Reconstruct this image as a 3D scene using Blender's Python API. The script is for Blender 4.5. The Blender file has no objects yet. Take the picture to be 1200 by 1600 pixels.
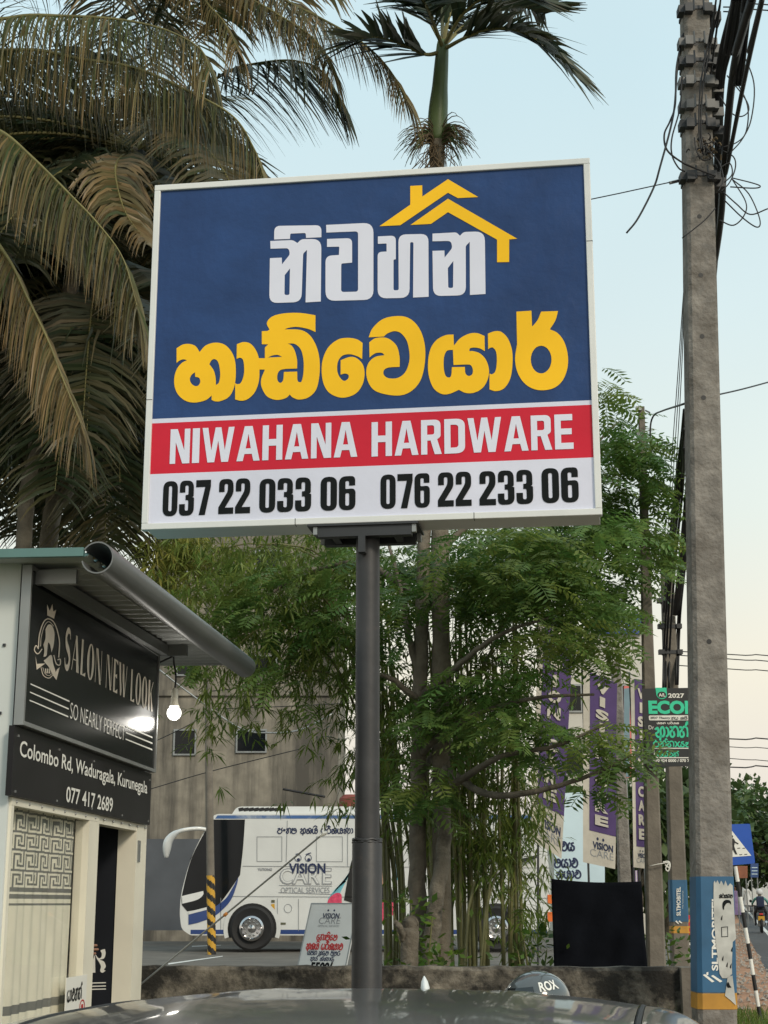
import bpy, bmesh, math, random
from math import sin, cos, pi, radians, tan, atan2, sqrt
from mathutils import Vector, Matrix
from mathutils.geometry import tessellate_polygon

# ------------------------------------------------------------------ camera, sky, sun, exposure
SC = bpy.context.scene
FOC, PITCH, EYE = 2423.0, radians(14.166), 1.70
CAM = Vector((0, 0, EYE))
cd = bpy.data.cameras.new('camera')
cam = bpy.data.objects.new('camera', cd)
SC.collection.objects.link(cam)
cam.location = CAM
cam.rotation_euler = (radians(90) + PITCH, 0, 0)
cd.sensor_fit = 'VERTICAL'
cd.sensor_height = 24.0
cd.lens = FOC / 1600 * 24.0
cd.clip_start = 0.05
cd.clip_end = 3000
SC.camera = cam

SUN_EL, SUN_AZ = 32.0, 146.0          # azimuth clockwise from +Y: behind the camera, to the right
W = bpy.data.worlds.new('World')
SC.world = W
W.use_nodes = True
nt = W.node_tree
for n in list(nt.nodes):
    nt.nodes.remove(n)
N = nt.nodes.new
out = N('ShaderNodeOutputWorld'); bg = N('ShaderNodeBackground'); sky = N('ShaderNodeTexSky')
sky.sky_type = 'NISHITA'; sky.sun_disc = False
sky.sun_elevation = radians(SUN_EL); sky.sun_rotation = radians(SUN_AZ)
sky.dust_density = 4.0; sky.ozone_density = 2.0; sky.air_density = 1.2
bg.inputs['Strength'].default_value = 0.1
geo = N('ShaderNodeNewGeometry'); sep = N('ShaderNodeSeparateXYZ')
tc = N('ShaderNodeTexCoord')
nt.links.new(tc.outputs['Generated'], sep.inputs[0])
ramp = N('ShaderNodeValToRGB')          # the even veil of cloud, paler and warmer towards the horizon
cr = ramp.color_ramp
cr.elements[0].position = 0.0; cr.elements[0].color = (0.86, 0.78, 0.70, 1)
cr.elements[1].position = 1.0; cr.elements[1].color = (0.60, 0.74, 0.80, 1)
for pos, col in ((0.06, (0.88, 0.81, 0.73, 1)), (0.14, (0.98, 0.92, 0.76, 1)), (0.24, (0.84, 0.91, 0.84, 1)),
                 (0.36, (0.73, 0.87, 0.88, 1)), (0.5, (0.64, 0.83, 0.885, 1))):
    e = cr.elements.new(pos); e.color = col
nt.links.new(sep.outputs['Z'], ramp.inputs['Fac'])
cl = N('ShaderNodeTexNoise'); cl.inputs['Scale'].default_value = 2.2; cl.inputs['Detail'].default_value = 3
nt.links.new(tc.outputs['Generated'], cl.inputs['Vector'])
clm = N('ShaderNodeMapRange'); clm.inputs['From Min'].default_value = 0.3; clm.inputs['From Max'].default_value = 0.7
clm.inputs['To Min'].default_value = 9.9; clm.inputs['To Max'].default_value = 11.3
nt.links.new(cl.outputs['Fac'], clm.inputs['Value'])
sc_ = N('ShaderNodeVectorMath'); sc_.operation = 'SCALE'
nt.links.new(ramp.outputs['Color'], sc_.inputs[0]); nt.links.new(clm.outputs['Result'], sc_.inputs['Scale'])
mx = N('ShaderNodeMixRGB'); mx.inputs['Fac'].default_value = 0.90
nt.links.new(sky.outputs['Color'], mx.inputs['Color1']); nt.links.new(sc_.outputs['Vector'], mx.inputs['Color2'])
nt.links.new(mx.outputs['Color'], bg.inputs['Color']); nt.links.new(bg.outputs['Background'], out.inputs['Surface'])

sl = bpy.data.lights.new('sun', 'SUN'); sl.energy = 1.9; sl.angle = radians(12); sl.color = (1.0, 0.88, 0.70)
sun = bpy.data.objects.new('sun', sl); SC.collection.objects.link(sun)
sd = Vector((sin(radians(SUN_AZ)) * cos(radians(SUN_EL)), cos(radians(SUN_AZ)) * cos(radians(SUN_EL)), sin(radians(SUN_EL))))
sun.rotation_euler = sd.to_track_quat('Z', 'Y').to_euler(); sun.location = (4, -6, 12)

SC.view_settings.view_transform = 'Standard'; SC.view_settings.look = 'None'
SC.view_settings.exposure = 0.0; SC.view_settings.gamma = 1.0
SC.view_settings.use_curve_mapping = False
SC.render.engine = 'CYCLES'
SC.cycles.max_bounces = 6; SC.cycles.transparent_max_bounces = 12
SC.cycles.use_denoising = True

# ------------------------------------------------------------------ helpers
R_ = Vector((1, 0, 0)); F_ = Vector((0, cos(PITCH), sin(PITCH))); U_ = Vector((0, -sin(PITCH), cos(PITCH)))
ZUP = Vector((0, 0, 1))
rnd = random.Random(7)


def ray(px, py):
    return R_ * ((px - 600) / FOC) + U_ * ((800 - py) / FOC) + F_


def at(px, py, y):
    d = ray(px, py)
    return CAM + d * (y / d.y)


def proj(p):
    q = p - CAM; d = q.dot(F_)
    return 600 + FOC * q.dot(R_) / d, 800 - FOC * q.dot(U_) / d


class Plane:
    """a real flat surface: origin o, axes u (along) and v (up), normal n towards the viewer's side"""
    def __init__(s, o, u, v=ZUP):
        s.o, s.u, s.v = Vector(o), Vector(u).normalized(), Vector(v).normalized()
        s.n = s.u.cross(s.v).normalized()

    def hit(s, px, py):
        d = ray(px, py)
        t = (s.o - CAM).dot(s.n) / d.dot(s.n)
        p = CAM + d * t - s.o
        return p.dot(s.u), p.dot(s.v)

    def pt(s, u, v, off=0.0):
        return s.o + s.u * u + s.v * v + s.n * off

    def off(s, k):
        return Plane(s.o + s.n * k, s.u, s.v)


MATS = {}


def pm(name, col, rough=0.6, var=0.12, scale=6.0, metal=0.0, bump=0.0, col2=None, spot=0.0, streak=0.0, coat=0.0, spec=0.5, det=5):
    """procedural material: two noises move the base colour, optional stain colour, vertical streaks, bump"""
    if name in MATS:
        return MATS[name]
    m = bpy.data.materials.new(name); m.use_nodes = True; MATS[name] = m
    t = m.node_tree; b = t.nodes['Principled BSDF']; L = t.links.new; N = t.nodes.new
    c = N('ShaderNodeTexCoord')
    n1 = N('ShaderNodeTexNoise'); n1.inputs['Scale'].default_value = scale; n1.inputs['Detail'].default_value = det
    L(c.outputs['Object'], n1.inputs['Vector'])
    mr = N('ShaderNodeMapRange'); mr.inputs['From Min'].default_value = 0.28; mr.inputs['From Max'].default_value = 0.72
    mr.inputs['To Min'].default_value = 1 - var; mr.inputs['To Max'].default_value = 1 + var
    L(n1.outputs['Fac'], mr.inputs['Value'])
    vm = N('ShaderNodeVectorMath'); vm.operation = 'SCALE'; vm.inputs[0].default_value = col[:3]
    L(mr.outputs['Result'], vm.inputs['Scale'])
    last = vm.outputs['Vector']
    if col2 is not None:
        n2 = N('ShaderNodeTexNoise'); n2.inputs['Scale'].default_value = scale * 0.37; n2.inputs['Detail'].default_value = 8
        n2.inputs['Roughness'].default_value = 0.68
        if streak:
            mp = N('ShaderNodeMapping'); mp.inputs['Scale'].default_value = (1, 1, streak)
            L(c.outputs['Object'], mp.inputs['Vector']); L(mp.outputs['Vector'], n2.inputs['Vector'])
        else:
            L(c.outputs['Object'], n2.inputs['Vector'])
        m2 = N('ShaderNodeMapRange'); m2.inputs['From Min'].default_value = 0.62 - spot; m2.inputs['From Max'].default_value = 0.78 - spot
        L(n2.outputs['Fac'], m2.inputs['Value'])
        mix = N('ShaderNodeMixRGB'); mix.inputs['Color2'].default_value = (*col2[:3], 1)
        L(m2.outputs['Result'], mix.inputs['Fac']); L(last, mix.inputs['Color1']); last = mix.outputs['Color']
    L(last, b.inputs['Base Color'])
    b.inputs['Roughness'].default_value = rough; b.inputs['Metallic'].default_value = metal
    b.inputs['Specular IOR Level'].default_value = spec
    if coat:
        b.inputs['Coat Weight'].default_value = coat; b.inputs['Coat Roughness'].default_value = 0.05
    if bump:
        n3 = N('ShaderNodeTexNoise'); n3.inputs['Scale'].default_value = scale * 3.1; n3.inputs['Detail'].default_value = 6
        L(c.outputs['Object'], n3.inputs['Vector'])
        bp = N('ShaderNodeBump'); bp.inputs['Strength'].default_value = min(1, bump); bp.inputs['Distance'].default_value = 0.02
        L(n3.outputs['Fac'], bp.inputs['Height']); L(bp.outputs['Normal'], b.inputs['Normal'])
    return m


def leafmat(name, green, dry, transl=0.35, rough=0.45):
    """leaf: the vertex tint (x: how dry the blade is, y: its own lightness) mixes green and dry colours"""
    m = bpy.data.materials.new(name); m.use_nodes = True; MATS[name] = m
    t = m.node_tree; L = t.links.new; N = t.nodes.new
    b = t.nodes['Principled BSDF']; o = t.nodes['Material Output']
    a = N('ShaderNodeAttribute'); a.attribute_name = 'tint'
    s = N('ShaderNodeSeparateColor'); L(a.outputs['Color'], s.inputs[0])
    mix = N('ShaderNodeMixRGB'); mix.inputs['Color1'].default_value = (*green, 1); mix.inputs['Color2'].default_value = (*dry, 1)
    L(s.outputs[0], mix.inputs['Fac'])
    mr = N('ShaderNodeMapRange'); mr.inputs['To Min'].default_value = 0.55; mr.inputs['To Max'].default_value = 1.55
    L(s.outputs[1], mr.inputs['Value'])
    v = N('ShaderNodeVectorMath'); v.operation = 'SCALE'; L(mix.outputs['Color'], v.inputs[0]); L(mr.outputs['Result'], v.inputs['Scale'])
    L(v.outputs['Vector'], b.inputs['Base Color']); b.inputs['Roughness'].default_value = rough
    tr = N('ShaderNodeBsdfTranslucent'); L(v.outputs['Vector'], tr.inputs['Color'])
    ms = N('ShaderNodeMixShader'); ms.inputs['Fac'].default_value = transl
    L(b.outputs['BSDF'], ms.inputs[1]); L(tr.outputs['BSDF'], ms.inputs[2]); L(ms.outputs['Shader'], o.inputs['Surface'])
    return m


class MB:
    def __init__(s):
        s.v, s.f, s.m, s.c = [], [], [], []

    def add(s, pts, faces, mi=0, tint=None):
        k = len(s.v)
        s.v += [Vector(p) for p in pts]
        s.c += ([tint] * len(pts) if (tint is None or isinstance(tint, tuple)) else list(tint))
        for f in faces:
            s.f.append([i + k for i in f]); s.m.append(mi)

    def box(s, c, size, rot=None, mi=0):
        c = Vector(c); x, y, z = (q / 2 for q in size)
        P = [Vector((a * x, b * y, d * z)) for d in (-1, 1) for b in (-1, 1) for a in (-1, 1)]
        if rot is not None:
            P = [rot @ p for p in P]
        s.add([c + p for p in P], [(0, 2, 3, 1), (4, 5, 7, 6), (0, 1, 5, 4), (2, 6, 7, 3), (0, 4, 6, 2), (1, 3, 7, 5)], mi)

    def bar(s, a, b, w, h, mi=0, up=ZUP):
        a, b = Vector(a), Vector(b); t = (b - a).normalized()
        u = t.cross(up)
        u = u.normalized() if u.length > 1e-5 else Vector((1, 0, 0))
        v = u.cross(t)
        q = [(-w / 2, -h / 2), (w / 2, -h / 2), (w / 2, h / 2), (-w / 2, h / 2)]
        s.add([p + u * i + v * j for p in (a, b) for i, j in q],
              [(0, 1, 2, 3), (7, 6, 5, 4), (0, 4, 5, 1), (1, 5, 6, 2), (2, 6, 7, 3), (3, 7, 4, 0)], mi)

    def tube(s, pts, rad, n=8, mi=0, cap=True, tint=None):
        pts = [Vector(p) for p in pts]
        if not isinstance(rad, (list, tuple)):
            rad = [rad] * len(pts)
        P, ref = [], None
        for i, p in enumerate(pts):
            t = (pts[min(i + 1, len(pts) - 1)] - pts[max(i - 1, 0)])
            t = t.normalized() if t.length > 1e-9 else ZUP.copy()
            if ref is None:
                ref = t.orthogonal().normalized()
            ref = (ref - t * ref.dot(t))
            ref = ref.normalized() if ref.length > 1e-6 else t.orthogonal().normalized()
            w = t.cross(ref)
            P += [p + (ref * cos(2 * pi * k / n) + w * sin(2 * pi * k / n)) * rad[i] for k in range(n)]
        F = [(i * n + k, i * n + (k + 1) % n, (i + 1) * n + (k + 1) % n, (i + 1) * n + k) for i in range(len(pts) - 1) for k in range(n)]
        if cap:
            F.append(tuple(range(n - 1, -1, -1))); F.append(tuple((len(pts) - 1) * n + k for k in range(n)))
        s.add(P, F, mi, tint)

    def ribbon(s, pts, wid, mi=0, side=None, tint=None, up=None):
        pts = [Vector(p) for p in pts]; P = []
        for i, p in enumerate(pts):
            t = (pts[min(i + 1, len(pts) - 1)] - pts[max(i - 1, 0)])
            q = side if side is not None else t.cross(up)
            q = q.normalized() if q.length > 1e-7 else Vector((1, 0, 0))
            w = wid[i] if isinstance(wid, (list, tuple)) else wid
            P += [p - q * w / 2, p + q * w / 2]
        s.add(P, [(2 * i, 2 * i + 1, 2 * i + 3, 2 * i + 2) for i in range(len(pts) - 1)], mi,
              None if tint is None else (tint if isinstance(tint, tuple) else [c for c in tint for _ in (0, 1)]))

    def poly(s, loops, mapf, mi=0):
        """filled outline with holes, loops in 2D, mapf(u, v) -> 3D"""
        L3 = [[Vector((a, b, 0)) for a, b in lp] for lp in loops]
        tris = tessellate_polygon(L3)
        flat = [p for lp in loops for p in lp]
        s.add([mapf(a, b) for a, b in flat], tris, mi)

    def prism(s, loop, mapf, depth, mi=0, side=None):
        """solid: outline in front (mapf at offset 0) and back (offset -depth)"""
        n = len(loop)
        L3 = [[Vector((a, b, 0)) for a, b in loop]]
        tris = tessellate_polygon(L3)
        A = [mapf(a, b, 0) for a, b in loop]; B = [mapf(a, b, -depth) for a, b in loop]
        s.add(A, tris, mi); s.add(B, [t[::-1] for t in tris], mi)
        s.add(A + B, [(i, (i + 1) % n, n + (i + 1) % n, n + i) for i in range(n)], mi if side is None else side)

    def lathe(s, prof, base, n=20, mi=0, axis=None, rot=None):
        P, F = [], []
        for r, z in prof:
            for k in range(n):
                p = Vector((r * cos(2 * pi * k / n), r * sin(2 * pi * k / n), z))
                P.append((rot @ p if rot is not None else p) + Vector(base))
        for i in range(len(prof) - 1):
            for k in range(n):
                F.append((i * n + k, i * n + (k + 1) % n, (i + 1) * n + (k + 1) % n, (i + 1) * n + k))
        s.add(P, F, mi)

    def build(s, name, mats, parent=None, smooth=False, base=None, fix=True):
        me = bpy.data.meshes.new(name)
        o = bpy.data.objects.new(name, me); SC.collection.objects.link(o)
        if parent is not None:
            inv = XF[parent.name].inverted(); vs = [inv @ p for p in s.v]; o.parent = parent; XF[o.name] = XF[parent.name]
        else:
            b = Vector(base) if base is not None else Vector((0, 0, 0))
            vs = [p - b for p in s.v]; o.location = b; XF[o.name] = Matrix.Translation(b)
        me.from_pydata([tuple(p) for p in vs], [], s.f)
        for mt in (mats if isinstance(mats, (list, tuple)) else [mats]):
            me.materials.append(mt)
        me.polygons.foreach_set('material_index', s.m)
        if any(c is not None for c in s.c):
            at_ = me.color_attributes.new('tint', 'FLOAT_COLOR', 'POINT')
            buf = []
            for c in s.c:
                c = c or (0, .5, 0); buf += [c[0], c[1], 0, 1]
            at_.data.foreach_set('color', buf)
        if fix:
            bm = bmesh.new(); bm.from_mesh(me); bmesh.ops.recalc_face_normals(bm, faces=bm.faces); bm.to_mesh(me); bm.free()
        if smooth:
            me.polygons.foreach_set('use_smooth', [True] * len(me.polygons))
            if smooth != 'all':
                me.set_sharp_from_angle(angle=radians(40))
        me.update()
        return o


XF = {}


def tag(o, label=None, cat=None, group=None, kind=None):
    if label: o['label'] = label
    if cat: o['category'] = cat
    if group: o['group'] = group
    if kind: o['kind'] = kind
    return o


def thing(name, label, cat, loc=(0, 0, 0), rz=0.0, group=None):
    o = bpy.data.objects.new(name, None); SC.collection.objects.link(o)
    o.location = loc; o.rotation_euler = (0, 0, rz); o.empty_display_size = 0.2
    XF[o.name] = Matrix.Translation(Vector(loc)) @ Matrix.Rotation(rz, 4, 'Z')
    return tag(o, label, cat, group)


def dup(root, loc, rz, label, group=None):
    r = root.copy(); SC.collection.objects.link(r); r.location = loc; r.rotation_euler = (0, 0, rz); r['label'] = label
    XF[r.name] = Matrix.Translation(Vector(loc)) @ Matrix.Rotation(rz, 4, 'Z')
    if group: r['group'] = group
    for ch in list(root.children):
        c = ch.copy(); SC.collection.objects.link(c); c.parent = r
        for g in list(ch.children):
            d = g.copy(); SC.collection.objects.link(d); d.parent = c
    return r


def catmull(P, n=6, closed=False):
    P = [Vector(p) for p in P]
    out = []; m = len(P); rng = range(m if closed else m - 1)
    for i in rng:
        p0 = P[(i - 1) % m] if (closed or i > 0) else P[0] * 2 - P[1]
        p1, p2 = P[i], P[(i + 1) % m]
        p3 = P[(i + 2) % m] if (closed or i + 2 < m) else P[-1] * 2 - P[-2]
        for k in range(n):
            t = k / n
            out.append(0.5 * ((2 * p1) + (p2 - p0) * t + (2 * p0 - 5 * p1 + 4 * p2 - p3) * t * t + (3 * p1 - p0 - 3 * p2 + p3) * t ** 3))
    if not closed:
        out.append(P[-1])
    return out


def fillet(P, n=5):
    """closed polygon with a radius at the corners that carry one"""
    out = []; m = len(P)
    for i, p in enumerate(P):
        r = p[2] if len(p) > 2 else 0
        b = Vector(p[:2])
        if r <= 0:
            out.append((b.x, b.y)); continue
        a, c = Vector(P[i - 1][:2]), Vector(P[(i + 1) % m][:2])
        u, w = (a - b), (c - b)
        r = min(r, u.length * .48, w.length * .48)
        p0, p1 = b + u.normalized() * r, b + w.normalized() * r
        for k in range(n + 1):
            t = k / n; q = p0 * (1 - t) ** 2 + b * 2 * t * (1 - t) + p1 * t * t
            out.append((q.x, q.y))
    return out


def splined(P, n=5):
    """closed outline: smooth through plain points, sharp at points flagged with a third value"""
    m = len(P); S = [len(p) > 2 for p in P]; V = [Vector((p[0], p[1])) for p in P]
    if not any(S):
        return [(q.x, q.y) for q in catmull(V, n, True)]
    s0 = S.index(True); out = []; i = s0
    while True:
        seg = [V[i % m]]; j = i + 1
        while not S[j % m]:
            seg.append(V[j % m]); j += 1
        seg.append(V[j % m])
        q = catmull(seg, n) if len(seg) > 2 else seg
        out += [(k.x, k.y) for k in q[:-1]]
        i = j
        if i % m == s0:
            break
    return out


_tc = {}


def text2d(s, bold=0.0):
    if (s, bold) in _tc:
        return _tc[(s, bold)]
    c = bpy.data.curves.new('lettering', 'FONT'); c.body = s; c.offset = bold; c.resolution_u = 3
    o = bpy.data.objects.new('lettering', c); SC.collection.objects.link(o)
    me = bpy.data.meshes.new_from_object(o.evaluated_get(bpy.context.evaluated_depsgraph_get()))
    V = [(v.co.x, v.co.y) for v in me.vertices]; Fs = [tuple(p.vertices) for p in me.polygons]
    bpy.data.objects.remove(o); bpy.data.curves.remove(c); bpy.data.meshes.remove(me)
    x0, x1 = min(v[0] for v in V), max(v[0] for v in V); y0, y1 = min(v[1] for v in V), max(v[1] for v in V)
    _tc[(s, bold)] = ([((x - x0) / (x1 - x0), (y - y0) / (y1 - y0)) for x, y in V], Fs)
    return _tc[(s, bold)]


def put_text(mb, s, mapf, rect, bold=0.0, mi=0):
    V, Fs = text2d(s, bold); u0, v0, u1, v1 = rect
    mb.add([mapf(u0 + (u1 - u0) * a, v0 + (v1 - v0) * b) for a, b in V], Fs, mi)


# heavy condensed sign letters: outlines in a cell .5 wide and 1 high (third value: corner radius)
def _g(P): return [tuple([p[0] * .5, p[1]] + list(p[2:])) for p in P]
GL = {
 'H': [[(0, 0), (.31, 0), (.31, .41), (.69, .41), (.69, 0), (1, 0), (1, 1), (.69, 1), (.69, .6), (.31, .6), (.31, 1), (0, 1)]],
 'N': [[(0, 0), (.28, 0), (.28, .62), (.64, 0), (1, 0), (1, 1), (.72, 1), (.72, .38), (.36, 1), (0, 1)]],
 'A': [[(0, 0), (.27, 0), (.34, .2), (.66, .2), (.73, 0), (1, 0), (.67, 1), (.33, 1)], [(.39, .36), (.61, .36), (.5, .78)]],
 'W': [[(0, 1), (.18, 1), (.29, .34), (.41, 1), (.59, 1), (.71, .34), (.82, 1), (1, 1), (.82, 0), (.61, 0), (.5, .62), (.39, 0), (.18, 0)]],
 'I': [[(0, 0), (1, 0), (1, 1), (0, 1)]],
 'R': [[(0, 0), (.3, 0), (.3, .4), (.46, .4), (.66, 0), (1, 0), (.78, .43), (.95, .5, .05), (.95, 1, .16), (0, 1)], [(.3, .57), (.64, .57, .06), (.64, .84, .06), (.3, .84)]],
 'D': [[(0, 0), (1, 0, .22), (1, 1, .22), (0, 1)], [(.3, .17), (.68, .17, .09), (.68, .83, .09), (.3, .83)]],
 'E': [[(0, 0), (1, 0), (1, .18), (.34, .18), (.34, .42), (.92, .42), (.92, .59), (.34, .59), (.34, .82), (.97, .82), (.97, 1), (0, 1)]],
 '0': [[(0, 0, .23), (1, 0, .23), (1, 1, .23), (0, 1, .23)], [(.39, .14, .05), (.61, .14, .05), (.61, .86, .05), (.39, .86, .05)]],
 '7': [[(0, 1), (1, 1), (1, .80), (.64, 0), (.22, 0), (.62, .80), (0, .80)]],
 '3': [[(.02, .66), (.39, .66), (.39, .86, .05), (.61, .86, .05), (.61, .59, .05), (.42, .59), (.42, .44), (.61, .44, .05), (.61, .14, .05), (.39, .14, .05), (.39, .33), (0, .33), (0, 0, .22), (1, 0, .22), (1, .51, .1), (.84, .52), (.97, .54, .05), (.97, 1, .22), (.02, 1, .22)]],
 '2': [[(0, 0), (1, 0), (1, .18), (.44, .18), (.99, .58, .1), (.98, 1, .23), (.02, 1, .23), (.02, .63), (.39, .63), (.39, .86, .05), (.61, .86, .05), (.61, .65, .08), (0, .19)]],
 '6': [[(0, 0, .22), (1, 0, .22), (1, .64, .2), (.39, .62, .03), (.39, .86, .05), (.61, .86, .05), (.61, .72), (.98, .72), (.98, 1, .22), (0, 1, .22)], [(.39, .13, .05), (.62, .13, .05), (.62, .50, .05), (.39, .50, .05)]],
}
GW = {'I': .36, 'W': 1.62, 'A': 1.16, 'E': .88}


def put_heavy(mb, word, mapf, rect, gap=.13):
    u0, v0, u1, v1 = rect; tot = sum(GW.get(c, 1) for c in word) + gap * (len(word) - 1); x = 0
    for ch in word:
        w = GW.get(ch, 1); a = u0 + (u1 - u0) * x / tot; b = u0 + (u1 - u0) * (x + w) / tot
        loops = [fillet(_g(l), 6) for l in GL[ch]]
        mb.poly([[(a + (b - a) * p[0] / .5, v0 + (v1 - v0) * p[1]) for p in l] for l in loops], mapf)
        x += w + gap


def px_rect(pl, a, b):
    """rectangle on a plane from the photo's lower-left and upper-right corner of some lettering"""
    u0, v0 = pl.hit(*a); u1, v1 = pl.hit(*b)
    return (u0, v0, u1, v1)


# Sinhala letters as pen strokes (x 0..w, height of the bowl 0..1)
SI = {
 'va': (.95, [[(.12, .62), (.3, .8), (.48, .66), (.35, .5), (.15, .4), (.12, .18), (.35, 0), (.65, .05), (.85, .35), (.78, .75), (.5, 1), (.2, .98)]]),
 'ya': (1.05, [[(.35, .95), (.08, .65), (.1, .2), (.28, 0), (.45, .15), (.47, .45)], [(.47, .2), (.62, 0), (.88, .12), (.9, .45), (.62, .6), (.58, .82), (.9, .92)]]),
 'aa': (.42, [[(.05, .95), (.28, .75), (.3, .25), (.05, 0)]]),
 'na': (1.0, [[(.05, .92), (.25, .95), (.32, .7), (.1, .45), (.12, .1), (.32, 0), (.5, .2), (.42, .55)], [(.32, .75), (.55, 1), (.82, .9), (.92, .5), (.86, 0)]]),
 'ka': (1.1, [[(.05, .6), (.25, .78), (.32, .5), (.1, .3), (.2, .02), (.5, .05), (.55, .4), (.45, .75), (.62, .98), (.92, .8), (.98, .3), (.8, .02), (.66, .2), (.72, .5), (.92, .5)]]),
 'sha': (1.05, [[(.12, .92), (.06, .3), (.25, 0), (.48, .12), (.5, .5)], [(.5, .15), (.75, 0), (.95, .3), (.86, .82), (.62, .95), (.45, .7), (.86, .55)]]),
 'pa': (1.0, [[(.3, .95), (.06, .65), (.08, .2), (.32, 0), (.68, .02), (.92, .28), (.86, .75), (.66, .95)], [(.5, .05), (.48, .45)]]),
 'ra': (.85, [[(.32, 1.35), (.36, 1.0), (.1, .7), (.1, .2), (.4, 0), (.72, .2), (.72, .7), (.4, .97)]]),
 'ja': (1.05, [[(.1, .85), (.4, .95), (.5, .7), (.2, .6), (.06, .3), (.28, 0), (.65, .05), (.88, .4), (.76, .8), (.98, 1.05)]]),
 'ga': (1.0, [[(.1, .7), (.25, .92), (.36, .6), (.1, .3), (.25, 0), (.46, .2), (.46, .8), (.66, 1), (.92, .7), (.86, 0)]]),
 'ma': (1.0, [[(.38, .92), (.1, .88), (.22, .62), (.06, .3), (.25, 0), (.62, .02), (.9, .3), (.82, .78), (.55, .92), (.45, .62), (.8, .5)]]),
 'a': (1.1, [[(.05, .7), (.3, .9), (.36, .5), (.1, .3), (.3, 0), (.6, .1), (.6, .7), (.85, .97), (1.0, .5), (.86, .05), (.62, .08), (.5, -.35)]]),
 'nna': (1.4, [[(.05, .6), (.25, .82), (.32, .4), (.1, .2), (.35, 0), (.56, .3), (.5, .8), (.7, 1), (.92, .6), (.78, .2), (1.0, 0), (1.26, .3), (1.2, .82), (.95, .92)]]),
 'la': (1.05, [[(.1, .7), (.25, .92), (.36, .55), (.1, .25), (.4, 0), (.82, .1), (.96, .5), (.76, .92), (.55, .7), (.7, .45)]]),
 'ta': (.95, [[(.82, .92), (.4, 1), (.1, .6), (.14, .15), (.45, 0), (.82, .15), (.86, .48), (.6, .5)]]),
 'tha': (1.05, [[(.05, .8), (.28, .97), (.32, .6), (.1, .3), (.25, 0), (.5, .1), (.5, .9), (.76, 1), (.96, .6), (.86, .1), (.66, 0)]]),
 'sa': (1.0, [[(.1, .95), (.06, .3), (.25, 0), (.48, .15), (.5, .5)], [(.5, .15), (.75, 0), (.92, .3), (.8, .6), (.4, .7), (.6, 1), (.9, .95)]]),
 'ha': (1.0, [[(.08, .9), (.28, .95), (.3, .6), (.08, .4), (.1, .05), (.4, 0), (.5, .3), (.5, .8), (.7, 1), (.9, .7), (.88, 0)]]),
 'da': (1.0, [[(.7, .95), (.3, .95), (.06, .55), (.2, .1), (.5, .15), (.45, .5), (.7, .55), (.9, .2), (.7, -.2), (.35, -.25)]]),
 'e': (.75, [[(.6, .92), (.2, .85), (.06, .4), (.3, 0), (.6, .2), (.5, .52), (.3, .45)]]),
 'i': (0, [[(-.85, 1.14), (-.5, 1.42), (-.12, 1.14)]]),
 'hal': (0, [[(-.3, 1.0), (-.12, 1.45), (.06, 1.2)]]),
 'm': (.5, [[(.2, .45), (.36, .6), (.2, .75), (.06, .6), (.2, .45)]]),
 ' ': (.55, []), '.': (.3, [[(.1, 0), (.14, .08)]]),
}


def put_sinhala(mb, words, mapf, rect, pen=0.16, mi=0, xh=0.62):
    """words: letter keys; fitted into rect (u0,v0,u1,v1), v1 the top of the vowel signs"""
    u0, v0, u1, v1 = rect; tot = sum(SI[k][0] for k in words) or 1
    kx = (u1 - u0) / tot; ky = (v1 - v0) / 1.42; x = 0; z = 0
    for key in words:
        w, st = SI[key]
        for pl in st:
            P = catmull([Vector(((x + a) * kx + u0, b * ky + v0)) for a, b in pl], 4)
            Q = []; h = pen * ky / 2
            for i, p in enumerate(P):
                t = P[min(i + 1, len(P) - 1)] - P[max(i - 1, 0)]
                t = t.normalized() if t.length > 1e-9 else Vector((1, 0))
                nn = Vector((-t.y, t.x)) * h
                z += 1.5e-5
                Q += [mapf(p.x - nn.x, p.y - nn.y) , mapf(p.x + nn.x, p.y + nn.y)]
                nz = mapf.n if hasattr(mapf, 'n') else None
            mb.add(Q, [(2 * i, 2 * i + 1, 2 * i + 3, 2 * i + 2) for i in range(len(P) - 1)], mi)
        x += w


def stroke2d(mb, pts, w, mapf, mi=0, closed=False, n=5, smooth=True):
    P = [Vector(p) for p in pts]
    if smooth:
        P = catmull(P, n, closed)
    if closed:
        P = P + [P[0]]
    Q = []
    for i, p in enumerate(P):
        if closed:
            t = P[(i + 1) % (len(P) - 1)] - P[i - 1 if i > 0 else len(P) - 2]
        else:
            t = P[min(i + 1, len(P) - 1)] - P[max(i - 1, 0)]
        t = t.normalized() if t.length > 1e-9 else Vector((1, 0))
        ww = w[min(i, len(w) - 1)] if isinstance(w, list) else w
        nn = Vector((-t.y, t.x)) * ww / 2
        Q += [mapf(p.x - nn.x, p.y - nn.y), mapf(p.x + nn.x, p.y + nn.y)]
    mb.add(Q, [(2 * i, 2 * i + 1, 2 * i + 3, 2 * i + 2) for i in range(len(P) - 1)], mi)


def onpl(pl, off):
    return lambda u, v, d=0.0: pl.pt(u, v, off + d)


def pxmap(pl, off, sc=1.0, ox=0.0, oy=0.0):
    """photo pixel (through a zoom of scale sc at ox, oy) -> point on the real plane pl"""
    def f(a, b, d=0.0):
        u, v = pl.hit(ox + a / sc, oy + b / sc)
        return pl.pt(u, v, off + d)
    return f


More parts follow.
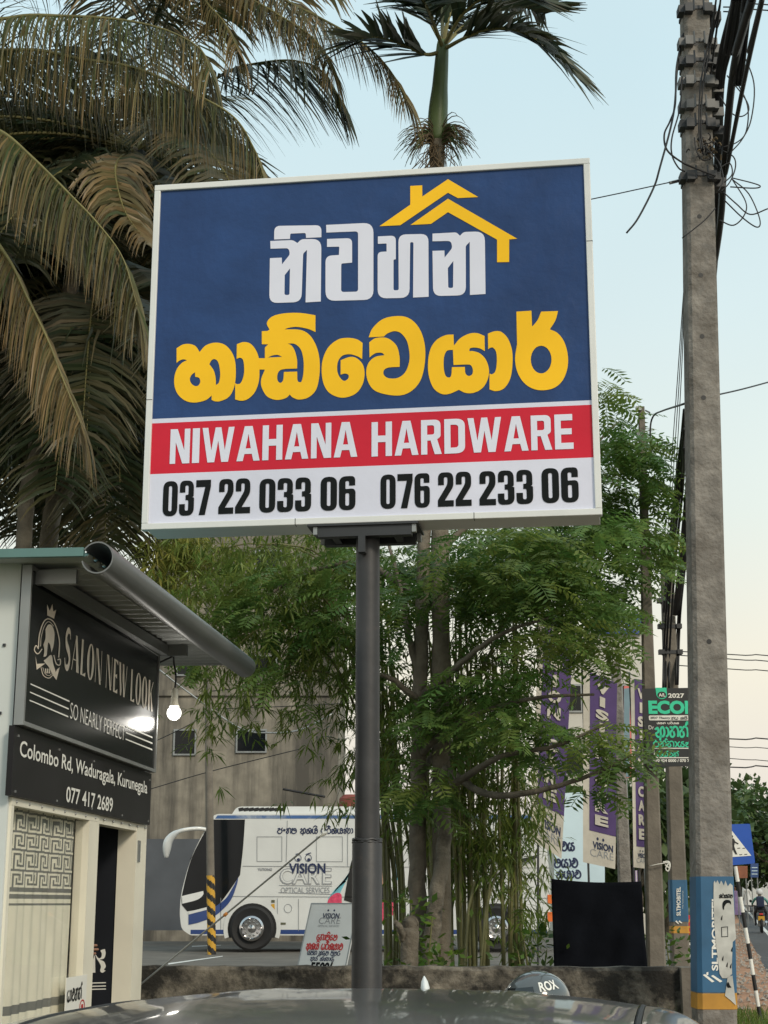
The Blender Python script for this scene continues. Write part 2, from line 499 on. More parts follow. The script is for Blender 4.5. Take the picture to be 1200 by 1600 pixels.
# ------------------------------------------------------------------ materials
M_conc = pm('weathered_concrete', (.215, .198, .178), .9, .35, 9, bump=.8, col2=(.14, .125, .108), spot=.14)
M_conc2 = pm('old_concrete_pole', (.17, .15, .125), .9, .25, 5, bump=.5, col2=(.09, .08, .07), spot=.05, streak=.25)
M_wallmoss = pm('mossy_concrete', (.20, .178, .145), .95, .55, 8, bump=.9, col2=(.022, .020, .017), spot=.22, det=9)
M_building = pm('streaked_plaster', (.255, .228, .185), .95, .28, 2.6, bump=.3, col2=(.085, .077, .066), spot=.18, streak=.09, det=9)
M_greywall = pm('dark_grey_paint', (.085, .092, .105), .8, .12, 2)
M_white = pm('white_powder_coat', (.72, .73, .72), .4, .05, 3)
M_cream = pm('cream_aluminium', (.80, .76, .64), .45, .08, 3)
M_vblue = pm('blue_vinyl', (.022, .058, .176), .40, .18, 2.4, bump=.55, spec=.25, col2=(.017, .042, .13), spot=.10, streak=.22)
M_vred = pm('red_vinyl', (.62, .018, .042), .42, .08, 2.5, bump=.15, spec=.22)
M_vwhite = pm('white_vinyl', (.70, .71, .84), .42, .05, 2.5, bump=.15, spec=.25)
M_lwhite = pm('white_lettering', (.74, .75, .87), .42, .03, 3, spec=.25)
M_yellow = pm('yellow_lettering', (.98, .56, .022), .45, .04, 3, spec=.15)
M_black = pm('black_lettering', (.010, .012, .013), .6, .1, 3, spec=.1)
M_post = pm('dark_grey_steel', (.034, .034, .037), .5, .22, 5, bump=.12, col2=(.10, .078, .062), spot=.05)
M_bracket = pm('bracket_steel', (.030, .032, .036), .5, .15, 6)
M_galv = pm('galvanised_steel', (.30, .31, .31), .42, .12, 4, metal=.6)
M_roof = pm('green_grey_roof_sheet', (.33, .345, .335), .45, .12, 3, metal=.3)
M_teal = pm('teal_roof_edge', (.10, .20, .19), .45, .1, 3)
M_panel = pm('white_wall_sheet', (.60, .63, .62), .45, .06, 2)
M_signblk = pm('glossy_black_acrylic', (.012, .014, .016), .21, .15, 2, spec=.14)
M_addr = pm('satin_black_sheet', (.020, .019, .021), .35, .25, 2.5, spec=.15)
M_gold = pm('champagne_lettering', (.78, .68, .56), .35, .10, 9)
M_wl = pm('white_paint_letters', (.80, .79, .74), .5, .04, 4)
M_glass_dark = pm('dark_glass', (.008, .010, .012), .08, .2, 2, spec=.3)
M_int = pm('dark_interior', (.030, .032, .036), .7, .2, 2)
M_carp = pm('grey_car_paint', (.15, .15, .15), .28, .06, 2.5, metal=.55, coat=.7)
M_rub = pm('black_rubber', (.014, .014, .015), .75, .15, 8)
M_chrome = pm('chrome', (.55, .55, .56), .18, .05, 4, metal=1.0)
M_clamp = pm('clamp_steel', (.13, .13, .128), .5, .2, 5, metal=.4)
M_cable = pm('black_cable', (.010, .010, .012), .55, .2, 5)
M_cloth = pm('black_cloth', (.0055, .0065, .0095), 1.0, .3, 4, bump=.35, spec=.08)
M_skin = pm('brown_skin', (.22, .105, .065), .5, .1, 12)
M_hair = pm('black_hair', (.01, .009, .009), .5, .2, 20)
M_busw = pm('white_bus_paint', (.66, .67, .66), .3, .06, 1.8, coat=.3, col2=(.50, .48, .44), spot=.02, streak=.4)
M_busb = pm('blue_bus_paint', (.022, .055, .20), .3, .1, 2, coat=.4)
M_navy = pm('navy_lettering', (.012, .022, .075), .5, .1, 3)
M_asph = pm('asphalt', (.070, .070, .072), .9, .2, 3, bump=.4, col2=(.10, .098, .095), spot=0)
M_lot = pm('dusty_lot_asphalt', (.12, .108, .092), .95, .25, 1.6, bump=.4, col2=(.075, .065, .055), spot=.05)
M_dirt = pm('orange_dirt', (.36, .19, .11), .97, .25, 1.5, bump=.6, col2=(.24, .17, .12), spot=.05)
M_ground = pm('grassy_earth', (.12, .125, .055), .97, .3, .6, bump=.6, col2=(.22, .15, .09), spot=.03)
M_line = pm('road_marking', (.70, .69, .66), .7, .12, 4)
M_pblue = pm('blue_pole_paint', (.030, .115, .225), .6, .18, 5, col2=(.10, .12, .13), spot=-.05)
M_porange = pm('orange_pole_paint', (.50, .25, .035), .6, .2, 7, col2=(.2, .14, .06), spot=0)
M_paper = pm('torn_poster_paper', (.50, .50, .47), .85, .2, 14, col2=(.28, .29, .29), spot=.03)
M_trunk = pm('grey_bark', (.15, .128, .10), .95, .35, 8, bump=.9, col2=(.19, .175, .145), spot=.05)
M_palmtrunk = pm('palm_bark', (.17, .145, .11), .95, .3, 7, bump=.9)
M_bark2 = pm('mottled_bark', (.17, .15, .12), .95, .35, 10, bump=.9, col2=(.06, .055, .045), spot=.08)
M_culm = pm('bamboo_culm', (.15, .148, .055), .5, .35, 4, col2=(.16, .12, .05), spot=.05)
M_rachis = pm('palm_rachis', (.17, .15, .05), .6, .25, 5)
M_crownshaft = pm('green_crownshaft', (.09, .13, .045), .45, .2, 5)
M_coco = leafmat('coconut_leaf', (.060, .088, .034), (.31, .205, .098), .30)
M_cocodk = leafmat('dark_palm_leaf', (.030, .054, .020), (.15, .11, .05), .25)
M_areca = leafmat('areca_leaf', (.026, .050, .026), (.10, .08, .035), .22)
M_pinn = leafmat('pinnate_leaf', (.092, .188, .044), (.33, .32, .070), .48)
M_bamb = leafmat('bamboo_leaf', (.125, .20, .040), (.32, .30, .075), .45)
M_shrub = leafmat('shrub_leaf', (.050, .115, .018), (.17, .21, .03), .35)
M_far = leafmat('far_leaf', (.060, .110, .035), (.14, .17, .05), .3)
M_fibre = pm('dry_fibre', (.13, .095, .055), .9, .35, 12)
M_purple = pm('purple_banner_cloth', (.088, .052, .165), .8, .12, 5)
M_ban = pm('banner_cream_cloth', (.55, .51, .44), .85, .1, 6, bump=.15)
M_grey = pm('grey_lettering', (.28, .29, .31), .6, .1, 3)
M_green = pm('mint_print', (.03, .62, .36), .5, .08, 5)
M_pblack = pm('black_poster', (.012, .014, .016), .5, .2, 5)
M_pedblue = pm('blue_sign_face', (.012, .085, .44), .4, .08, 4)
M_red = pm('red_paint', (.55, .03, .03), .5, .15, 4)
M_pink = pm('salmon_panel', (.62, .15, .13), .55, .12, 3)
M_ltblue = pm('pale_blue_panel', (.55, .68, .74), .5, .05, 2)
M_blk = pm('black_paint', (.012, .012, .013), .5, .15, 6)
M_yel = pm('yellow_paint', (.60, .33, .03), .5, .12, 6)
M_teeshirt = pm('teal_shirt', (.10, .30, .27), .85, .1, 8)
M_trous = pm('dark_trousers', (.025, .027, .035), .85, .15, 8)
M_wcloth = pm('white_uniform', (.62, .62, .62), .85, .08, 8)
M_sari = pm('lilac_sari', (.34, .24, .46), .85, .12, 8)
M_shirt2 = pm('grey_jacket', (.10, .10, .11), .85, .1, 8)

# ================================================================== SETTING
def gz(y):
    return 0.0 if y < 24 else 0.0155 * (y - 24) if y < 130 else 1.643


def sheet(name, rows, mat, base_off, kind='structure', label=None, cat=None):
    """ground sheet from rows (y, x_left, x_right), following the rise of the land"""
    mb = MB(); P = []; n = 6
    for y, a, b in rows:
        P += [(a + (b - a) * k / n, y, gz(y) + base_off) for k in range(n + 1)]
    mb.add(P, [(i * (n + 1) + k, i * (n + 1) + k + 1, (i + 1) * (n + 1) + k + 1, (i + 1) * (n + 1) + k) for i in range(len(rows) - 1) for k in range(n)])
    o = mb.build(name, mat); tag(o, label, cat, None, kind)
    return o


sheet('ground', [(-60, -500, 500), (0, -500, 500), (24, -500, 500), (60, -500, 500), (130, -600, 600), (1500, -1500, 1500)], M_ground, 0.0)


def edge(y):
    return 8.75 + .209 * (y - 37)


ys = [-20, 0, 10, 20, 24, 30, 40, 50, 60, 70, 80, 90, 100, 115, 130, 160]
sheet('road', [(y, edge(y), edge(y) + 9) for y in ys], M_asph, .008)
sheet('road_line', [(y, edge(y) + .75, edge(y) + .9) for y in ys], M_line, .012)
sheet('dirt_shoulder', [(y, edge(y) - 1.9 - (0.6 if y > 20 else 0), edge(y)) for y in ys if y < 101], M_dirt, .004)

# raised car park behind the low wall
def lot_r(y):
    return 2.15 + (y - 9.7) * .19


mb = MB()
LOTP = [(-16, 9.72), (lot_r(9.72), 9.72), (lot_r(30), 30), (lot_r(48), 48), (-16, 48)]
mb.poly([LOTP], lambda a, b: Vector((a, b, .70)))
mb.add([Vector((a, b, z)) for z in (-.05, .70) for a, b in LOTP], [(i, (i + 1) % 5, 5 + (i + 1) % 5, 5 + i) for i in range(5)])
tag(mb.build('car_park', M_lot), kind='structure')
mb = MB()
for (a, b, c, d) in (((263, 1507), (348, 1494.5), (348, 1493.5), (263, 1505)), ((300, 1479), (345, 1477.2), (345, 1476.6), (300, 1478.2))):
    q = []
    for px, py in (a, b, c, d):
        r = ray(px, py); q.append(CAM + r * ((.704 - EYE) / r.z))
    mb.add(q, [(0, 1, 2, 3)])
tag(mb.build('parking_line', M_line), kind='structure')

# low mossy wall beside the pole
wl, wr = at(196, 1509, 9.6), at(1063, 1511, 9.6)
t = thing('concrete_wall', 'low mossy dark concrete wall running behind the parked car to the power pole', 'wall', ((wl.x + wr.x) / 2, 9.7, 0))
mb = MB(); nx = 40
P = []
for i in range(nx + 1):
    x = wl.x + (wr.x - wl.x) * i / nx
    zt = wl.z + (wr.z - wl.z) * i / nx + rnd.uniform(-.006, .006)
    P += [(x, 9.6, 0), (x, 9.6, zt - .02), (x, 9.615, zt), (x, 9.735, zt), (x, 9.75, zt - .02), (x, 9.75, 0)]
mb.add(P, [(i * 6 + k, i * 6 + k + 1, i * 6 + 7 + k, i * 6 + 6 + k) for i in range(nx) for k in range(5)])
mb.build('wall_body', M_wallmoss, t)
mb = MB(); pr = at(1086, 1511, 9.55); pl_ = at(1064, 1512, 9.55)
mb.box(((pr.x + pl_.x) / 2, 9.66, pl_.z / 2), (pr.x - pl_.x, .24, pl_.z))
mb.build('end_pillar', M_conc2, t)

# grey boundary wall far behind the bus
b0, b1 = at(180, 1333, 40), at(560, 1333, 40)
mb = MB(); mb.box(((b0.x + b1.x) / 2, 40.1, (b0.z + .7) / 2), (b1.x - b0.x, .2, b0.z - .7)); mb.v = [v + Vector((0, 0, .7 / 2)) for v in mb.v]
tag(mb.build('boundary_wall', M_greywall, base=((b0.x + b1.x) / 2, 40.1, .7)), 'smooth dark grey boundary wall behind the front of the bus', 'wall')

# plaster building
BY = 44.0
g0, g1 = at(226, 1300, BY), at(527, 1300, BY)
gt = at(300, 690, BY).z
t = thing('concrete_building', 'tall stained grey plaster building with small dark windows behind the bus', 'building', ((g0.x + g1.x) / 2, BY, .7))
mb = MB(); mb.box(((g0.x + g1.x) / 2, BY + 4, (gt + .7) / 2), (g1.x - g0.x, 8, gt - .7)); mb.build('wall', M_building, t)
mb = MB(); mb.box(((g0.x + g1.x) / 2, BY + 4, gt + .12), (g1.x - g0.x + .3, 8.3, .24)); mb.build('roof', M_building, t)
GP = Plane((g0.x, BY, 0), (1, 0, 0))
for (x0, y0, x1, y1) in ((273, 1142, 305, 1178), (371, 1142, 415, 1174), (278, 1028, 312, 1054), (388, 1026, 431, 1048), (283, 866, 312, 892), (400, 862, 440, 890)):
    u0, v0 = GP.hit(x0, y1); u1, v1 = GP.hit(x1, y0)
    fr = MB(); w = .045
    for a, b, c, d in ((u0 - w, v0 - w, u1 + w, v0), (u0 - w, v1, u1 + w, v1 + w), (u0 - w, v0, u0, v1), (u1, v0, u1 + w, v1)):
        fr.box(GP.pt((a + c) / 2, (b + d) / 2, .03), (c - a, .06, d - b))
    f = fr.build('window', M_galv, t)
    g = MB(); g.box(GP.pt((u0 + u1) / 2, (v0 + v1) / 2, .008), (u1 - u0, .012, v1 - v0)); g.build('pane', M_glass_dark, f)
u0, v0 = GP.hit(334, 1200)
mb = MB(); a = GP.hit(327, 700); b_ = GP.hit(327, 1330); mb.tube([GP.pt(*a, .08), GP.pt(*b_, .08)], .05, 8); mb.build('drain_pipe', M_conc2, t)
mb = MB(); a = GP.hit(226, 1083); b_ = GP.hit(527, 1083); mb.box(GP.pt((a[0] + b_[0]) / 2, a[1], .04), (b_[0] - a[0], .08, .16)); mb.build('ledge', M_building, t)
# concrete boundary stump of wall under the bus front: a pale building beyond on the right
p0, p1 = at(870, 960, 60), at(1012, 960, 60)
t = thing('shop_building', 'pale shop building with a dark blue name board above it, behind the tree', 'building', ((p0.x + p1.x) / 2, 60, gz(60)))
mb = MB(); zt = at(960, 990, 60).z; mb.box(((p0.x + p1.x) / 2, 63, (zt + .5) / 2), (p1.x - p0.x, 6, zt - .5)); mb.build('wall', pm('pale_plaster', (.58, .55, .50), .8, .08, 1.2), t)
BP = Plane((p0.x, 59.8, 0), (1, 0, 0))
for i in range(3):
    for j in range(4):
        xw = .5 + i * 1.15; zw = 2.2 + j * 2.4
        fr = MB(); fr.box(BP.pt(xw, zw, -.16), (.80, .06, 1.1)); f_ = fr.build('window', M_galv, t)
        g = MB(); g.box(BP.pt(xw, zw, -.125), (.66, .02, .95)); g.build('pane', M_glass_dark, f_)
u0, v0 = BP.hit(935, 990); u1, v1 = BP.hit(1002, 960)
mb = MB(); mb.box(BP.pt((u0 + u1) / 2, (v0 + v1) / 2, -.08), (u1 - u0, .16, v1 - v0)); nb = mb.build('name_board', pm('deep_blue_board', (.03, .06, .30), .5, .08, 2), t)
mb = MB(); r = px_rect(BP, (962, 982), (996, 968)); put_sinhala(mb, ['e', 'sa', 'hal', ' ', 'ya'], onpl(BP, .008), r, .2); mb.build('lettering', M_wl, nb)

# ================================================================== THE BILLBOARD ON ITS POST
YAW = radians(-7.905)
ux = Vector((cos(YAW), sin(YAW), 0)); SW, SH, SD = 2.662, 2.187, .30
scen = Vector((-.0967, 8.6, 3.2035 + EYE))
SP = Plane(scen, ux)
back = -SP.n
pc = at(574, 1200, 8.6); q = Plane(scen + back * SD * .5, ux).hit(574, 1200)
post = Plane(scen + back * SD * .5, ux).pt(q[0], 0); post.z = 0
BB = thing('billboard', 'large blue red and white hardware shop sign on a dark steel post', 'sign', post, YAW)
z0, z1 = scen.z - SH / 2, scen.z + SH / 2
mb = MB(); fw = .038
def sbox(mb, u0, v0, u1, v1, n0, n1, mi=0):
    P = [SP.pt(u, v, n) for n in (n0, n1) for u, v in ((u0, v0), (u1, v0), (u1, v1), (u0, v1))]
    mb.add(P, [(0, 1, 2, 3), (4, 5, 6, 7), (0, 1, 5, 4), (1, 2, 6, 5), (2, 3, 7, 6), (3, 0, 4, 7)], mi)
hw, hh = SW / 2, SH / 2
for a, b, c, d in ((-hw, hh - fw, hw, hh), (-hw, -hh, hw, -hh + fw), (-hw, -hh + fw, -hw + fw, hh - fw), (hw - fw, -hh + fw, hw, hh - fw)):
    sbox(mb, a, b, c, d, 0, -.05)
bz = .012
sbox(mb, -hw + bz, -hh + bz, hw - bz, hh - bz, -.052, -SD)
o = mb.build('cabinet', M_white, BB); bv = o.modifiers.new('bevel', 'BEVEL'); bv.width = .004; bv.segments = 2; bv.limit_method = 'ANGLE'
iw, ih = hw - fw, hh - fw
fo = -.016
def sv(px, py): return SP.hit(px, py)
vb = sv(574, 640)[1]
vb_blue = (sv(233, 651)[1] + sv(927, 626.5)[1]) / 2
vb_rt = (sv(231.7, 657.6)[1] + sv(925, 634)[1]) / 2
vb_rb = (sv(230.4, 738.7)[1] + sv(928, 714.8)[1]) / 2
mb = MB(); sbox(mb, -iw, vb_blue, iw, ih, fo, fo - .02); mb.build('blue_panel', M_vblue, BB)
mb = MB(); vs_ = sv(927, 376)[1]
sbox(mb, hw - fw + .001, vs_ - .002, hw + .0006, vs_ + .002, .0008, -.049); sbox(mb, -.42, -hh - .0006, -.416, -hh + fw - .001, .0008, -.049); sbox(mb, .61, -hh - .0006, .614, -hh + fw - .001, .0008, -.049); sbox(mb, -hw - .0006, -.3, -hw + fw - .001, -.296, .0008, -.049)
mb.build('frame_joints', M_bracket, BB)
mb = MB(); sbox(mb, -iw, vb_rt, iw, vb_blue, fo, fo - .02); sbox(mb, -iw, -ih, iw, vb_rb, fo, fo - .02); mb.build('white_panel', M_vwhite, BB)
mb = MB(); sbox(mb, -iw, vb_rb, iw, vb_rt, fo, fo - .02); mb.build('red_panel', M_vred, BB)
lo = fo + .003
A1 = pxmap(SP, lo, 5, 400, 270); A2 = pxmap(SP, lo, 5, 580, 270)
mb = MB()
mb.poly([fillet([(138, 514), (140, 408, 45), (508, 402, 45), (508, 496), (388, 502), (385, 463, 12), (264, 468, 12), (262, 510)])], A1)
mb.poly([fillet([(108, 526), (285, 518, 22), (320, 542), (350, 512, 22), (508, 508, 75), (503, 999), (384, 1006), (395, 595), (365, 625, 12), (352, 1003, 65), (100, 1012, 65), (105, 660), (198, 656), (200, 708), (262, 630, 18), (252, 582, 30), (110, 586)]),
         fillet([(221, 793), (262, 740), (258, 948, 14), (219, 948, 14)])], A1)
mb.poly([fillet([(545, 400), (915, 382, 80), (915, 985, 75), (540, 995, 75), (540, 642, 75), (645, 635), (648, 570, 8), (552, 572), (552, 510), (748, 503, 40), (748, 695), (663, 702, 14), (662, 925, 22), (795, 922, 22), (795, 450, 25), (547, 460)])], A1)
mb.poly([fillet([(50, 490), (190, 483, 40), (190, 668), (172, 672, 9), (172, 912, 14), (213, 910, 14), (210, 475, 60), (445, 470, 60), (447, 962), (325, 968), (328, 535, 12), (302, 535, 12), (297, 970, 70), (48, 975, 70), (48, 612, 60), (118, 608), (118, 545, 6), (50, 548)])], A2)
mb.poly([fillet([(477, 468), (665, 458, 22), (692, 485), (720, 455, 22), (886, 450, 75), (892, 940), (770, 948), (768, 532), (737, 565, 12), (738, 950, 65), (482, 957, 65), (477, 603), (570, 600), (572, 655), (632, 580, 18), (622, 525, 30), (477, 528)]),
         fillet([(597, 738), (640, 682), (638, 893, 14), (600, 893, 14)])], A2)
mb.build('white_lettering', M_lwhite, BB)
mb = MB()
mb.poly([[(62, 410), (303, 242), (303, 95), (397, 90), (397, 178), (598, 42), (835, 182), (675, 190), (598, 148), (225, 402)]], A2)
mb.poly([[(305, 400), (598, 195), (1140, 508), (1077, 513), (1077, 690), (982, 692), (982, 515), (598, 300), (465, 392)]], A2)
mb.build('house_emblem', M_yellow, BB)
B3, B4, B5 = (pxmap(SP, lo, 4.8, x, 470) for x in (260, 490, 650))
B3b = pxmap(SP, lo + .0012, 4.8, 260, 470)
s = 1
mb = MB()
mb.poly([splined([(72, 350, s), (120, 322), (170, 318), (215, 335), (245, 378, s), (290, 330), (360, 308), (430, 322), (480, 370), (510, 440), (517, 540), (505, 640), (465, 715), (400, 747), (360, 748), (335, 738, s), (335, 705, s), (290, 740), (210, 758), (140, 745), (85, 700), (58, 640), (55, 570), (75, 505), (110, 462), (150, 440, s), (125, 433), (95, 442), (72, 460, s)]),
         splined([(210, 530, s), (212, 565, s), (240, 572), (250, 600), (235, 630), (205, 632), (180, 610), (172, 580), (185, 550)]),
         splined([(318, 470, s), (335, 440), (360, 432), (385, 455), (398, 520), (398, 570), (388, 610), (368, 627, s), (365, 570), (350, 515)])], B3)
mb.poly([splined([(525, 320, s), (575, 304), (625, 315), (665, 360), (690, 425), (695, 515), (690, 600), (660, 680), (610, 730), (560, 745), (512, 735, s), (512, 612, s), (530, 620), (555, 610), (575, 560), (580, 500), (572, 440), (550, 422), (523, 430, s)])], B3b)
mb.poly([splined([(770, 210, s), (750, 160), (790, 112), (880, 88), (1000, 85), (1115, 102, s), (1115, 228, s), (1060, 205), (980, 190), (920, 195), (882, 208, s), (1000, 212), (1070, 250), (1120, 330), (1145, 430), (1145, 550), (1120, 660), (1060, 720), (990, 735), (945, 720), (922, 698, s), (890, 725), (820, 738), (750, 710), (710, 640), (708, 580), (735, 510, s), (686, 510, s), (686, 425, s), (735, 425, s), (735, 345, s), (760, 321, s), (712, 320, s), (712, 222, s), (755, 220, s)]),
         splined([(905, 315, s), (960, 318), (1005, 360), (1025, 440), (1025, 530), (1012, 595), (995, 605), (980, 590), (978, 525, s), (878, 528, s), (872, 590), (850, 610), (830, 590), (830, 545), (850, 515), (890, 505, s), (977, 502, s), (977, 440), (960, 370), (935, 330)]),
         splined([(758, 420, s), (790, 405), (830, 400), (865, 415, s)])], B3)
mb.poly([splined([(365, 310, s), (320, 282), (250, 272), (180, 285), (110, 340), (70, 420), (57, 510), (70, 610), (110, 680), (180, 717), (250, 717), (320, 685), (365, 620), (380, 540), (365, 470), (320, 425), (270, 415), (200, 440, s), (200, 548, s), (235, 540), (260, 552), (255, 580), (225, 595), (195, 570), (175, 520), (180, 450), (215, 405), (270, 395), (325, 410), (362, 432, s)])], B4)
mb.poly([splined([(410, 268, s), (440, 200), (510, 135), (600, 110), (690, 115), (760, 160), (810, 240), (835, 350), (830, 480), (800, 590), (740, 665), (660, 702), (560, 700), (460, 670), (410, 610), (392, 530), (410, 460), (460, 415), (530, 402, s), (510, 385), (470, 385), (440, 400), (417, 420, s), (415, 305, s), (460, 275), (530, 270), (580, 290), (625, 340), (643, 420), (643, 490, s), (560, 495), (525, 515), (525, 550), (560, 575), (630, 572), (685, 530), (715, 450), (715, 370), (695, 290), (650, 235), (600, 222), (550, 240), (525, 262, s)])], B4)
mb.poly([splined([(280, 247, s), (220, 252), (150, 290), (105, 360), (88, 460), (95, 560), (130, 650), (190, 693), (250, 692), (320, 662, s), (370, 685), (430, 685), (490, 655), (530, 600), (547, 520), (525, 440), (480, 390), (430, 372), (398, 372, s), (405, 350), (440, 345), (480, 352), (515, 372, s), (513, 258, s), (460, 237), (400, 240), (330, 275), (283, 330, s)]),
         splined([(275, 362, s), (230, 370), (208, 420), (207, 500), (220, 555), (245, 570), (262, 555), (268, 492, s), (365, 490, s), (370, 540), (395, 558), (420, 545), (425, 510), (410, 478), (380, 472), (280, 476, s)])], B5)
mb.poly([splined([(538, 240, s), (590, 222), (640, 228), (690, 280), (720, 370), (722, 480), (705, 580), (660, 650), (600, 672), (550, 660, s), (550, 540, s), (570, 545), (595, 520), (605, 450), (600, 380), (580, 348), (560, 345), (540, 357, s)])], B5)
mb.poly([splined([(752, 75, s), (865, 68, s), (870, 188, s), (910, 140), (938, 75, s), (1065, 70, s), (1045, 140), (1003, 208, s), (1060, 235), (1110, 300), (1138, 400), (1135, 500), (1100, 590), (1040, 645), (960, 665), (880, 655), (810, 610), (760, 530), (742, 430), (757, 320, s)]),
         [(938 + 78 * cos(2 * pi * k / 28), 435 + 104 * sin(2 * pi * k / 28)) for k in range(28)]], B5)
mb.build('yellow_lettering', M_yellow, BB)
om = onpl(SP, lo)
mb = MB(); put_heavy(mb, 'NIWAHANA', om, px_rect(SP, (264, 724), (558, 657.6))); mb.build('english_name', M_lwhite, BB); mb = MB(); put_heavy(mb, 'HARDWARE', om, px_rect(SP, (580, 712.5), (894.7, 645.6)))
mb.build('english_name', M_lwhite, BB)
def narrow_line(mb, groups, mapf, pl, y_l, h, bold):
    pass
mb = MB()
for sx, tx, a, b in ((0, '037', (252.6, 806), (329, 748.5)), (0, '22', (340, 802.5), (391, 746)), (0, '033', (404, 800.5), (486, 744.5)), (0, '06', (500, 797.5), (555, 742.5)),
                     (0, '076', (594, 794.5), (671, 738)), (0, '22', (684, 791), (736, 735.5)), (0, '233', (749, 789), (832, 732.5)), (0, '06', (847, 785.5), (903, 728.8))):
    put_heavy(mb, tx, om, px_rect(SP, a, b), .12)
    if tx == '06':
        mb.build('phone_number', M_black, BB); mb = MB()
# bracket under the cabinet
mb = MB(); PB = Plane(post, ux); zb = z0
def pbox(mb, u0, u1, n0, n1, a, b, mi=0):
    P = [PB.pt(u, v, n) for n in (n0, n1) for u, v in ((u0, a), (u1, a), (u1, b), (u0, b))]
    mb.add(P, [(0, 1, 2, 3), (4, 5, 6, 7), (0, 1, 5, 4), (1, 2, 6, 5), (2, 3, 7, 6), (3, 0, 4, 7)], mi)
pbox(mb, -.33, .31, -.155, .155, zb - .014, zb - .001)
for n_ in (-.11, .11):
    pbox(mb, -.27, .27, n_ - .03, n_ + .03, zb - .075, zb - .0145)
pbox(mb, -.20, -.16, -.079, .079, zb - .07, zb - .02); pbox(mb, .16, .20, -.079, .079, zb - .07, zb - .02)
for u in (-.285, .285):
    for n_ in (-.12, .12):
        pbox(mb, u - .012, u + .012, n_ - .02, n_ + .02, zb - .06, zb - .0145, 1)
pbox(mb, -.035, .005, .076, .145, zb - .17, zb - .076)
mb.build('bracket', [M_bracket, M_galv], BB)
mb = MB(); zj = 2.02
mb.lathe([(.0685, zj + .02), (.0685, zb - .02)], post, 28); mb.build('upper_post', M_post, BB, True)
mb = MB(); mb.lathe([(.083, -.1), (.083, zj), (.078, zj + .012)], post, 28); mb.build('lower_post', M_post, BB, True)
mb = MB(); k = 40
pr_ = [.072 + .013 * rnd.random() for _ in range(k)]
for zz in (zj + .008, zj + .02):
    mb.tube([post + Vector((cos(2 * pi * i / k) * .077, sin(2 * pi * i / k) * .077, zz + rnd.uniform(-.004, .004))) for i in range(k + 1)], [.006 + .004 * rnd.random() for _ in range(k + 1)], 6)
mb.build('weld_seam', M_post, BB, True)

# ================================================================== SALON KIOSK
SF = Vector((.0832, 1, 0)).normalized()
sn = at(15, 1243, 6.8); so = Vector((sn.x, sn.y, 0))
SAL = Plane(so, SF)               # u runs away from the camera along the front, n faces the road
KR = atan2(SF.y, SF.x)
K = thing('salon_kiosk', 'small white sheet metal hair salon kiosk with a rolled gutter and dark signs', 'kiosk', so, KR)
def kbox(mb, u0, u1, n0, n1, a, b, mi=0, pl=SAL):
    P = [pl.pt(u, v, n) for n in (n0, n1) for u, v in ((u0, a), (u1, a), (u1, b), (u0, b))]
    mb.add(P, [(0, 1, 2, 3), (4, 5, 6, 7), (0, 1, 5, 4), (1, 2, 6, 5), (2, 3, 7, 6), (3, 0, 4, 7)], mi)
uN = SAL.hit(15, 1243)[0]; uE = SAL.hit(229, 1288)[0]; zW = SAL.hit(15, 1245)[1]; zTop = SAL.hit(48, 885)[1] + .012
uW1 = SAL.hit(137, 1274)[0]; uW2 = SAL.hit(152, 1277)[0]; uD = SAL.hit(212, 1288)[0]
zD = SAL.hit(190, 1294)[1]
DEP = 2.3
mb = MB()
kbox(mb, -.02, 0, -DEP, .0, 0, zTop)                 # near end wall
kbox(mb, uE - .02, uE, -DEP, .0, 0, zTop)            # far end wall
kbox(mb, 0, uE - .02, -DEP, -DEP + .02, 0, zTop)     # rear wall
kbox(mb, 0.0, uE - .02, -.06, -.004, zW, zTop)       # wall over the window and door
kbox(mb, 0.0, uE - .02, -DEP + .02, -.06, 0, .12)    # floor
kbox(mb, 0.02, uW1, -.05, -.004, .12, .60)           # wall below the window
mb.build('wall', M_panel, K)
mb = MB()
for i in range(9):
    for j in range(2):
        kbox(mb, -.028, -.0205, -.05 - j * 1.0 - .012, -.05 - j * 1.0, .4 + i * .3, .412 + i * .3)
mb.build('rivets', M_bracket, K)
mb = MB()
for i in range(14):
    u = .06 + (uE - .14) * i / 13; mb.lathe([(0, .008), (.006, .006), (.007, 0)], SAL.pt(u, zW - .018, .0125), 8, rot=Matrix.Rotation(pi / 2, 3, 'X') @ Matrix.Rotation(0, 3, 'Z'))
mb.build('frame_screws', M_galv, K)
# window and jambs
mb = MB()
kbox(mb, .0, uW2, -.03, .012, zW - .035, zW - .001); kbox(mb, .0, .035, -.03, .012, .60, zW - .036); kbox(mb, uW1, uW2, -.06, .012, .12, zW - .036)
kbox(mb, .036, uW1 - .001, -.03, .012, .60, .64)
wf = mb.build('window_frame', M_cream, K)
m = bpy.data.materials.new('clear_glass'); m.use_nodes = True; MATS['clear_glass'] = m
tt = m.node_tree; tt.nodes.remove(tt.nodes['Principled BSDF'])
gl = tt.nodes.new('ShaderNodeBsdfGlossy'); gl.inputs['Roughness'].default_value = .03; tp = tt.nodes.new('ShaderNodeBsdfTransparent'); tp.inputs['Color'].default_value = (.97, .97, .96, 1)
gg = tt.nodes.new('ShaderNodeNewGeometry'); dt = tt.nodes.new('ShaderNodeVectorMath'); dt.operation = 'DOT_PRODUCT'
tt.links.new(gg.outputs['Incoming'], dt.inputs[0]); tt.links.new(gg.outputs['Normal'], dt.inputs[1])
ab = tt.nodes.new('ShaderNodeMath'); ab.operation = 'ABSOLUTE'; tt.links.new(dt.outputs['Value'], ab.inputs[0])
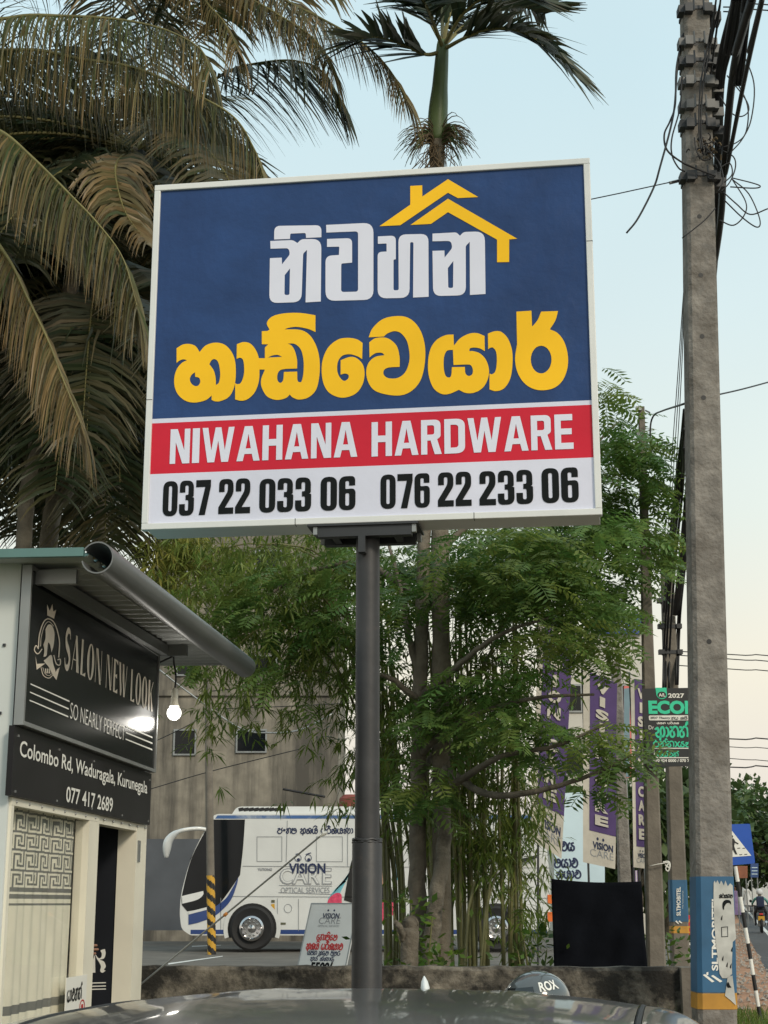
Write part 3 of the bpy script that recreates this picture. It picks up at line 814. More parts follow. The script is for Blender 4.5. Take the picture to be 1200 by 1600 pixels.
iv = tt.nodes.new('ShaderNodeMath'); iv.operation = 'SUBTRACT'; iv.inputs[0].default_value = 1; tt.links.new(ab.outputs[0], iv.inputs[1])
pw = tt.nodes.new('ShaderNodeMath'); pw.operation = 'POWER'; pw.inputs[1].default_value = 5; tt.links.new(iv.outputs[0], pw.inputs[0])
fr = tt.nodes.new('ShaderNodeMath'); fr.operation = 'MULTIPLY_ADD'; fr.inputs[1].default_value = .38; fr.inputs[2].default_value = .025; tt.links.new(pw.outputs[0], fr.inputs[0])
fr_ = None; ms = tt.nodes.new('ShaderNodeMixShader')
tt.links.new(fr.outputs[0], ms.inputs[0]); tt.links.new(tp.outputs[0], ms.inputs[1]); tt.links.new(gl.outputs[0], ms.inputs[2]); tt.links.new(ms.outputs[0], tt.nodes['Material Output'].inputs['Surface'])
mb = MB(); kbox(mb, .036, uW1 - .001, -.026, -.022, .641, zW - .037); mb.build('window_glass', m, wf)
mb = MB()
kbox(mb, uW2 + .001, uD, -.06, .006, zD, zW - .001)
kbox(mb, uD, uE - .021, -.10, .008, .12, zW - .002)
mb.build('door_frame', M_cream, K)
mb = MB(); ph = SAL.hit(214, 1330)[1]
kbox(mb, uD + .03, uD + .085, .0085, .014, ph - .06, ph + .06); mb.build('hinge', M_galv, K)
mb = MB(); kbox(mb, uD + .03, uD + .085, .0085, .014, .5, .62); mb.build('hinge', M_galv, K)
mb = MB(); kbox(mb, uD + .01, uD + .03, -1.6, -.101, .12, zW + .1); bp_ = mb.build('inner_panel', pm('navy_black_board', (.010, .012, .018), .5, .15, 3), K)
# lettering on that inner board: the end of a word and three rules
IP = Plane(SAL.pt(uD + .0085, 0, 0), SAL.n)
mi_ = pxmap(IP, 0, 8, 80, 1420)
mb = MB()
mb.poly([[(505, 800), (505, 690), (548, 570), (552, 798)]], mi_)
mb.poly([splined([(548, 560, 1), (590, 615), (625, 605), (632, 560), (618, 520), (672, 502, 1), (680, 560), (660, 620), (610, 635), (660, 660), (682, 720), (660, 762), (682, 772, 1), (640, 800), (612, 775), (622, 720), (600, 670), (570, 622)])], mi_)
for y in (925, 966, 1004):
    mb.poly([[(440, y + 12), (440, y - 2), (684, y - 9), (684, y + 5)]], mi_)
mb.build('inner_lettering', M_wl, bp_)
# roof: ribbed sheet, rolled gutter
GO = .40
gp0 = SAL.off(GO)
gu0, gz0 = gp0.hit(152, 871); gu1, gz1 = gp0.hit(383, 1042)
gzm = gz0
def gzu(u): return gz0 + (gz1 - gz0) * (u - gu0) / (gu1 - gu0)      # the gutter and eaves rise slightly towards the far end
mb = MB(); nr = 26; P = []
for i in range(nr * 4 + 1):
    u = gu0 + .02 + (gu1 - gu0 - .04) * i / (nr * 4); ph_ = i % 4; dz = .018 if ph_ in (1, 2) else 0
    P += [SAL.pt(u, gzu(u) + .012 + dz, GO - .05), SAL.pt(u, gzu(u) + .03 + dz, -DEP - .1)]
mb.add(P, [(2 * i, 2 * i + 1, 2 * i + 3, 2 * i + 2) for i in range(nr * 4)])
P = [p - Vector((0, 0, .004)) for p in P]; mb.add(P, [(2 * i, 2 * i + 1, 2 * i + 3, 2 * i + 2) for i in range(nr * 4)], 1)
mb.build('roof', [M_teal, M_roof], K)
mb = MB(); kbox(mb, gu0 - .01, gu0 + .018, -DEP - .1, GO - .06, gzm + .006, gzm + .044); mb.build('roof_edge', M_teal, K)
mb = MB(); R0 = .071; P = []; n = 26
for (u, z_) in ((gu0, gz0), (gu1, gz1)):
    for r in (R0, R0 - .006):
        for k in range(n + 1):
            a = radians(150) - radians(318) * k / n
            P.append(SAL.pt(u, z_ + r * sin(a), GO + r * cos(a)))
m1 = n + 1
F = [(k, k + 1, 2 * m1 + k + 1, 2 * m1 + k) for k in range(n)] + [(m1 + k, m1 + k + 1, 3 * m1 + k + 1, 3 * m1 + k) for k in range(n)] + [(k, k + 1, m1 + k + 1, m1 + k) for k in range(n)] + [(2 * m1 + k, 2 * m1 + k + 1, 3 * m1 + k + 1, 3 * m1 + k) for k in range(n)]
mb.add(P, F); mb.build('gutter', pm('grey_gutter', (.17, .175, .175), .38, .1, 3, metal=.35), K, True)
mb = MB(); kbox(mb, .02, .06, -.06, GO * .6, gzm - .062, gzm + .004); ze_ = gzu(uE); kbox(mb, uE - .07, uE - .02, -.06, GO * .55, ze_ - .062, ze_ + .004)
mb.bar(SAL.pt(.061, gzm - .03, .09), SAL.pt(uE - .071, ze_ - .03, .09), .04, .06)
mb.build('roof_beam', M_galv, K)

# name sign with its aluminium frame
NS = SAL.off(.055)
c_tl, c_bl, c_tr, c_br = NS.hit(52, 893), NS.hit(30, 1128), NS.hit(246, 1024), NS.hit(242, 1200)
nu0 = NS.hit(44, 980)[0]; nu1 = (c_tr[0] + c_br[0]) / 2; nz0 = (c_bl[1] + c_br[1]) / 2; nz1 = (c_tl[1] + c_tr[1]) / 2
T = thing('salon_sign', 'glossy black salon name sign with pale letters, oval portrait emblem and silver frame', 'sign', NS.pt(nu0, nz0), KR)
mb = MB(); kbox(mb, nu0, nu1, -.03, 0, nz0, nz1, pl=NS); mb.build('panel', M_signblk, T)
mb = MB(); w = .018
kbox(mb, nu0 - w, nu0, -.035, .008, nz0 - w, nz1 + w, pl=NS); kbox(mb, nu1, nu1 + w, -.035, .008, nz0 - w, nz1 + w, pl=NS); kbox(mb, nu0, nu1, -.035, .008, nz0 - w, nz0, pl=NS); kbox(mb, nu0, nu1, -.035, .008, nz1, nz1 + w, pl=NS)
mb.build('frame', M_galv, T)
s8 = 1200 / 230
NM = pxmap(NS, .0025, s8, 20, 920)
mb = MB()
# tall display capitals: thick stems and hairlines, drawn in the sign's own units
def cap(mb, ch, x0, x1, z0_, z1_, pl, off):
    mp = lambda a, b: pl.pt(x0 + (x1 - x0) * a, z0_ + (z1_ - z0_) * b, off)
    def q(*p): mb.poly([list(p)], mp)
    if ch == 'L': q((.1, 0), (.42, 0), (.42, 1), (.1, 1)); q((.42, 0), (.95, 0), (.98, .12), (.42, .025))
    if ch == 'O':
        mb.poly([[(.5 + .5 * cos(2 * pi * k / 28), .5 + .52 * sin(2 * pi * k / 28)) for k in range(28)], [(.5 + .2 * cos(2 * pi * k / 28), .5 + .48 * sin(2 * pi * k / 28)) for k in range(28)]], mp)
    if ch == 'N': q((.08, 0), (.14, 0), (.14, 1), (.08, 1)); q((.14, 1), (.38, 1), (.92, 0), (.70, 0)); q((.88, .12), (.94, .12), (.94, 1), (.88, 1))
    if ch == 'A': q((.0, 0), (.07, 0), (.50, .96), (.44, .96)); q((.40, 1), (.62, 1), (1, 0), (.66, 0)); q((.2, .3), (.66, .3), (.66, .33), (.2, .33))
    if ch == 'E': q((.1, 0), (.44, 0), (.44, 1), (.1, 1)); q((.44, .97), (.44, 1), (.95, 1), (.95, .86)); q((.44, .5), (.44, .53), (.8, .58), (.8, .44)); q((.44, 0), (.95, .0), (.98, .14), (.44, .03))
    if ch == 'W': q((.0, 1), (.2, 1), (.36, 0), (.22, 0)); q((.32, .05), (.36, 0), (.54, .95), (.5, 1)); q((.42, 1), (.6, 1), (.78, 0), (.62, 0)); q((.74, .05), (.78, 0), (1, 1), (.95, 1))
    if ch == 'K': q((.08, 0), (.38, 0), (.38, 1), (.08, 1)); q((.38, .46), (.38, .5), (.9, 1), (.98, 1)); q((.5, .58), (.6, .66), (1, .02), (.74, 0))
    if ch == 'S':
        stroke2d(mb, [Vector((.85, .8)), Vector((.75, .97)), Vector((.45, 1.0)), Vector((.2, .82)), Vector((.3, .6)), Vector((.7, .42)), Vector((.82, .2)), Vector((.6, .0)), Vector((.25, .02)), Vector((.1, .22))], [.05 + .2 * sin(pi * min(1, k / 46)) for k in range(47)], mp)
zl0 = NS.hit(*(20 + 610 / s8, 920 + 720 / s8))[1]
t0 = NS.hit(20 + 405 / s8, 920 + 640 / s8); t1 = NS.hit(20 + 1148 / s8, 920 + 745 / s8)
tb0 = NS.hit(20 + 415 / s8, 920 + 345 / s8); tb1 = NS.hit(20 + 1140 / s8, 920 + 995 / s8)
zlo, zhi = (t0[1] + tb1[1]) / 2, (tb0[1] + t1[1]) / 2
uu0, uu1 = t0[0], t1[0]
word = 'SALON NEW LOOK'; wd = {'W': 1.3, ' ': .42, 'S': .85, 'L': .8, 'E': .8}
tot = sum(wd.get(c, 1) for c in word); x = 0
for ch in word:
    w_ = wd.get(ch, 1); a = uu0 + (uu1 - uu0) * (x + .06) / tot; b = uu0 + (uu1 - uu0) * (x + w_ - .06) / tot
    if ch != ' ':
        cap(mb, ch, a, b, zlo, zhi, NS, .0025)
    x += w_
mb.build('name_lettering', M_gold, T)
mb = MB()
r0 = NS.hit(20 + 462 / s8, 920 + 1055 / s8); r1 = NS.hit(20 + 912 / s8, 920 + 1105 / s8); r2 = NS.hit(20 + 470 / s8, 920 + 925 / s8)
put_text(mb, 'SO NEARLY PERFECT', onpl(NS, .0025), (r0[0], r0[1], r1[0], r2[1]), -.012)
for (xa, ya, xb, yb) in ((140, 775, 458, 918), (136, 842, 452, 980), (132, 908, 448, 1043), (920, 1122, 1135, 1212), (918, 1172, 1135, 1260), (916, 1225, 1134, 1312)):
    mb.poly([[(xa, ya - 5), (xb, yb - 6), (xb, yb + 6), (xa, ya + 5)]], NM)
mb.build('tagline', M_wl, T)
mb = MB()
NM2 = pxmap(NS, .0040, s8, 20, 920)
mb.poly([[(275, 125), (297, 180), (318, 125), (326, 185), (350, 170), (333, 245), (275, 215)]], NM)
stroke2d(mb, [Vector((205, 480)), Vector((212, 380)), Vector((245, 275)), Vector((290, 245)), Vector((340, 290)), Vector((375, 420)), Vector((370, 560))], 9, NM, n=6)
stroke2d(mb, [Vector((222, 470)), Vector((228, 390)), Vector((255, 300)), Vector((290, 268)), Vector((330, 305))], 5, NM, n=6)
mb.poly([splined([(262, 330, 1), (285, 292), (315, 300), (335, 360), (330, 450), (312, 520, 1), (300, 460), (285, 440), (276, 500), (270, 545), (246, 555, 1), (252, 500), (245, 455, 1), (262, 400)])], NM)
mb.poly([splined([(262, 575, 1), (310, 540), (325, 610), (345, 680), (352, 745, 1), (320, 700), (290, 640), (250, 590)])], NM)
mb.poly([[(180, 545), (192, 612), (262, 608), (190, 660)]], NM)
mb.poly([[(358, 655), (378, 640), (352, 742), (340, 690)]], NM)
stroke2d(mb, [Vector((235, 490)), Vector((200, 530)), Vector((172, 500)), Vector((185, 462)), Vector((205, 490))], 8, NM, n=5)
stroke2d(mb, [Vector((330, 540)), Vector((350, 610)), Vector((380, 620)), Vector((382, 575)), Vector((360, 580))], 8, NM, n=5)
stroke2d(mb, [Vector((225, 640)), Vector((245, 705)), Vector((290, 728)), Vector((325, 700))], 6, NM, n=5)
stroke2d(mb, [Vector((240, 640)), Vector((258, 690)), Vector((290, 708)), Vector((318, 690))], 4, NM, n=5)
for xa in (255, 270, 285):
    mb.poly([[(xa, 650), (xa + 8, 650), (xa + 14, 690), (xa + 4, 690)]], NM2)
mb.build('portrait_emblem', M_gold, T)

# address sign
AS = SAL.off(.03)
a_tl, a_bl, a_tr, a_br = AS.hit(24, 1130), AS.hit(16, 1243), AS.hit(241, 1203), AS.hit(230, 1288)
au0 = (a_tl[0] + a_bl[0]) / 2; au1 = (a_tr[0] + a_br[0]) / 2; az0 = (a_bl[1] + a_br[1]) / 2; az1 = nz0 - .022
T2 = thing('address_sign', 'satin black sign board with a white street address and phone number below the salon name', 'sign', AS.pt(au0, az0), KR)
mb = MB(); kbox(mb, au0, au1, -.025, 0, az0, az1, pl=AS); mb.build('panel', M_addr, T2)
s3 = 1200 / 420
mb = MB(); am = onpl(AS, .0025)
a0 = AS.hit(84 / s3, 840 + 985 / s3); a1 = AS.hit(655 / s3, 840 + 1140 / s3); a2 = AS.hit(95 / s3, 840 + 905 / s3)
put_text(mb, 'Colombo Rd, Waduragala, Kurunegala', am, (a0[0], a0[1] - .012, a1[0], a2[1]), .012)
mb.build('address_line', M_wl, T2); mb = MB()
a0 = AS.hit(292 / s3, 1200 + 152 / s3); a1 = AS.hit(500 / s3, 1200 + 203 / s3); a2 = AS.hit(296 / s3, 1200 + 80 / s3)
put_text(mb, '077 417 2689', am, (a0[0], a0[1], a1[0], a2[1]), .014)
mb.build('phone_number', M_wl, T2)
mb = MB()
for i in range(5):
    for z_ in (az0 + .02, az1 - .04):
        u = au0 + .05 + (au1 - au0 - .1) * i / 4; kbox(mb, u - .005, u + .005, .0005, .006, z_ - .005, z_ + .005, pl=AS)
mb.build('screws', M_galv, T2)

# curtain inside the window
CUP = SAL.off(-.052)
tile = ["11111110", "10000010", "10111010", "10101010", "10101110", "10100000", "10111111", "00000000"]
zp1 = SAL.hit(60, 1421)[1]
ncx, ncz = 128, 150
cz0, cz1 = .64, zW - .02; cu0, cu1 = .03, uW1 - .03
mb = MB(); P = []
for j in range(ncz + 1):
    for i in range(ncx + 1):
        f = i / ncx; fold = .010 * sin(f * 62) + .006 * sin(f * 23 + 1 + j * .01)
        P.append(CUP.pt(cu0 + (cu1 - cu0) * f, cz0 + (cz1 - cz0) * j / ncz, fold))
mb.v = P; mb.c = [None] * len(P)
for j in range(ncz):
    z = cz0 + (cz1 - cz0) * (j + .5) / ncz
    for i in range(ncx):
        mb.f.append([j * (ncx + 1) + i, j * (ncx + 1) + i + 1, (j + 1) * (ncx + 1) + i + 1, (j + 1) * (ncx + 1) + i])
        if z > zp1 + .085:
            ti, tj = i % 8, int((z - zp1) / .0105) % 8
            k = 0 if tile[7 - tj][ti] == '1' else 1
        elif z > zp1:
            k = 0 if int((z - zp1) / .016) % 2 == 0 else 1
        elif 1.225 < z < 1.262:
            k = 1
        else:
            k = 0
        mb.m.append(k)
tag(mb.build('curtain', [pm('cream_curtain', (.80, .77, .66), .9, .07, 6), pm('charcoal_print', (.19, .195, .19), .9, .1, 8)], base=CUP.pt((cu0 + cu1) / 2, .64), smooth='all', fix=False),
    'cream window curtain with charcoal key pattern across its upper part', 'curtain')
# small white notice at the window's lower corner
NP = SAL.off(.016)
n0 = NP.hit(104, 1528); n1 = NP.hit(136, 1530)
T3 = thing('paper_notice', 'small white notice with black letters at the lower corner of the salon window', 'notice', NP.pt(n0[0], n0[1] - .3), KR)
mb = MB(); kbox(mb, n0[0], n1[0], -.003, 0, n0[1] - .30, n0[1], pl=NP); mb.build('sheet', M_wl, T3)
mb = MB(); nm = onpl(NP, .002)
put_sinhala(mb, ['pa', 'aa', 'va', 'ha', 'na', 'hal'], nm, (n0[0] + .02, n0[1] - .11, n0[0] + (n1[0] - n0[0]) * .75, n0[1] - .035), .2)
put_sinhala(mb, ['sa', 'la', 'va', 'na', 'hal'], nm, (n0[0] + .02, n0[1] - .24, n0[0] + (n1[0] - n0[0]) * .75, n0[1] - .165), .2)
mb.build('lettering', M_black, T3)
mb = MB(); cx_, cz_ = n0[0] + (n1[0] - n0[0]) * .8, n0[1] - .15; rx_ = (n1[0] - n0[0]) * .13
mb.poly([[(cx_ + rx_ * cos(2 * pi * k / 20), cz_ + .035 * sin(2 * pi * k / 20)) for k in range(20)], [(cx_ + rx_ * .8 * cos(2 * pi * k / 20), cz_ + .028 * sin(2 * pi * k / 20)) for k in range(20)]], nm)
mb.poly([[(cx_ - rx_ * .35, cz_ - .012), (cx_ + rx_ * .35, cz_ - .012), (cx_ + rx_ * .35, cz_ + .012), (cx_ - rx_ * .35, cz_ + .012)]], nm)
mb.build('round_mark', M_red, T3)

# hanging lamp at the kiosk's far corner
bc = at(272, 1114, SAL.pt(uE - .02, 0).y)
T4 = thing('light_bulb', 'lit round white bulb hanging from a black cord at the corner of the kiosk', 'lamp', bc)
m = bpy.data.materials.new('lit_bulb'); m.use_nodes = True
b = m.node_tree.nodes['Principled BSDF']; b.inputs['Base Color'].default_value = (.9, .9, .88, 1); b.inputs['Emission Color'].default_value = (1, .97, .90, 1); b.inputs['Emission Strength'].default_value = 3
mb = MB(); rb = .043
mb.lathe([(.001, -rb)] + [(rb * sin(a), -rb * cos(a)) for a in [k * pi / 24 for k in range(1, 20)]] + [(.029, .040)], bc, 32); mb.build('bulb', m, T4, 'all')
mb = MB(); mb.lathe([(.0295, .0405), (.024, .058), (.0215, .075), (.0215, .10), (.019, .14), (.012, .15), (.001, .152)], bc, 16); mb.build('socket', M_cream, T4, 'all')
mb = MB(); e1 = SAL.pt(uE - .05, gzu(uE) - .07, .12)
mb.tube(catmull([bc + Vector((0, 0, .15)), bc + Vector((.004, 0, .22)), bc + Vector((-.012, .01, .30)), (bc + e1) / 2 + Vector((0, 0, .18)), e1, e1 + Vector((-.10, -.02, -.05)), SAL.pt(uE - .04, nz1 - .02, .05)], 5), .006, 6)
mb.build('cord', M_cable, T4, True)
ld = bpy.data.lights.new('bulb_light', 'POINT'); ld.energy = 3.5; ld.color = (1, .95, .86); ld.shadow_soft_size = .05
lo_ = bpy.data.objects.new('bulb_light', ld); SC.collection.objects.link(lo_); lo_.location = bc + Vector((0, 0, -.06)); lo_.location += SAL.n * .0
lo_.parent = T4; lo_.location = (0.0, 0, -.055)

# ------------------------------------------------------------------
# ================================================================== FOREGROUND CAR
CY = radians(-10)
CO = Vector((-.11, 3.25, 0))
CAR = thing('parked_car', 'dark grey car parked in front, only its glossy roof and white fin antenna in view', 'car', CO, CY)
RC = Matrix.Rotation(CY, 3, 'Z')
def cl(x, y, z): return CO + RC @ Vector((x, y, z))
ZR = 1.507
def roofz(x, y):
    e = max(0, (y - .35)) / .95; f = max(0, (.15 - y)) / .75
    a = abs(x) / .70
    return ZR - .034 * a ** 2 - .022 * a ** 6 - .055 * e ** 2 - .07 * f ** 2
mb = MB(); nx, ny = 36, 22; P = []
for j in range(ny + 1):
    for i in range(nx + 1):
        x = -.60 + 1.20 * i / nx; y = -.62 + 1.85 * j / ny
        P.append(cl(x, y, roofz(x, y) + (.0035 if abs(abs(x) - .30) < .05 else 0)))
mb.add(P, [(j * (nx + 1) + i, j * (nx + 1) + i + 1, (j + 1) * (nx + 1) + i + 1, (j + 1) * (nx + 1) + i) for j in range(ny) for i in range(nx)])
mb.build('roof_panel', M_carp, CAR, 'all')
for sgn in (-1, 1):
    mb = MB(); P = []
    for j in range(ny + 1):
        y = -.62 + 1.85 * j / ny
        for k in range(9):
            t_ = k / 8; x = .616 + .165 * sin(t_ * pi / 2) * 1.0
            P.append(cl(sgn * x, y, roofz(.616, y) + .002 - .10 * (1 - cos(t_ * pi / 2)) - .012 * t_))
    mb.add(P, [(j * 9 + i, j * 9 + i + 1, (j + 1) * 9 + i + 1, (j + 1) * 9 + i) for j in range(ny) for i in range(8)])
    mb.build('roof_rail', M_carp, CAR, 'all')
    mb = MB(); mb.tube([cl(sgn * .608, -.62 + 1.85 * j / ny, roofz(.608, -.62 + 1.85 * j / ny) - .004) for j in range(ny + 1)], .008, 6); mb.build('roof_seal', M_rub, CAR, True)
# lower body, glasshouse, wheels
def cloft(rows):
    P = []; n = 0
    for (y, hw, zb, zt) in rows:
        L = [(-hw * .94, zb), (-hw, zb + .12), (-hw, zb + (zt - zb) * .55), (-hw * .93, zt - .05), (-hw * .8, zt), (hw * .8, zt), (hw * .93, zt - .05), (hw, zb + (zt - zb) * .55), (hw, zb + .12), (hw * .94, zb)]
        n = len(L); P += [cl(a, y, b) for a, b in L]
    F = [(i * n + k, i * n + (k + 1) % n, (i + 1) * n + (k + 1) % n, (i + 1) * n + k) for i in range(len(rows) - 1) for k in range(n)]
    return P, F + [tuple(range(n)), tuple((len(rows) - 1) * n + k for k in range(n))]
mb = MB(); mb.add(*cloft([(-1.95, .62, .35, .62), (-1.88, .74, .26, .74), (-1.5, .82, .22, .84), (-1.0, .84, .2, .93), (0, .85, .2, .95), (1.3, .85, .2, .97), (1.75, .82, .24, .96), (1.9, .74, .3, .9), (1.95, .6, .4, .7)])); mb.build('body', M_carp, CAR, True)
mb = MB()
g = [(-1.05, .70, .945), (-.64, .70, roofz(.6, -.62) - .02), (1.25, .70, roofz(.6, 1.2) - .02), (1.72, .70, .965)]
bw = (.80, .695, .695, .78)
P = []
for (y, _, z), w_ in zip(g, bw):
    P += [cl(-w_, y, z), cl(w_, y, z)]
P += [cl(-.8, 0, .95), cl(.8, 0, .95)]
mb.add(P, [(0, 1, 3, 2), (4, 5, 7, 6), (0, 2, 4, 6), (1, 3, 5, 7)]); mb.build('windows', M_glass_dark, CAR)
for sx in (-1, 1):
    for y in (-1.25, 1.25):
        mb = MB(); rt = Matrix.Rotation(CY, 3, 'Z') @ Matrix.Rotation(pi / 2, 3, 'Y')
        mb.lathe([(.19, -.09), (.29, -.09), (.31, -.06), (.31, .06), (.29, .09), (.19, .09)], cl(sx * .78, y, .31), 24, 0, rot=rt)
        w_ = mb.build('wheel', M_rub, CAR, True)
        mb = MB(); mb.lathe([(.0, .085), (.06, .09), (.185, .075), (.19, -.08), (0, -.085)], cl(sx * .78, y, .31), 20, 0, rot=rt); mb.build('rim', M_galv, w_, True)
# fin antenna at the far end of the roof
fb = cl(.10, 1.02, roofz(.1, 1.02))
mb = MB(); P = []
fp = at(665, 1540, fb.y); fx = fp.x
rows = [(0, .008, .05), (.015, .012, .045), (.030, .009, .028), (.040, .004, .014), (.045, .001, .003)]
for z, w_, l in rows:
    P += [Vector((fx + w_ * cos(2 * pi * k / 10) - z * .08, fb.y + l * sin(2 * pi * k / 10), fb.z - .008 + z)) for k in range(10)]
mb.add(P, [(i * 10 + k, i * 10 + (k + 1) % 10, (i + 1) * 10 + (k + 1) % 10, (i + 1) * 10 + k) for i in range(4) for k in range(10)])
mb.build('fin_antenna', M_white, CAR, 'all')

# ================================================================== PEOPLE AND MOTORCYCLES
def segdist(p, a, b):
    ab = b - a; t = max(0, min(1, (p - a).dot(ab) / max(1e-9, ab.length_squared)))
    return (p - a - ab * t).length


def body(name, J, root, mats, grip=None):
    """one continuous skinned figure. J: joint -> (pos, radius); limbs listed below. mats: skin, top, legs, shoes"""
    V, Rr, Ed, idx = [], [], [], {}
    def vtx(k, p, r):
        idx[k] = len(V); V.append(Vector(p)); Rr.append(r)
    def link(a, b): Ed.append((idx[a], idx[b]))
    order = ['pelvis', 'belly', 'chest', 'neck', 'chin', 'brow', 'crown']
    for k in order: vtx(k, *J[k])
    for a, b in zip(order, order[1:]): link(a, b)
    fd = J['face']
    vtx('nose', J['chin'][0].lerp(J['brow'][0], .55) + fd * .092, .014); link('nose', 'brow')
    cls = {}
    for sd in 'lr':
        for k in ('shoulder', 'elbow', 'wrist', 'palm', 'hip', 'knee', 'ankle', 'toe'): vtx(sd + k, *J[sd + k])
        link('chest', sd + 'shoulder'); link(sd + 'shoulder', sd + 'elbow'); link(sd + 'elbow', sd + 'wrist'); link(sd + 'wrist', sd + 'palm')
        link('pelvis', sd + 'hip'); link(sd + 'hip', sd + 'knee'); link(sd + 'knee', sd + 'ankle'); link(sd + 'ankle', sd + 'toe')
        hp, wr_ = J[sd + 'palm'][0], J[sd + 'wrist'][0]
        hd = (hp - wr_).normalized(); sp = J.get(sd + 'spread', hd.cross(Vector((0, 0, 1))))
        sp = sp.normalized(); cu = J.get(sd + 'curl', hd.cross(sp)).normalized()
        for f in range(4):
            o_ = (f - 1.5) * .020; ln = (.066, .076, .070, .054)[f]
            a = hp + sp * o_ + hd * .030; b = a + hd * ln * .5 + cu * ln * .22; c = b + hd * ln * .18 + cu * ln * .48
            for q, p_ in enumerate((a, b, c)): vtx(f'{sd}f{f}{q}', p_, (.0098, .0088, .0072)[q])
            link(sd + 'palm', f'{sd}f{f}0'); link(f'{sd}f{f}0', f'{sd}f{f}1'); link(f'{sd}f{f}1', f'{sd}f{f}2')
        a = hp - hd * .02 - sp * .040 + cu * .008; b = a + hd * .034 - sp * .012 + cu * .020
        vtx(sd + 't0', a, .0115); vtx(sd + 't1', b, .0085); link(sd + 'palm', sd + 't0'); link(sd + 't0', sd + 't1')
    me = bpy.data.meshes.new(name); me.from_pydata([tuple(v) for v in V], Ed, [])
    o = bpy.data.objects.new(name, me); SC.collection.objects.link(o)
    m_ = o.modifiers.new('skin', 'SKIN'); m_.use_smooth_shade = True
    for i, sv_ in enumerate(me.skin_vertices[0].data):
        r = Rr[i]; sv_.radius = r if isinstance(r, tuple) else (r, r); sv_.use_root = (i == idx['pelvis'])
    su = o.modifiers.new('sub', 'SUBSURF'); su.levels = 1; su.render_levels = 1
    bpy.context.view_layer.update()
    nm = bpy.data.meshes.new_from_object(o.evaluated_get(bpy.context.evaluated_depsgraph_get()))
    bpy.data.objects.remove(o)
    ob = bpy.data.objects.new(name, nm); SC.collection.objects.link(ob); ob.parent = root; XF[ob.name] = XF[root.name]
    nm.materials.clear()
    for q in mats: nm.materials.append(q)
    nb_ = [(0, 'neck', 'chin'), (0, 'chin', 'crown'), (1, 'pelvis', 'belly'), (1, 'belly', 'chest'), (1, 'chest', 'neck')]
    for sd in 'lr':
        nb_ += [(1, 'chest', sd + 'shoulder'), (1, sd + 'shoulder', sd + 'elbow'), (J.get('sleeve', 1), sd + 'elbow', sd + 'wrist'), (0, sd + 'wrist', sd + 'palm'),
                (2, 'pelvis', sd + 'hip'), (2, sd + 'hip', sd + 'knee'), (2, sd + 'knee', sd + 'ankle'), (3, sd + 'ankle', sd + 'toe')]
        nb_ += [(0, sd + 'palm', f'{sd}f{f}2') for f in range(4)] + [(0, sd + 'palm', sd + 't1')]
    B = [(m0, J[a][0] if a in J else V[idx[a]], J[b][0] if b in J else V[idx[b]]) for m0, a, b in nb_]
    for p in nm.polygons:
        c = p.center; p.material_index = min(B, key=lambda q: segdist(c, q[1], q[2]))[0]; p.use_smooth = True
    return ob


def pose(seat=None, h=1.0, over=None, face=(0, 1, 0)):
    """joints of a figure facing local +Y; over replaces single joints"""
    v = lambda *a: Vector(a) * h
    J = {'pelvis': (v(0, 0, .94), (.135 * h, .10 * h)), 'belly': (v(0, .01, 1.12), (.125 * h, .092 * h)), 'chest': (v(0, 0, 1.34), (.150 * h, .105 * h)),
         'neck': (v(0, .005, 1.475), .052 * h), 'chin': (v(0, .03, 1.555), .068 * h), 'brow': (v(0, .02, 1.64), .082 * h), 'crown': (v(0, .0, 1.70), .055 * h), 'face': Vector(face)}
    for sd, s_ in (('l', -1), ('r', 1)):
        J.update({sd + 'shoulder': (v(s_ * .185, 0, 1.40), .058 * h), sd + 'elbow': (v(s_ * .23, -.02, 1.13), .043 * h), sd + 'wrist': (v(s_ * .235, .05, .89), .028 * h), sd + 'palm': (v(s_ * .235, .07, .81), (.034 * h, .018 * h)),
                  sd + 'hip': (v(s_ * .095, 0, .88), .088 * h), sd + 'knee': (v(s_ * .10, .02, .49), .058 * h), sd + 'ankle': (v(s_ * .10, -.02, .08), .038 * h), sd + 'toe': (v(s_ * .115, .14, .035), .036 * h)})
    for k, p in (over or {}).items():
        J[k] = (Vector(p), J[k][1]) if (k in J and isinstance(J[k], tuple)) else (Vector(p) if not isinstance(p, (int, float)) else p)
    return J


def hair(root, J, mat, long=0.0, name='hair'):
    mb = MB(); b = J['brow'][0]; fd = J['face']; up = (J['crown'][0] - J['chin'][0]).normalized(); r = .098
    sd_ = fd.cross(up)
    P = []; n, m_ = 12, 7
    for j in range(m_ + 1):
        for i in range(n):
            az = 2 * pi * i / n; el = pi * .5 - j * (pi * .62) / m_
            d = sd_ * cos(az) * cos(el) * .92 + fd * sin(az) * cos(el) + up * sin(el)
            front = max(0, sin(az)); lift = front * max(0, (j - 3.4)) * .055
            back_ = max(0, -sin(az)) * max(0, j - 4) * long / 3
            P.append(XF[root.name] @ (b - fd * .012 + d * r + up * lift - up * back_))
    mb.add(P, [(j * n + i, j * n + (i + 1) % n, (j + 1) * n + (i + 1) % n, (j + 1) * n + i) for j in range(m_) for i in range(n)])
    return mb.build(name, mat, root, 'all')


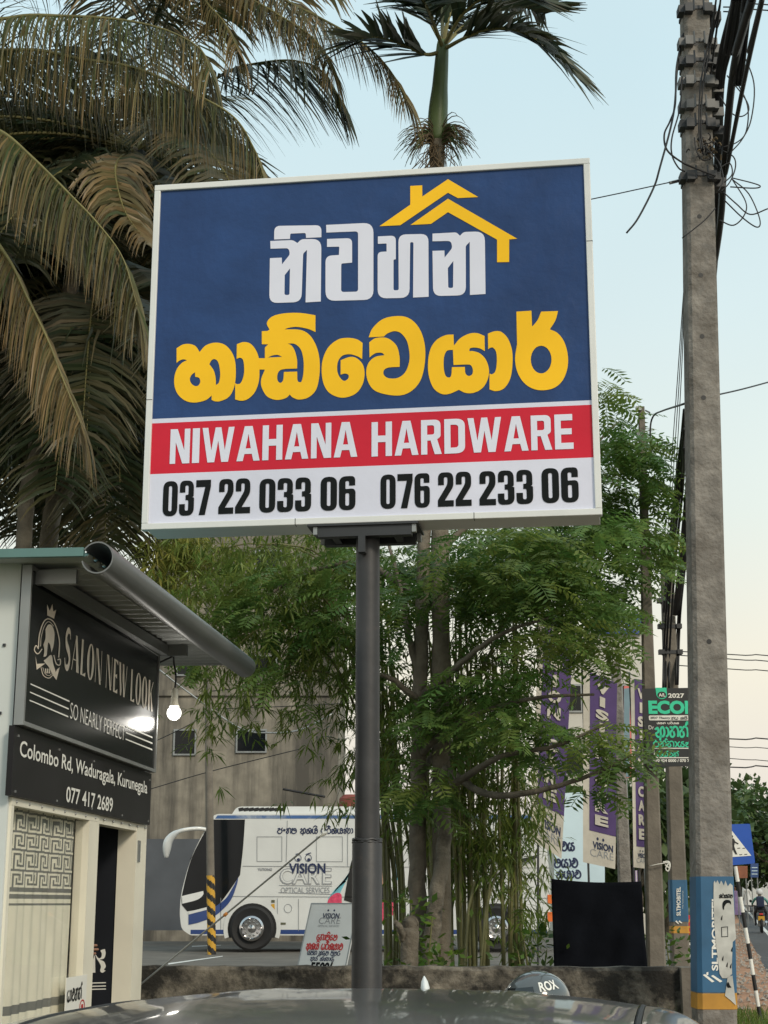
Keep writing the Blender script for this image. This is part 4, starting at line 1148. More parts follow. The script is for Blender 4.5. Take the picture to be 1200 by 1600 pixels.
def helmet(root, c, fwd, R, shell, visor):
    """half-face helmet: shell open at the face, tinted visor"""
    up = Vector((0, 0, 1)); fwd = fwd.normalized(); sd_ = fwd.cross(up).normalized(); up = sd_.cross(fwd).normalized()
    def sph(az, el, k=1.0): return c + (fwd * cos(az) * cos(el) * 1.13 + sd_ * sin(az) * cos(el) * .96 + up * sin(el) * 1.0) * R * k
    mb = MB(); n, m_ = 40, 20; P = []; keep = []
    for j in range(m_ + 1):
        for i in range(n):
            P.append(sph(2 * pi * i / n, radians(90 - 128 * j / m_)))
    for j in range(m_):
        for i in range(n):
            az = ((2 * pi * (i + .5) / n + pi) % (2 * pi)) - pi; el = 90 - 128 * (j + .5) / m_
            if abs(az) < radians(62) and el < 30: continue
            keep.append((j * n + i, j * n + (i + 1) % n, (j + 1) * n + (i + 1) % n, (j + 1) * n + i))
    mb.add(P, keep); o = mb.build('helmet_shell', shell, root, 'all')
    so_ = o.modifiers.new('thick', 'SOLIDIFY'); so_.thickness = .012
    mb = MB(); P = []; a, b = 20, 8
    for j in range(b + 1):
        for i in range(a + 1):
            P.append(sph(radians(-66 + 132 * i / a), radians(36 - 62 * j / b), 1.025))
    mb.add(P, [(j * (a + 1) + i, j * (a + 1) + i + 1, (j + 1) * (a + 1) + i + 1, (j + 1) * (a + 1) + i) for j in range(b) for i in range(a)])
    mb.build('visor', visor, root, 'all')
    return sph


def motorbike(name, label, loc, rz, paint, group=None):
    """local +Y is forward"""
    r = thing(name, label, 'motorcycle', loc, rz, group)
    X = XF[r.name]; T_ = lambda *a: X @ Vector(a); RX = Matrix.Rotation(rz, 3, 'Z') @ Matrix.Rotation(pi / 2, 3, 'Y')
    for y in (-.62, .64):
        mb = MB(); mb.lathe([(.21, -.04), (.26, -.05), (.29, -.03), (.30, 0), (.29, .03), (.26, .05), (.21, .04)], T_(0, y, .30), 26, rot=RX); w_ = mb.build('wheel', M_rub, r, True)
        mb = MB(); mb.lathe([(.215, -.025), (.215, .025), (.19, .02), (.19, -.02), (.215, -.025)], T_(0, y, .30), 26, rot=RX)
        for k in range(6):
            a = k * pi / 3; mb.bar(T_(0, y, .30), T_(0, y + .2 * cos(a), .30 + .2 * sin(a)), .018, .03, up=X.to_3x3() @ Vector((1, 0, 0)))
        mb.build('rim', M_galv, w_)
    mb = MB()
    rows = [(-.72, .06, .66, .78), (-.5, .10, .55, .76), (-.2, .12, .40, .72), (.05, .13, .36, .78), (.25, .11, .5, .86), (.42, .06, .62, .86)]
    P = []
    for y, w_, za, zb_ in rows:
        P += [T_(w_ * cos(2 * pi * k / 10), y, (za + zb_) / 2 + (zb_ - za) / 2 * sin(2 * pi * k / 10)) for k in range(10)]
    mb.add(P, [(i * 10 + k, i * 10 + (k + 1) % 10, (i + 1) * 10 + (k + 1) % 10, (i + 1) * 10 + k) for i in range(5) for k in range(10)] + [tuple(range(10)), tuple(range(50, 60))])
    mb.build('body', paint, r, True)
    mb = MB(); mb.box(T_(0, .0, .36), (.26, .34, .26), Matrix.Rotation(rz, 3, 'Z')); o = mb.build('engine', M_galv, r); bv = o.modifiers.new('bevel', 'BEVEL'); bv.width = .04; bv.segments = 3
    mb = MB(); mb.box(T_(0, -.34, .80), (.24, .66, .09), Matrix.Rotation(rz, 3, 'Z')); o = mb.build('seat', M_blk, r); bv = o.modifiers.new('bevel', 'BEVEL'); bv.width = .04; bv.segments = 3
    mb = MB()
    for s_ in (-1, 1): mb.tube([T_(s_ * .07, .64, .30), T_(s_ * .07, .42, .92)], .018, 8)
    mb.build('fork', M_galv, r, True)
    mb = MB(); mb.tube(catmull([T_(-.36, .26, 1.0), T_(-.22, .34, 1.03), T_(0, .40, .98), T_(.22, .34, 1.03), T_(.36, .26, 1.0)], 4), .014, 8); mb.build('handlebar', M_blk, r, True)
    mb = MB(); mb.lathe([(.0, .08), (.06, .075), (.085, .03), (.06, -.06), (0, -.07)], T_(0, .50, .92), 16, rot=Matrix.Rotation(rz, 3, 'Z') @ Matrix.Rotation(-pi / 2, 3, 'X')); mb.build('headlight', M_galv, r, True)
    mb = MB(); mb.tube([T_(.16, .0, .28), T_(.17, -.4, .32), T_(.18, -.75, .42)], [.025, .045, .045], 10); mb.build('exhaust', M_chrome, r, True)
    mb = MB(); mb.box(T_(0, -.77, .70), (.14, .05, .07), Matrix.Rotation(rz, 3, 'Z')); o = mb.build('tail_light', M_red, r); bv = o.modifiers.new('bevel', 'BEVEL'); bv.width = .015
    mb = MB(); mb.box(T_(0, -.80, .55), (.24, .012, .16), Matrix.Rotation(rz, 3, 'Z')); mb.build('number_plate', M_yel, r)
    mb = MB()
    for s_ in (-1, 1):
        mb.tube([T_(s_ * .28, .28, 1.02), T_(s_ * .33, .26, 1.16)], .007, 6); mb.lathe([(0, .012), (.05, .01), (.055, 0), (.04, -.012), (0, -.015)], T_(s_ * .35, .26, 1.19), 14, rot=Matrix.Rotation(rz, 3, 'Z') @ Matrix.Rotation(pi / 2, 3, 'X'))
    mb.build('mirror', M_blk, r, True)
    return r


RIDE = dict(pelvis=(0, -.30, .93), belly=(0, -.26, 1.06), chest=(0, -.20, 1.24), neck=(0, -.17, 1.36), chin=(0, -.13, 1.44), brow=(0, -.14, 1.52), crown=(0, -.16, 1.58),
            lshoulder=(-.18, -.19, 1.29), rshoulder=(.18, -.19, 1.29), lelbow=(-.30, .0, 1.10), relbow=(.30, .0, 1.10), lwrist=(-.30, .18, 1.03), rwrist=(.30, .18, 1.03), lpalm=(-.30, .235, 1.025), rpalm=(.30, .235, 1.025),
            lhip=(-.11, -.27, .89), rhip=(.11, -.27, .89), lknee=(-.22, .12, .74), rknee=(.22, .12, .74), lankle=(-.20, -.02, .34), rankle=(.20, -.02, .34), ltoe=(-.22, .14, .29), rtoe=(.22, .14, .29),
            lspread=(-1, 0, 0), rspread=(1, 0, 0), lcurl=(0, .2, -1), rcurl=(0, .2, -1))
# rider waiting behind the parked car: only the helmet shows over the roof
hc = at(839, 1567, 6.7)
RZ = radians(72)
hz_ = hc.z; loc = Vector((hc.x, hc.y, hz_ - 1.515)) + Matrix.Rotation(RZ, 3, 'Z') @ Vector((0, .14, 0)); loc.z = min(0, loc.z)
sc_h = 1.0
MK = motorbike('motorcycle', 'dark motorcycle standing between the parked car and the low wall', (loc.x, loc.y, max(loc.z, -.06)), RZ, M_shirt2)
dzz = hz_ - 1.515 - max(loc.z, -.06)
PR = thing('person', 'rider in a glossy grey helmet with white letters, seated behind the parked car', 'person', (loc.x, loc.y, max(loc.z, -.06)), RZ)
OV = dict(RIDE)
for k in ('chest', 'neck', 'chin', 'brow', 'crown', 'lshoulder', 'rshoulder', 'belly'):
    x_, y_, z_ = OV[k]; OV[k] = (x_, y_ + (.10 if k != 'belly' else .04), z_ + dzz * (.5 if k == 'belly' else 1))
PJ = pose(over=OV)
body('rider_body', PJ, PR, [M_skin, M_shirt2, M_trous, M_blk])
mh = pm('glossy_grey_helmet', (.075, .085, .088), .12, .1, 3, coat=1.0); mv = pm('dark_visor', (.012, .016, .018), .05, .1, 2, spec=.8)
hfw = Matrix.Rotation(RZ, 3, 'Z') @ Vector((0, 1, 0)); hfw = (hfw + Vector((.25, -.55, -.1))).normalized()
sph = helmet(PR, hc, hfw, .128, mh, mv)
mb = MB()
V_, Fc = text2d('ROX', .03)
def hm(a, b):
    return sph(radians(-78 - 40 * a), radians(24 + 19 * b), 1.022)
mb.add([hm(a, b) for a, b in V_], Fc); mb.build('helmet_lettering', M_wl, PR)
mb = MB(); mb.ribbon([sph(radians(k), radians(50), 1.02) for k in range(20, 160, 8)], .012, up=ZUP); mb.build('helmet_stripe', M_blk, PR)

# person inside the kiosk, holding the door post
hp = SAL.pt(uW2, SAL.hit(149, 1480)[1], -.02)
th = thing('person', 'person inside the salon doorway, mostly hidden, fingers curled round the white window post', 'person', SAL.pt(uW1 - .34, .12, -.52), KR - pi / 2)
Xi = XF[th.name].inverted(); hl = Xi @ (hp + SAL.n * -.035); un = (Xi.to_3x3() @ SAL.u).normalized(); nn_ = (Xi.to_3x3() @ SAL.n).normalized()
wrist = hl - un * .075 - nn_ * .05 + Vector((0, 0, .0)); palm = hl - un * .035 - nn_ * .018
shx = Vector((.0, 0, 0))
PJ = pose(h=.97)
# shoulder nearest the door
near_s = 'l' if (PJ['lshoulder'][0] - hl).length < (PJ['rshoulder'][0] - hl).length else 'r'
shp = PJ[near_s + 'shoulder'][0]; mid = (shp + wrist) / 2 + Vector((0, 0, -.16)) - nn_ * .05
PJ = pose(h=.97, over={near_s + 'elbow': mid, near_s + 'wrist': wrist, near_s + 'palm': palm, near_s + 'spread': Vector((0, 0, 1)), near_s + 'curl': un * .15 + nn_ * .9})
body('body', PJ, th, [M_skin, M_shirt2, M_trous, M_blk]); hair(th, PJ, M_hair)

# rider far down the road
rl = at(1190, 1452, 62); gzr = gz(62) + .01
rz2 = -atan2(.213, 1)
MK2 = motorbike('motorcycle', 'motorcycle with yellow number plate riding away along the road', (rl.x, 62, gzr), rz2, M_blk)
P2 = thing('person', 'motorcycle rider in pale helmet and teal shirt with a dark backpack riding away', 'person', (rl.x, 62, gzr), rz2)
PJ = pose(over=RIDE); body('rider_body', PJ, P2, [M_skin, M_teeshirt, M_trous, M_blk])
helmet(P2, XF[P2.name] @ Vector((0, -.13, 1.52)), XF[P2.name].to_3x3() @ Vector((0, 1, 0)), .135, M_wcloth, mv)
mb = MB(); mb.box(XF[P2.name] @ Vector((0, -.38, 1.16)), (.30, .16, .42), Matrix.Rotation(rz2, 3, 'Z')); o = mb.build('backpack', pm('navy_pack', (.02, .03, .07), .8, .1, 6), P2); bv = o.modifiers.new('bevel', 'BEVEL'); bv.width = .06; bv.segments = 3
o['label'] = None
del o['label']
# pedestrians at the roadside
wl_ = at(1168, 1419, 100)
P3 = thing('person', 'woman in a white dress with long black hair walking along the roadside', 'person', (wl_.x, 100, gz(100)), radians(10))
PJ = pose(h=.95); body('body', PJ, P3, [M_skin, M_wcloth, M_wcloth, M_blk]); hair(P3, PJ, M_hair, .3)
mb = MB(); mb.lathe([(.15, 1.12), (.20, .9), (.27, .55), (.30, .42)], XF[P3.name] @ Vector((0, 0, 0)), 16); mb.build('skirt', M_wcloth, P3, True)
wl_ = at(1150, 1420, 90)
P4 = thing('person', 'person in a long lilac robe standing at the roadside by the power pole', 'person', (wl_.x, 90, gz(90)), radians(160))
PJ = pose(h=.94); body('body', PJ, P4, [M_skin, M_sari, M_sari, M_blk]); hair(P4, PJ, M_hair, .12)
mb = MB(); mb.lathe([(.15, 1.10), (.20, .85), (.25, .4), (.29, .06)], XF[P4.name] @ Vector((0, 0, 0)), 16); mb.build('robe_skirt', M_sari, P4, True)

# ================================================================== POWER POLES AND CABLES
def pole_loft(mb, A, B, wa, wb, da, db, ch=.22, mi=0, t0=0.0, t1=1.0, grow=0.0, n=10):
    P = []
    for i in range(n + 1):
        t = t0 + (t1 - t0) * i / n; c = A.lerp(B, t); w = (wa + (wb - wa) * t) / 2 + grow; d = (da + (db - da) * t) / 2 + grow; k = ch * w
        P += [c + Vector(q) for q in ((-w + k, -d, 0), (w - k, -d, 0), (w, -d + k, 0), (w, d - k, 0), (w - k, d, 0), (-w + k, d, 0), (-w, d - k, 0), (-w, -d + k, 0))]
    mb.add(P, [(i * 8 + k, i * 8 + (k + 1) % 8, (i + 1) * 8 + (k + 1) % 8, (i + 1) * 8 + k) for i in range(n) for k in range(8)] + [tuple(range(8)), tuple(n * 8 + k for k in range(8))], mi)


PY = 9.0
A0 = at(1116, 1600, PY); B0 = at(1084, -40, PY)
sl_ = (B0 - A0) / (B0.z - A0.z); PA = A0 - sl_ * A0.z; PB = A0 + sl_ * (9.0 - A0.z)
def w_at(z): return .222 + (.150 - .222) * (z / 9.0)
NP1 = thing('power_pole', 'thick near concrete power pole with blue and orange paint bands and a torn poster', 'pole', PA)
mb = MB(); pole_loft(mb, PA, PB, w_at(0), w_at(9), .24, .17, n=30)
o = mb.build('shaft', M_conc, NP1)
PDIR = (PB - PA)
def pz(z): return PA + PDIR * (z / PDIR.z)
def hz2(py, y=PY): return at(1115, py, y).z
FP = Plane(pz(1.5) + Vector((0, -.12, 0)) - Vector((0, 0, 1.5)), (1, 0, 0), PDIR.normalized())
for a, b, mt, nm in ((1549, 1370, M_pblue, 'blue_band'), (1575, 1550.5, M_porange, 'orange_band')):
    za, zb2 = hz2(a), hz2(b); mb = MB()
    pole_loft(mb, PA, PB, w_at(0), w_at(9), .24, .17, t0=za / 9, t1=zb2 / 9, grow=.0025 if nm[0] == 'b' else .003, n=3); mb.build(nm, mt, NP1)
def pf(px, py, off=.006):
    # point on the pole's front face
    p = at(px, py, PY - .118); z = p.z
    return Vector((p.x, pz(z).y - (.12 + (.085 - .12) * z / 9) - off, z))
mb = MB(); so_ = 6.0
tp = [(930, 235), (940, 215), (950, 240), (965, 212), (985, 250), (1000, 215), (1025, 262), (1040, 215), (1062, 270), (1085, 240), (1108, 262), (1118, 420), (1128, 600), (1140, 760), (1108, 790), (1100, 1000), (1102, 1090), (1060, 1130), (1010, 1130), (985, 1090), (970, 960), (950, 800), (935, 600), (928, 420)]
mp_ = lambda a, b: pf(960 + a / 6, 1340 + b / 6, .0075)
mb.poly([tp], mp_); mb.poly([[(1060, 1120), (1105, 1105), (1128, 1290), (1140, 1385), (1080, 1330), (1035, 1295)]], mp_)
pp = mb.build('torn_poster', M_paper, NP1)
mp2 = lambda a, b: pf(960 + a / 6, 1340 + b / 6, .0098)
mb = MB()
mb.poly([splined([(1012, 470), (1015, 420), (1045, 395), (1085, 405), (1092, 440), (1075, 425), (1050, 430), (1030, 460), (1025, 490)])], mp2)
for q in ([(1000, 650), (1062, 645), (1064, 742), (1002, 745)],):
    mb.poly([q, [(1006, 656), (1057, 651), (1059, 736), (1008, 739)]], mp2)
put_sinhala(mb, ['ka', 'ra', 'sha', 'na', 'la'], mp2, (980, 378, 1108, 330), .2)
for (x_, y_) in ((1000, 560), (1095, 855), (1050, 1000), (1085, 1010), (1010, 940)):
    mb.poly([[(x_, y_), (x_ + 12, y_ - 22), (x_ + 8, y_ + 30), (x_ - 4, y_ + 20)]], mp2)
mb.poly([splined([(1050, 1190), (1065, 1165), (1082, 1200), (1095, 1215), (1060, 1218)])], mp2)
mb.build('poster_print', M_black, pp)
mb = MB(); mp3 = lambda a, b: pf(960 + a / 6, 1340 + b / 6, .0048)
V_, Fc = text2d('SLTMOBITEL', .03)
mb.add([mp3(912 + 60 * (1 - b), 1060 - 710 * a) for a, b in V_], Fc)
mb.poly([[(828, 1100), (850, 1092), (938, 1160), (915, 1170)]], mp3); mb.poly([[(905, 1110), (925, 1100), (1012, 1158), (990, 1170)]], mp3)
mb.poly([[(862, 1078), (880, 1070), (880, 1100), (862, 1105)]], mp3)
mb.build('painted_lettering', M_wl, NP1)
mb = MB()
for py in (65, 336, 428, 524, 620, 1002):
    p = pf(1093 + (py - 300) * .022, py, .0015)
    mb.lathe([(.0, .0), (.015, .0)], p, 12, rot=Matrix.Rotation(pi / 2, 3, 'X'))
mb.build('bolt_hole', M_blk, NP1)
for py in (24, 75, 105, 136, 173, 202, 283):
    mb = MB(); zc = hz2(py); rr = random.Random(py)
    pole_loft(mb, PA, PB, w_at(0), w_at(9), .24, .17, t0=(zc - .012) / 9, t1=(zc + .012) / 9, grow=.007, n=1)
    c = pz(zc); w = w_at(zc) / 2
    for s_ in (-1, 1):
        mb.box(c + Vector((s_ * (w - .02), -.115, -.022)), (.052, .05, .06)); mb.box(c + Vector((s_ * (w + .02), -.06, -.01)), (.04, .08, .05))
        mb.tube([c + Vector((s_ * (w - .05), -.135, .04)), c + Vector((s_ * (w - .05), -.14, -.05))], .006, 6)
    mb.box(c + Vector((w + .045, 0, -.03)), (.07, .10, .06))
    mb.build('cable_clamp', M_clamp if rr.random() < .7 else M_bracket, NP1)

# second and third pole behind the wall
def far_pole(name, label, top, bot, Y, wa, wb, mat):
    a, b = at(*bot, Y), at(*top, Y); s_ = (b - a) / (b.z - a.z); base = a - s_ * (a.z - .70)
    t_ = thing(name, label, 'pole', base); mb = MB(); pole_loft(mb, base, b, wa, wb, wa * .9, wb * .9, n=12); mb.build('shaft', mat, t_)
    return t_, base, b
FPa, fa0, fa1 = far_pole('power_pole', 'slim bare concrete pole with bracket top standing carrying the black poster board', (1002, 636), (1025, 1510), 14.0, .165, .055, M_conc2)
mb = MB()
for py in (640, 680, 720, 760):
    p = at(1002 + (py - 636) * .026, py, 14.0); mb.box(p + Vector((-.03, -.02, 0)), (.05, .06, .04))
mb.tube([at(1008, 641, 14), at(1016, 645, 14)], .008, 6)
mb.build('bolt_bracket', M_galv, FPa)
FPb, fb0, fb1 = far_pole('power_pole', 'brown stained concrete pole with small blue band, half hidden by the black poster board', (1041, 860), (1063, 1510), 17.0, .19, .13, M_conc2)
def fbz(py, y=17.0): return at(1060, py, y).z
for a, b, mt, nm in ((1440, 1375, M_pblue, 'blue_band'), (1458, 1447, M_porange, 'orange_band')):
    mb = MB(); z_a, z_b = fbz(a), fbz(b); H_ = fb1.z - fb0.z
    pole_loft(mb, fb0, fb1, .19, .13, .171, .117, t0=(z_a - fb0.z) / H_, t1=(z_b - fb0.z) / H_, grow=.003, n=2); mb.build(nm, mt, FPb)
mb = MB(); V_, Fc = text2d('SLTMOBITEL', .03)
bx = at(1062, 1410, 16.9)
def fbm(px, py):
    return at(px, py, 17.0 - .095)
mb.add([fbm(1057 + 6.5 * (1 - b), 1431 - 45 * a) for a, b in V_], Fc)
V_, Fc = text2d('The Connection', .0); mb.add([fbm(1066 + 1.5 * (1 - b), 1420 - 28 * a) for a, b in V_], Fc)
mb.poly([[(1055, 1440), (1057, 1438), (1061, 1443), (1060, 1444)]], fbm); mb.poly([[(1060, 1440), (1062, 1438), (1066, 1442), (1065, 1443)]], fbm)
mb.build('painted_lettering', M_wl, FPb)
for py in (940, 980, 1020):
    mb = MB(); z_ = at(1045, py, 17).z; H_ = fb1.z - fb0.z
    pole_loft(mb, fb0, fb1, .19, .13, .171, .117, t0=(z_ - .02 - fb0.z) / H_, t1=(z_ + .02 - fb0.z) / H_, grow=.008, n=1)
    c = fb0.lerp(fb1, (z_ - fb0.z) / H_); mb.box(c + Vector((.1, -.05, 0)), (.06, .08, .05)); mb.box(c + Vector((-.1, -.05, 0)), (.06, .08, .05)); mb.build('cable_clamp', M_bracket, FPb)
FPc, fc0, fc1 = far_pole('power_pole', 'distant pale concrete pole between the second and third purple banners', (962, 1035), (980, 1480), 24.0, .20, .14, M_conc)

def cable(label, pts, r, group='black cables on the power poles', n=8, mat=None, name='cable', cat='cable', ext=0):
    W_ = [at(*p) for p in pts]
    if pts[0][1] <= -40: W_ = [W_[0] + (W_[0] - W_[1]).normalized() * 9 + Vector((0, 0, -.5))] + W_
    Q = catmull(W_, n) if len(W_) > 2 else W_
    mb = MB(); mb.tube(Q, r, 6)
    return tag(mb.build(name, mat or M_cable, base=W_[0], smooth='all'), label, cat, group)

G = 'black cables on the power poles'
S_ = 'one of the black cables strung between the two tall concrete poles'
cable('thickest black cable bundle running down the right side of the near pole', [(1186, -40, 7.2), (1175, 0, 7.4), (1147, 105, 8.1), (1131, 262, 9.05), (1119, 394, 10), (1066, 690, 12.9), (1037, 955, 16.8)], .023)
cable('medium black cable farthest right beside the near pole top', [(1200, -40, 7.0), (1191, 0, 7.2), (1162, 131, 8.0), (1136, 262, 9.0), (1123, 328, 9.6), (1071, 690, 12.6), (1043, 955, 16.8)], .013)
for k, (dx, r) in enumerate(((0, .014), (-6, .010), (7, .012), (13, .008))):
    cable('one of four black cables close against the right edge of the near pole', [(1158 + dx, -40, 7.9), (1152 + dx, 0, 8.1), (1131 + dx * .8, 79, 8.7), (1123 + dx * .5, 135, 8.95), (1121 + dx * .4, 250, 9.3), (1112 + dx * .5, 420, 10.2), (1078 + dx * .5, 740, 13.3), (1056 + dx * .3, 960, 16.9)], r * 1.35)
for k in range(3):
    cable('one of three black cables between the thick bundles right of the near pole', [(1166 + 5 * k, -40, 7.6), (1160 + 5 * k, 20, 7.8), (1146 + 3 * k, 100, 8.4), (1134 + 2 * k, 200, 8.95), (1127 + k, 280, 9.3), (1114, 420, 10.2), (1076 + 2 * k, 740, 13.2), (1052 + 2 * k, 960, 16.9)], .011)
for k in range(2):
    cable('one of two thin cables crossing the front of the near pole top', [(1124 + 7 * k, -40, 8.5), (1119 + 7 * k, 0, 8.6), (1107 + 4 * k, 66, 8.78), (1095 + 4 * k, 131, 8.82), (1092 + 3 * k, 200, 8.84), (1096 + 3 * k, 235, 8.84)], .0055)
for k in range(3):
    cable('one of three thin wires left of the near pole, running down behind the poster', [(1070, 430 + 15 * k, 9.2), (1058 + 3 * k, 600, 11.3), (1047 + 4 * k, 760, 13.6), (1038 + 4 * k, 950, 16.8)], .0035, n=5)
for k, x_ in enumerate((0, 4, 9)):
    cable('one of three black cables left of the near pole above the poster board', [(1069, 640 + 30 * k, 12.0), (1058 + x_, 760, 13.4), (1046 + x_, 880, 15.5), (1038 + x_, 1000, 16.85), (1036 + x_, 1075, 16.85)], .012, n=5)
for k in range(2):
    cable('one of two black cables hanging down beside the poster board', [(1084, 720, 12.6), (1072 + 2 * k, 850, 14.8), (1060 + 3 * k, 960, 16.85), (1056 + 3 * k, 1070, 16.85)], .012, n=5)
cable('black cable loop bulging left of the near pole', [(1068, 52, 8.95), (1057, 105, 8.9), (1055, 163, 8.85), (1047, 189, 8.8), (1038, 210, 8.8), (1042, 234, 8.8), (1063, 252, 8.8), (1084, 262, 8.82), (1118, 275, 8.85)], .006)
cable('frayed cable end dangling free left of the near pole', [(1066, 55, 8.95), (1058, 110, 8.9), (1052, 180, 8.8), (1031, 262, 8.75), (1021, 294, 8.75), (997, 341, 8.7), (979, 364, 8.7)], .0065)
cable('second thin loop hugging the left edge of the near pole', [(1066, 120, 8.9), (1062, 170, 8.85), (1050, 215, 8.8), (1050, 242, 8.8), (1060, 262, 8.8), (1070, 268, 8.82)], .005)
loops = [[(1136, 118), (1163, 152), (1170, 172), (1158, 182), (1141, 175), (1125, 150)], [(1150, 125), (1168, 165), (1166, 205), (1152, 222), (1130, 230)], [(1160, 80), (1178, 130), (1174, 185), (1160, 217), (1140, 240)],
         [(1131, 312), (1160, 340), (1183, 355), (1187, 342), (1170, 303), (1144, 280)], [(1124, 344), (1146, 352), (1163, 336), (1165, 315), (1144, 280)], [(1141, 292), (1178, 294), (1188, 291), (1176, 286), (1144, 278)],
         [(1128, 235), (1146, 245), (1149, 262), (1140, 285), (1126, 300)], [(1125, 262), (1140, 255), (1144, 272), (1132, 285)], [(1100, 228), (1112, 240), (1124, 255), (1130, 280), (1122, 300)], [(1085, 215), (1088, 235), (1098, 250), (1110, 248)],
         [(1130, 300), (1150, 318), (1172, 335), (1200, 326)], [(1118, 325), (1100, 345), (1066, 372)]]
for i, lp in enumerate(loops):
    cable('one of the loose black wire loops bulging right of the near pole top', [(x_, y_, 8.8 - .03 * (i % 3)) for x_, y_ in lp], .0042, 'loose wire loops on the near pole', n=6)
# knot of tape and wire ends on the pole face
mb = MB(); rr = random.Random(5)
for i in range(60):
    p = pf(1103 + rr.gauss(0, 11), 234 + rr.gauss(0, 11), .02 + rr.random() * .03); d = Vector((rr.uniform(-1, 1), rr.uniform(-1, .2), rr.uniform(-1, 1))).normalized() * rr.uniform(.015, .04)
    q_ = p + d; mb.tube(catmull([p, p + d * .5 + Vector((0, -.012, .01)), q_], 3), rr.uniform(.0025, .006), 5, mi=rr.choice((0, 0, 0, 1)))
tag(mb.build('wire_knot', [M_cable, M_fibre], base=pf(1103, 234)), 'tangled knot of black wire ends strapped to the front of the near pole', 'wires', 'loose wire loops on the near pole')
cable('thin service wire from the near pole passing behind the billboard', [(1064, 281, 9.0), (1046, 285, 9.0), (925, 311, 9.4), (820, 330, 9.8)], .004, G, n=3)
mb = MB(); mb.tube([at(1066, 281, 9.0), at(1046, 286, 9.0)], .011, 8)
tag(mb.build('wire_clamp', M_galv, base=at(1046, 286, 9)), 'small wire clamp on the service wire left of the near pole', 'clamp')
cable('single thin wire leaving the near pole to the upper right', [(1116, 618, 9.15), (1160, 608, 9.6), (1212, 594, 10.2)], .005, G, n=4)
cable('short wire arching from the slim pole top to the near pole', [(1019, 720, 14), (1016, 672, 14), (1021, 650, 13.9), (1035, 642, 13), (1072, 630, 9.3)], .0085, G)
for k, (y0_, y1_, Y_) in enumerate(((1019, 1027, 30), (1025, 1036, 31), (1041, 1051, 32), (1152, 1157, 34), (1163, 1172, 40), (1180, 1192, 40), (1197, 1200, 34), (11, 9, 9.5), (18, 18, 9.5))):
    cable('one of the thin wires crossing the pale sky at the right edge', [(1050 if k < 7 else 1130, y0_ - (2 if k < 7 else 0), Y_), (1165, (y0_ + y1_) / 2 + 1, Y_), (1240, y1_ + 1, Y_), (1800, y1_ + 60, Y_)], .014 if k in (3, 6) else .010 if k < 7 else .005, 'thin wires against the sky', n=3)
cable('thin line tied across the slim pole above the black cloth', [(1015, 1353, 13.9), (1030, 1350, 13.88), (1047, 1347, 13.9)], .004, G, n=3, mat=M_wl)
mb = MB(); pts = [at(1036 + dx, 1347 + dy, 13.95) for dx, dy in ((0, 0), (8, -1), (11, 5), (8, 14), (4, 10), (9, 2), (10, 9), (3, 4))]
mb.tube(catmull(pts, 4), .006, 5); tag(mb.build('tied_ribbon', M_wl, base=pts[0]), 'pale twisted ribbon tied beside the slim pole', 'ribbon')

# poster board on the pole
EP = Plane(at(1004, 1198, 13.82), Vector((1, .02, 0)).normalized())
T = thing('poster_board', 'black and mint green class poster board with large ECON letters fixed to the slim pole', 'poster', EP.pt(0, 0))
e0 = EP.hit(1018, 1197); e1 = EP.hit(1110, 1076)
mb = MB(); q0 = EP.hit(1003, 1076); 
mb.prism([EP.hit(1003, 1076), EP.hit(1112, 1074), EP.hit(1118, 1196), EP.hit(1013, 1198)], lambda a, b, d=0: EP.pt(a, b, d), .03); mb.build('board', M_pblack, T)
se = 960 / 90
EM = pxmap(EP, .003, se, 1000, 1060); EM2 = pxmap(EP, .005, se, 1000, 1060)
def er(x0, y0, x1, y1, f=EP): 
    a = f.hit(1000 + x0 / se, 1060 + y1 / se); b = f.hit(1000 + x1 / se, 1060 + y0 / se); return (a[0], a[1], b[0], b[1])
eo = onpl(EP, .003); eo2 = onpl(EP, .0062)
mb = MB(); mb.poly([fillet([(255, 155), (440, 155), (452, 300, 70), (395, 345, 60), (330, 345, 60), (275, 300, 60)])], EM)
put_text(mb, 'ECON', eo, er(145, 370, 960, 595), .05)
put_sinhala(mb, ['a', 'aa', 'na', 'na', 'hal', 'da'], eo, er(250, 735, 960, 975), .2); put_sinhala(mb, ['ra', 'tha', 'hal', 'na', 'aa', 'ya', 'ka'], eo, er(220, 1010, 880, 1140), .22)
put_sinhala(mb, ['sa', 'i', 'pa', 'hal', 'va', 'na', 'hal'], eo, er(290, 1215, 640, 1300), .24)
mb.build('green_print', M_green, T)
mb = MB(); put_text(mb, '2027', eo, er(470, 250, 735, 325), .03); mb.poly([fillet([(145, 620, 20), (960, 612), (960, 700), (150, 700, 20)])], EM)
put_sinhala(mb, ['sa', 'ma', 'ga', ' ', 'pa', 'ra', 'i', 'sha', 'ka'], eo, er(280, 725, 650, 760), .3)
put_text(mb, 'Dr.', eo, er(145, 785, 245, 850), 0)
stroke2d(mb, [Vector((960, 1165)), Vector((232, 1165)), Vector((240, 1290)), Vector((290, 1322)), Vector((960, 1322))], 16, EM, smooth=False)
put_text(mb, '070 424 0000 / 070 775 000', eo, er(222, 1345, 1010, 1395), .03)
mb.build('white_print', M_wl, T)
mb = MB(); mb.poly([[(362 + 72 * cos(2 * pi * k / 20), 275 + 55 * sin(2 * pi * k / 20)) for k in range(20)]], EM2); put_text(mb, '2027 Theory', eo2, er(170, 640, 500, 685), .02)
put_sinhala(mb, ['ha', 'pa', ' ', 'ka', 'ma', 'i'], eo2, er(520, 630, 790, 685), .2)
mb.build('black_print', M_pblack, T)
mb = MB(); eo3 = onpl(EP, .0085); put_text(mb, 'A/L', eo3, er(310, 250, 418, 305), .03); mb.build('badge_print', M_wl, T)

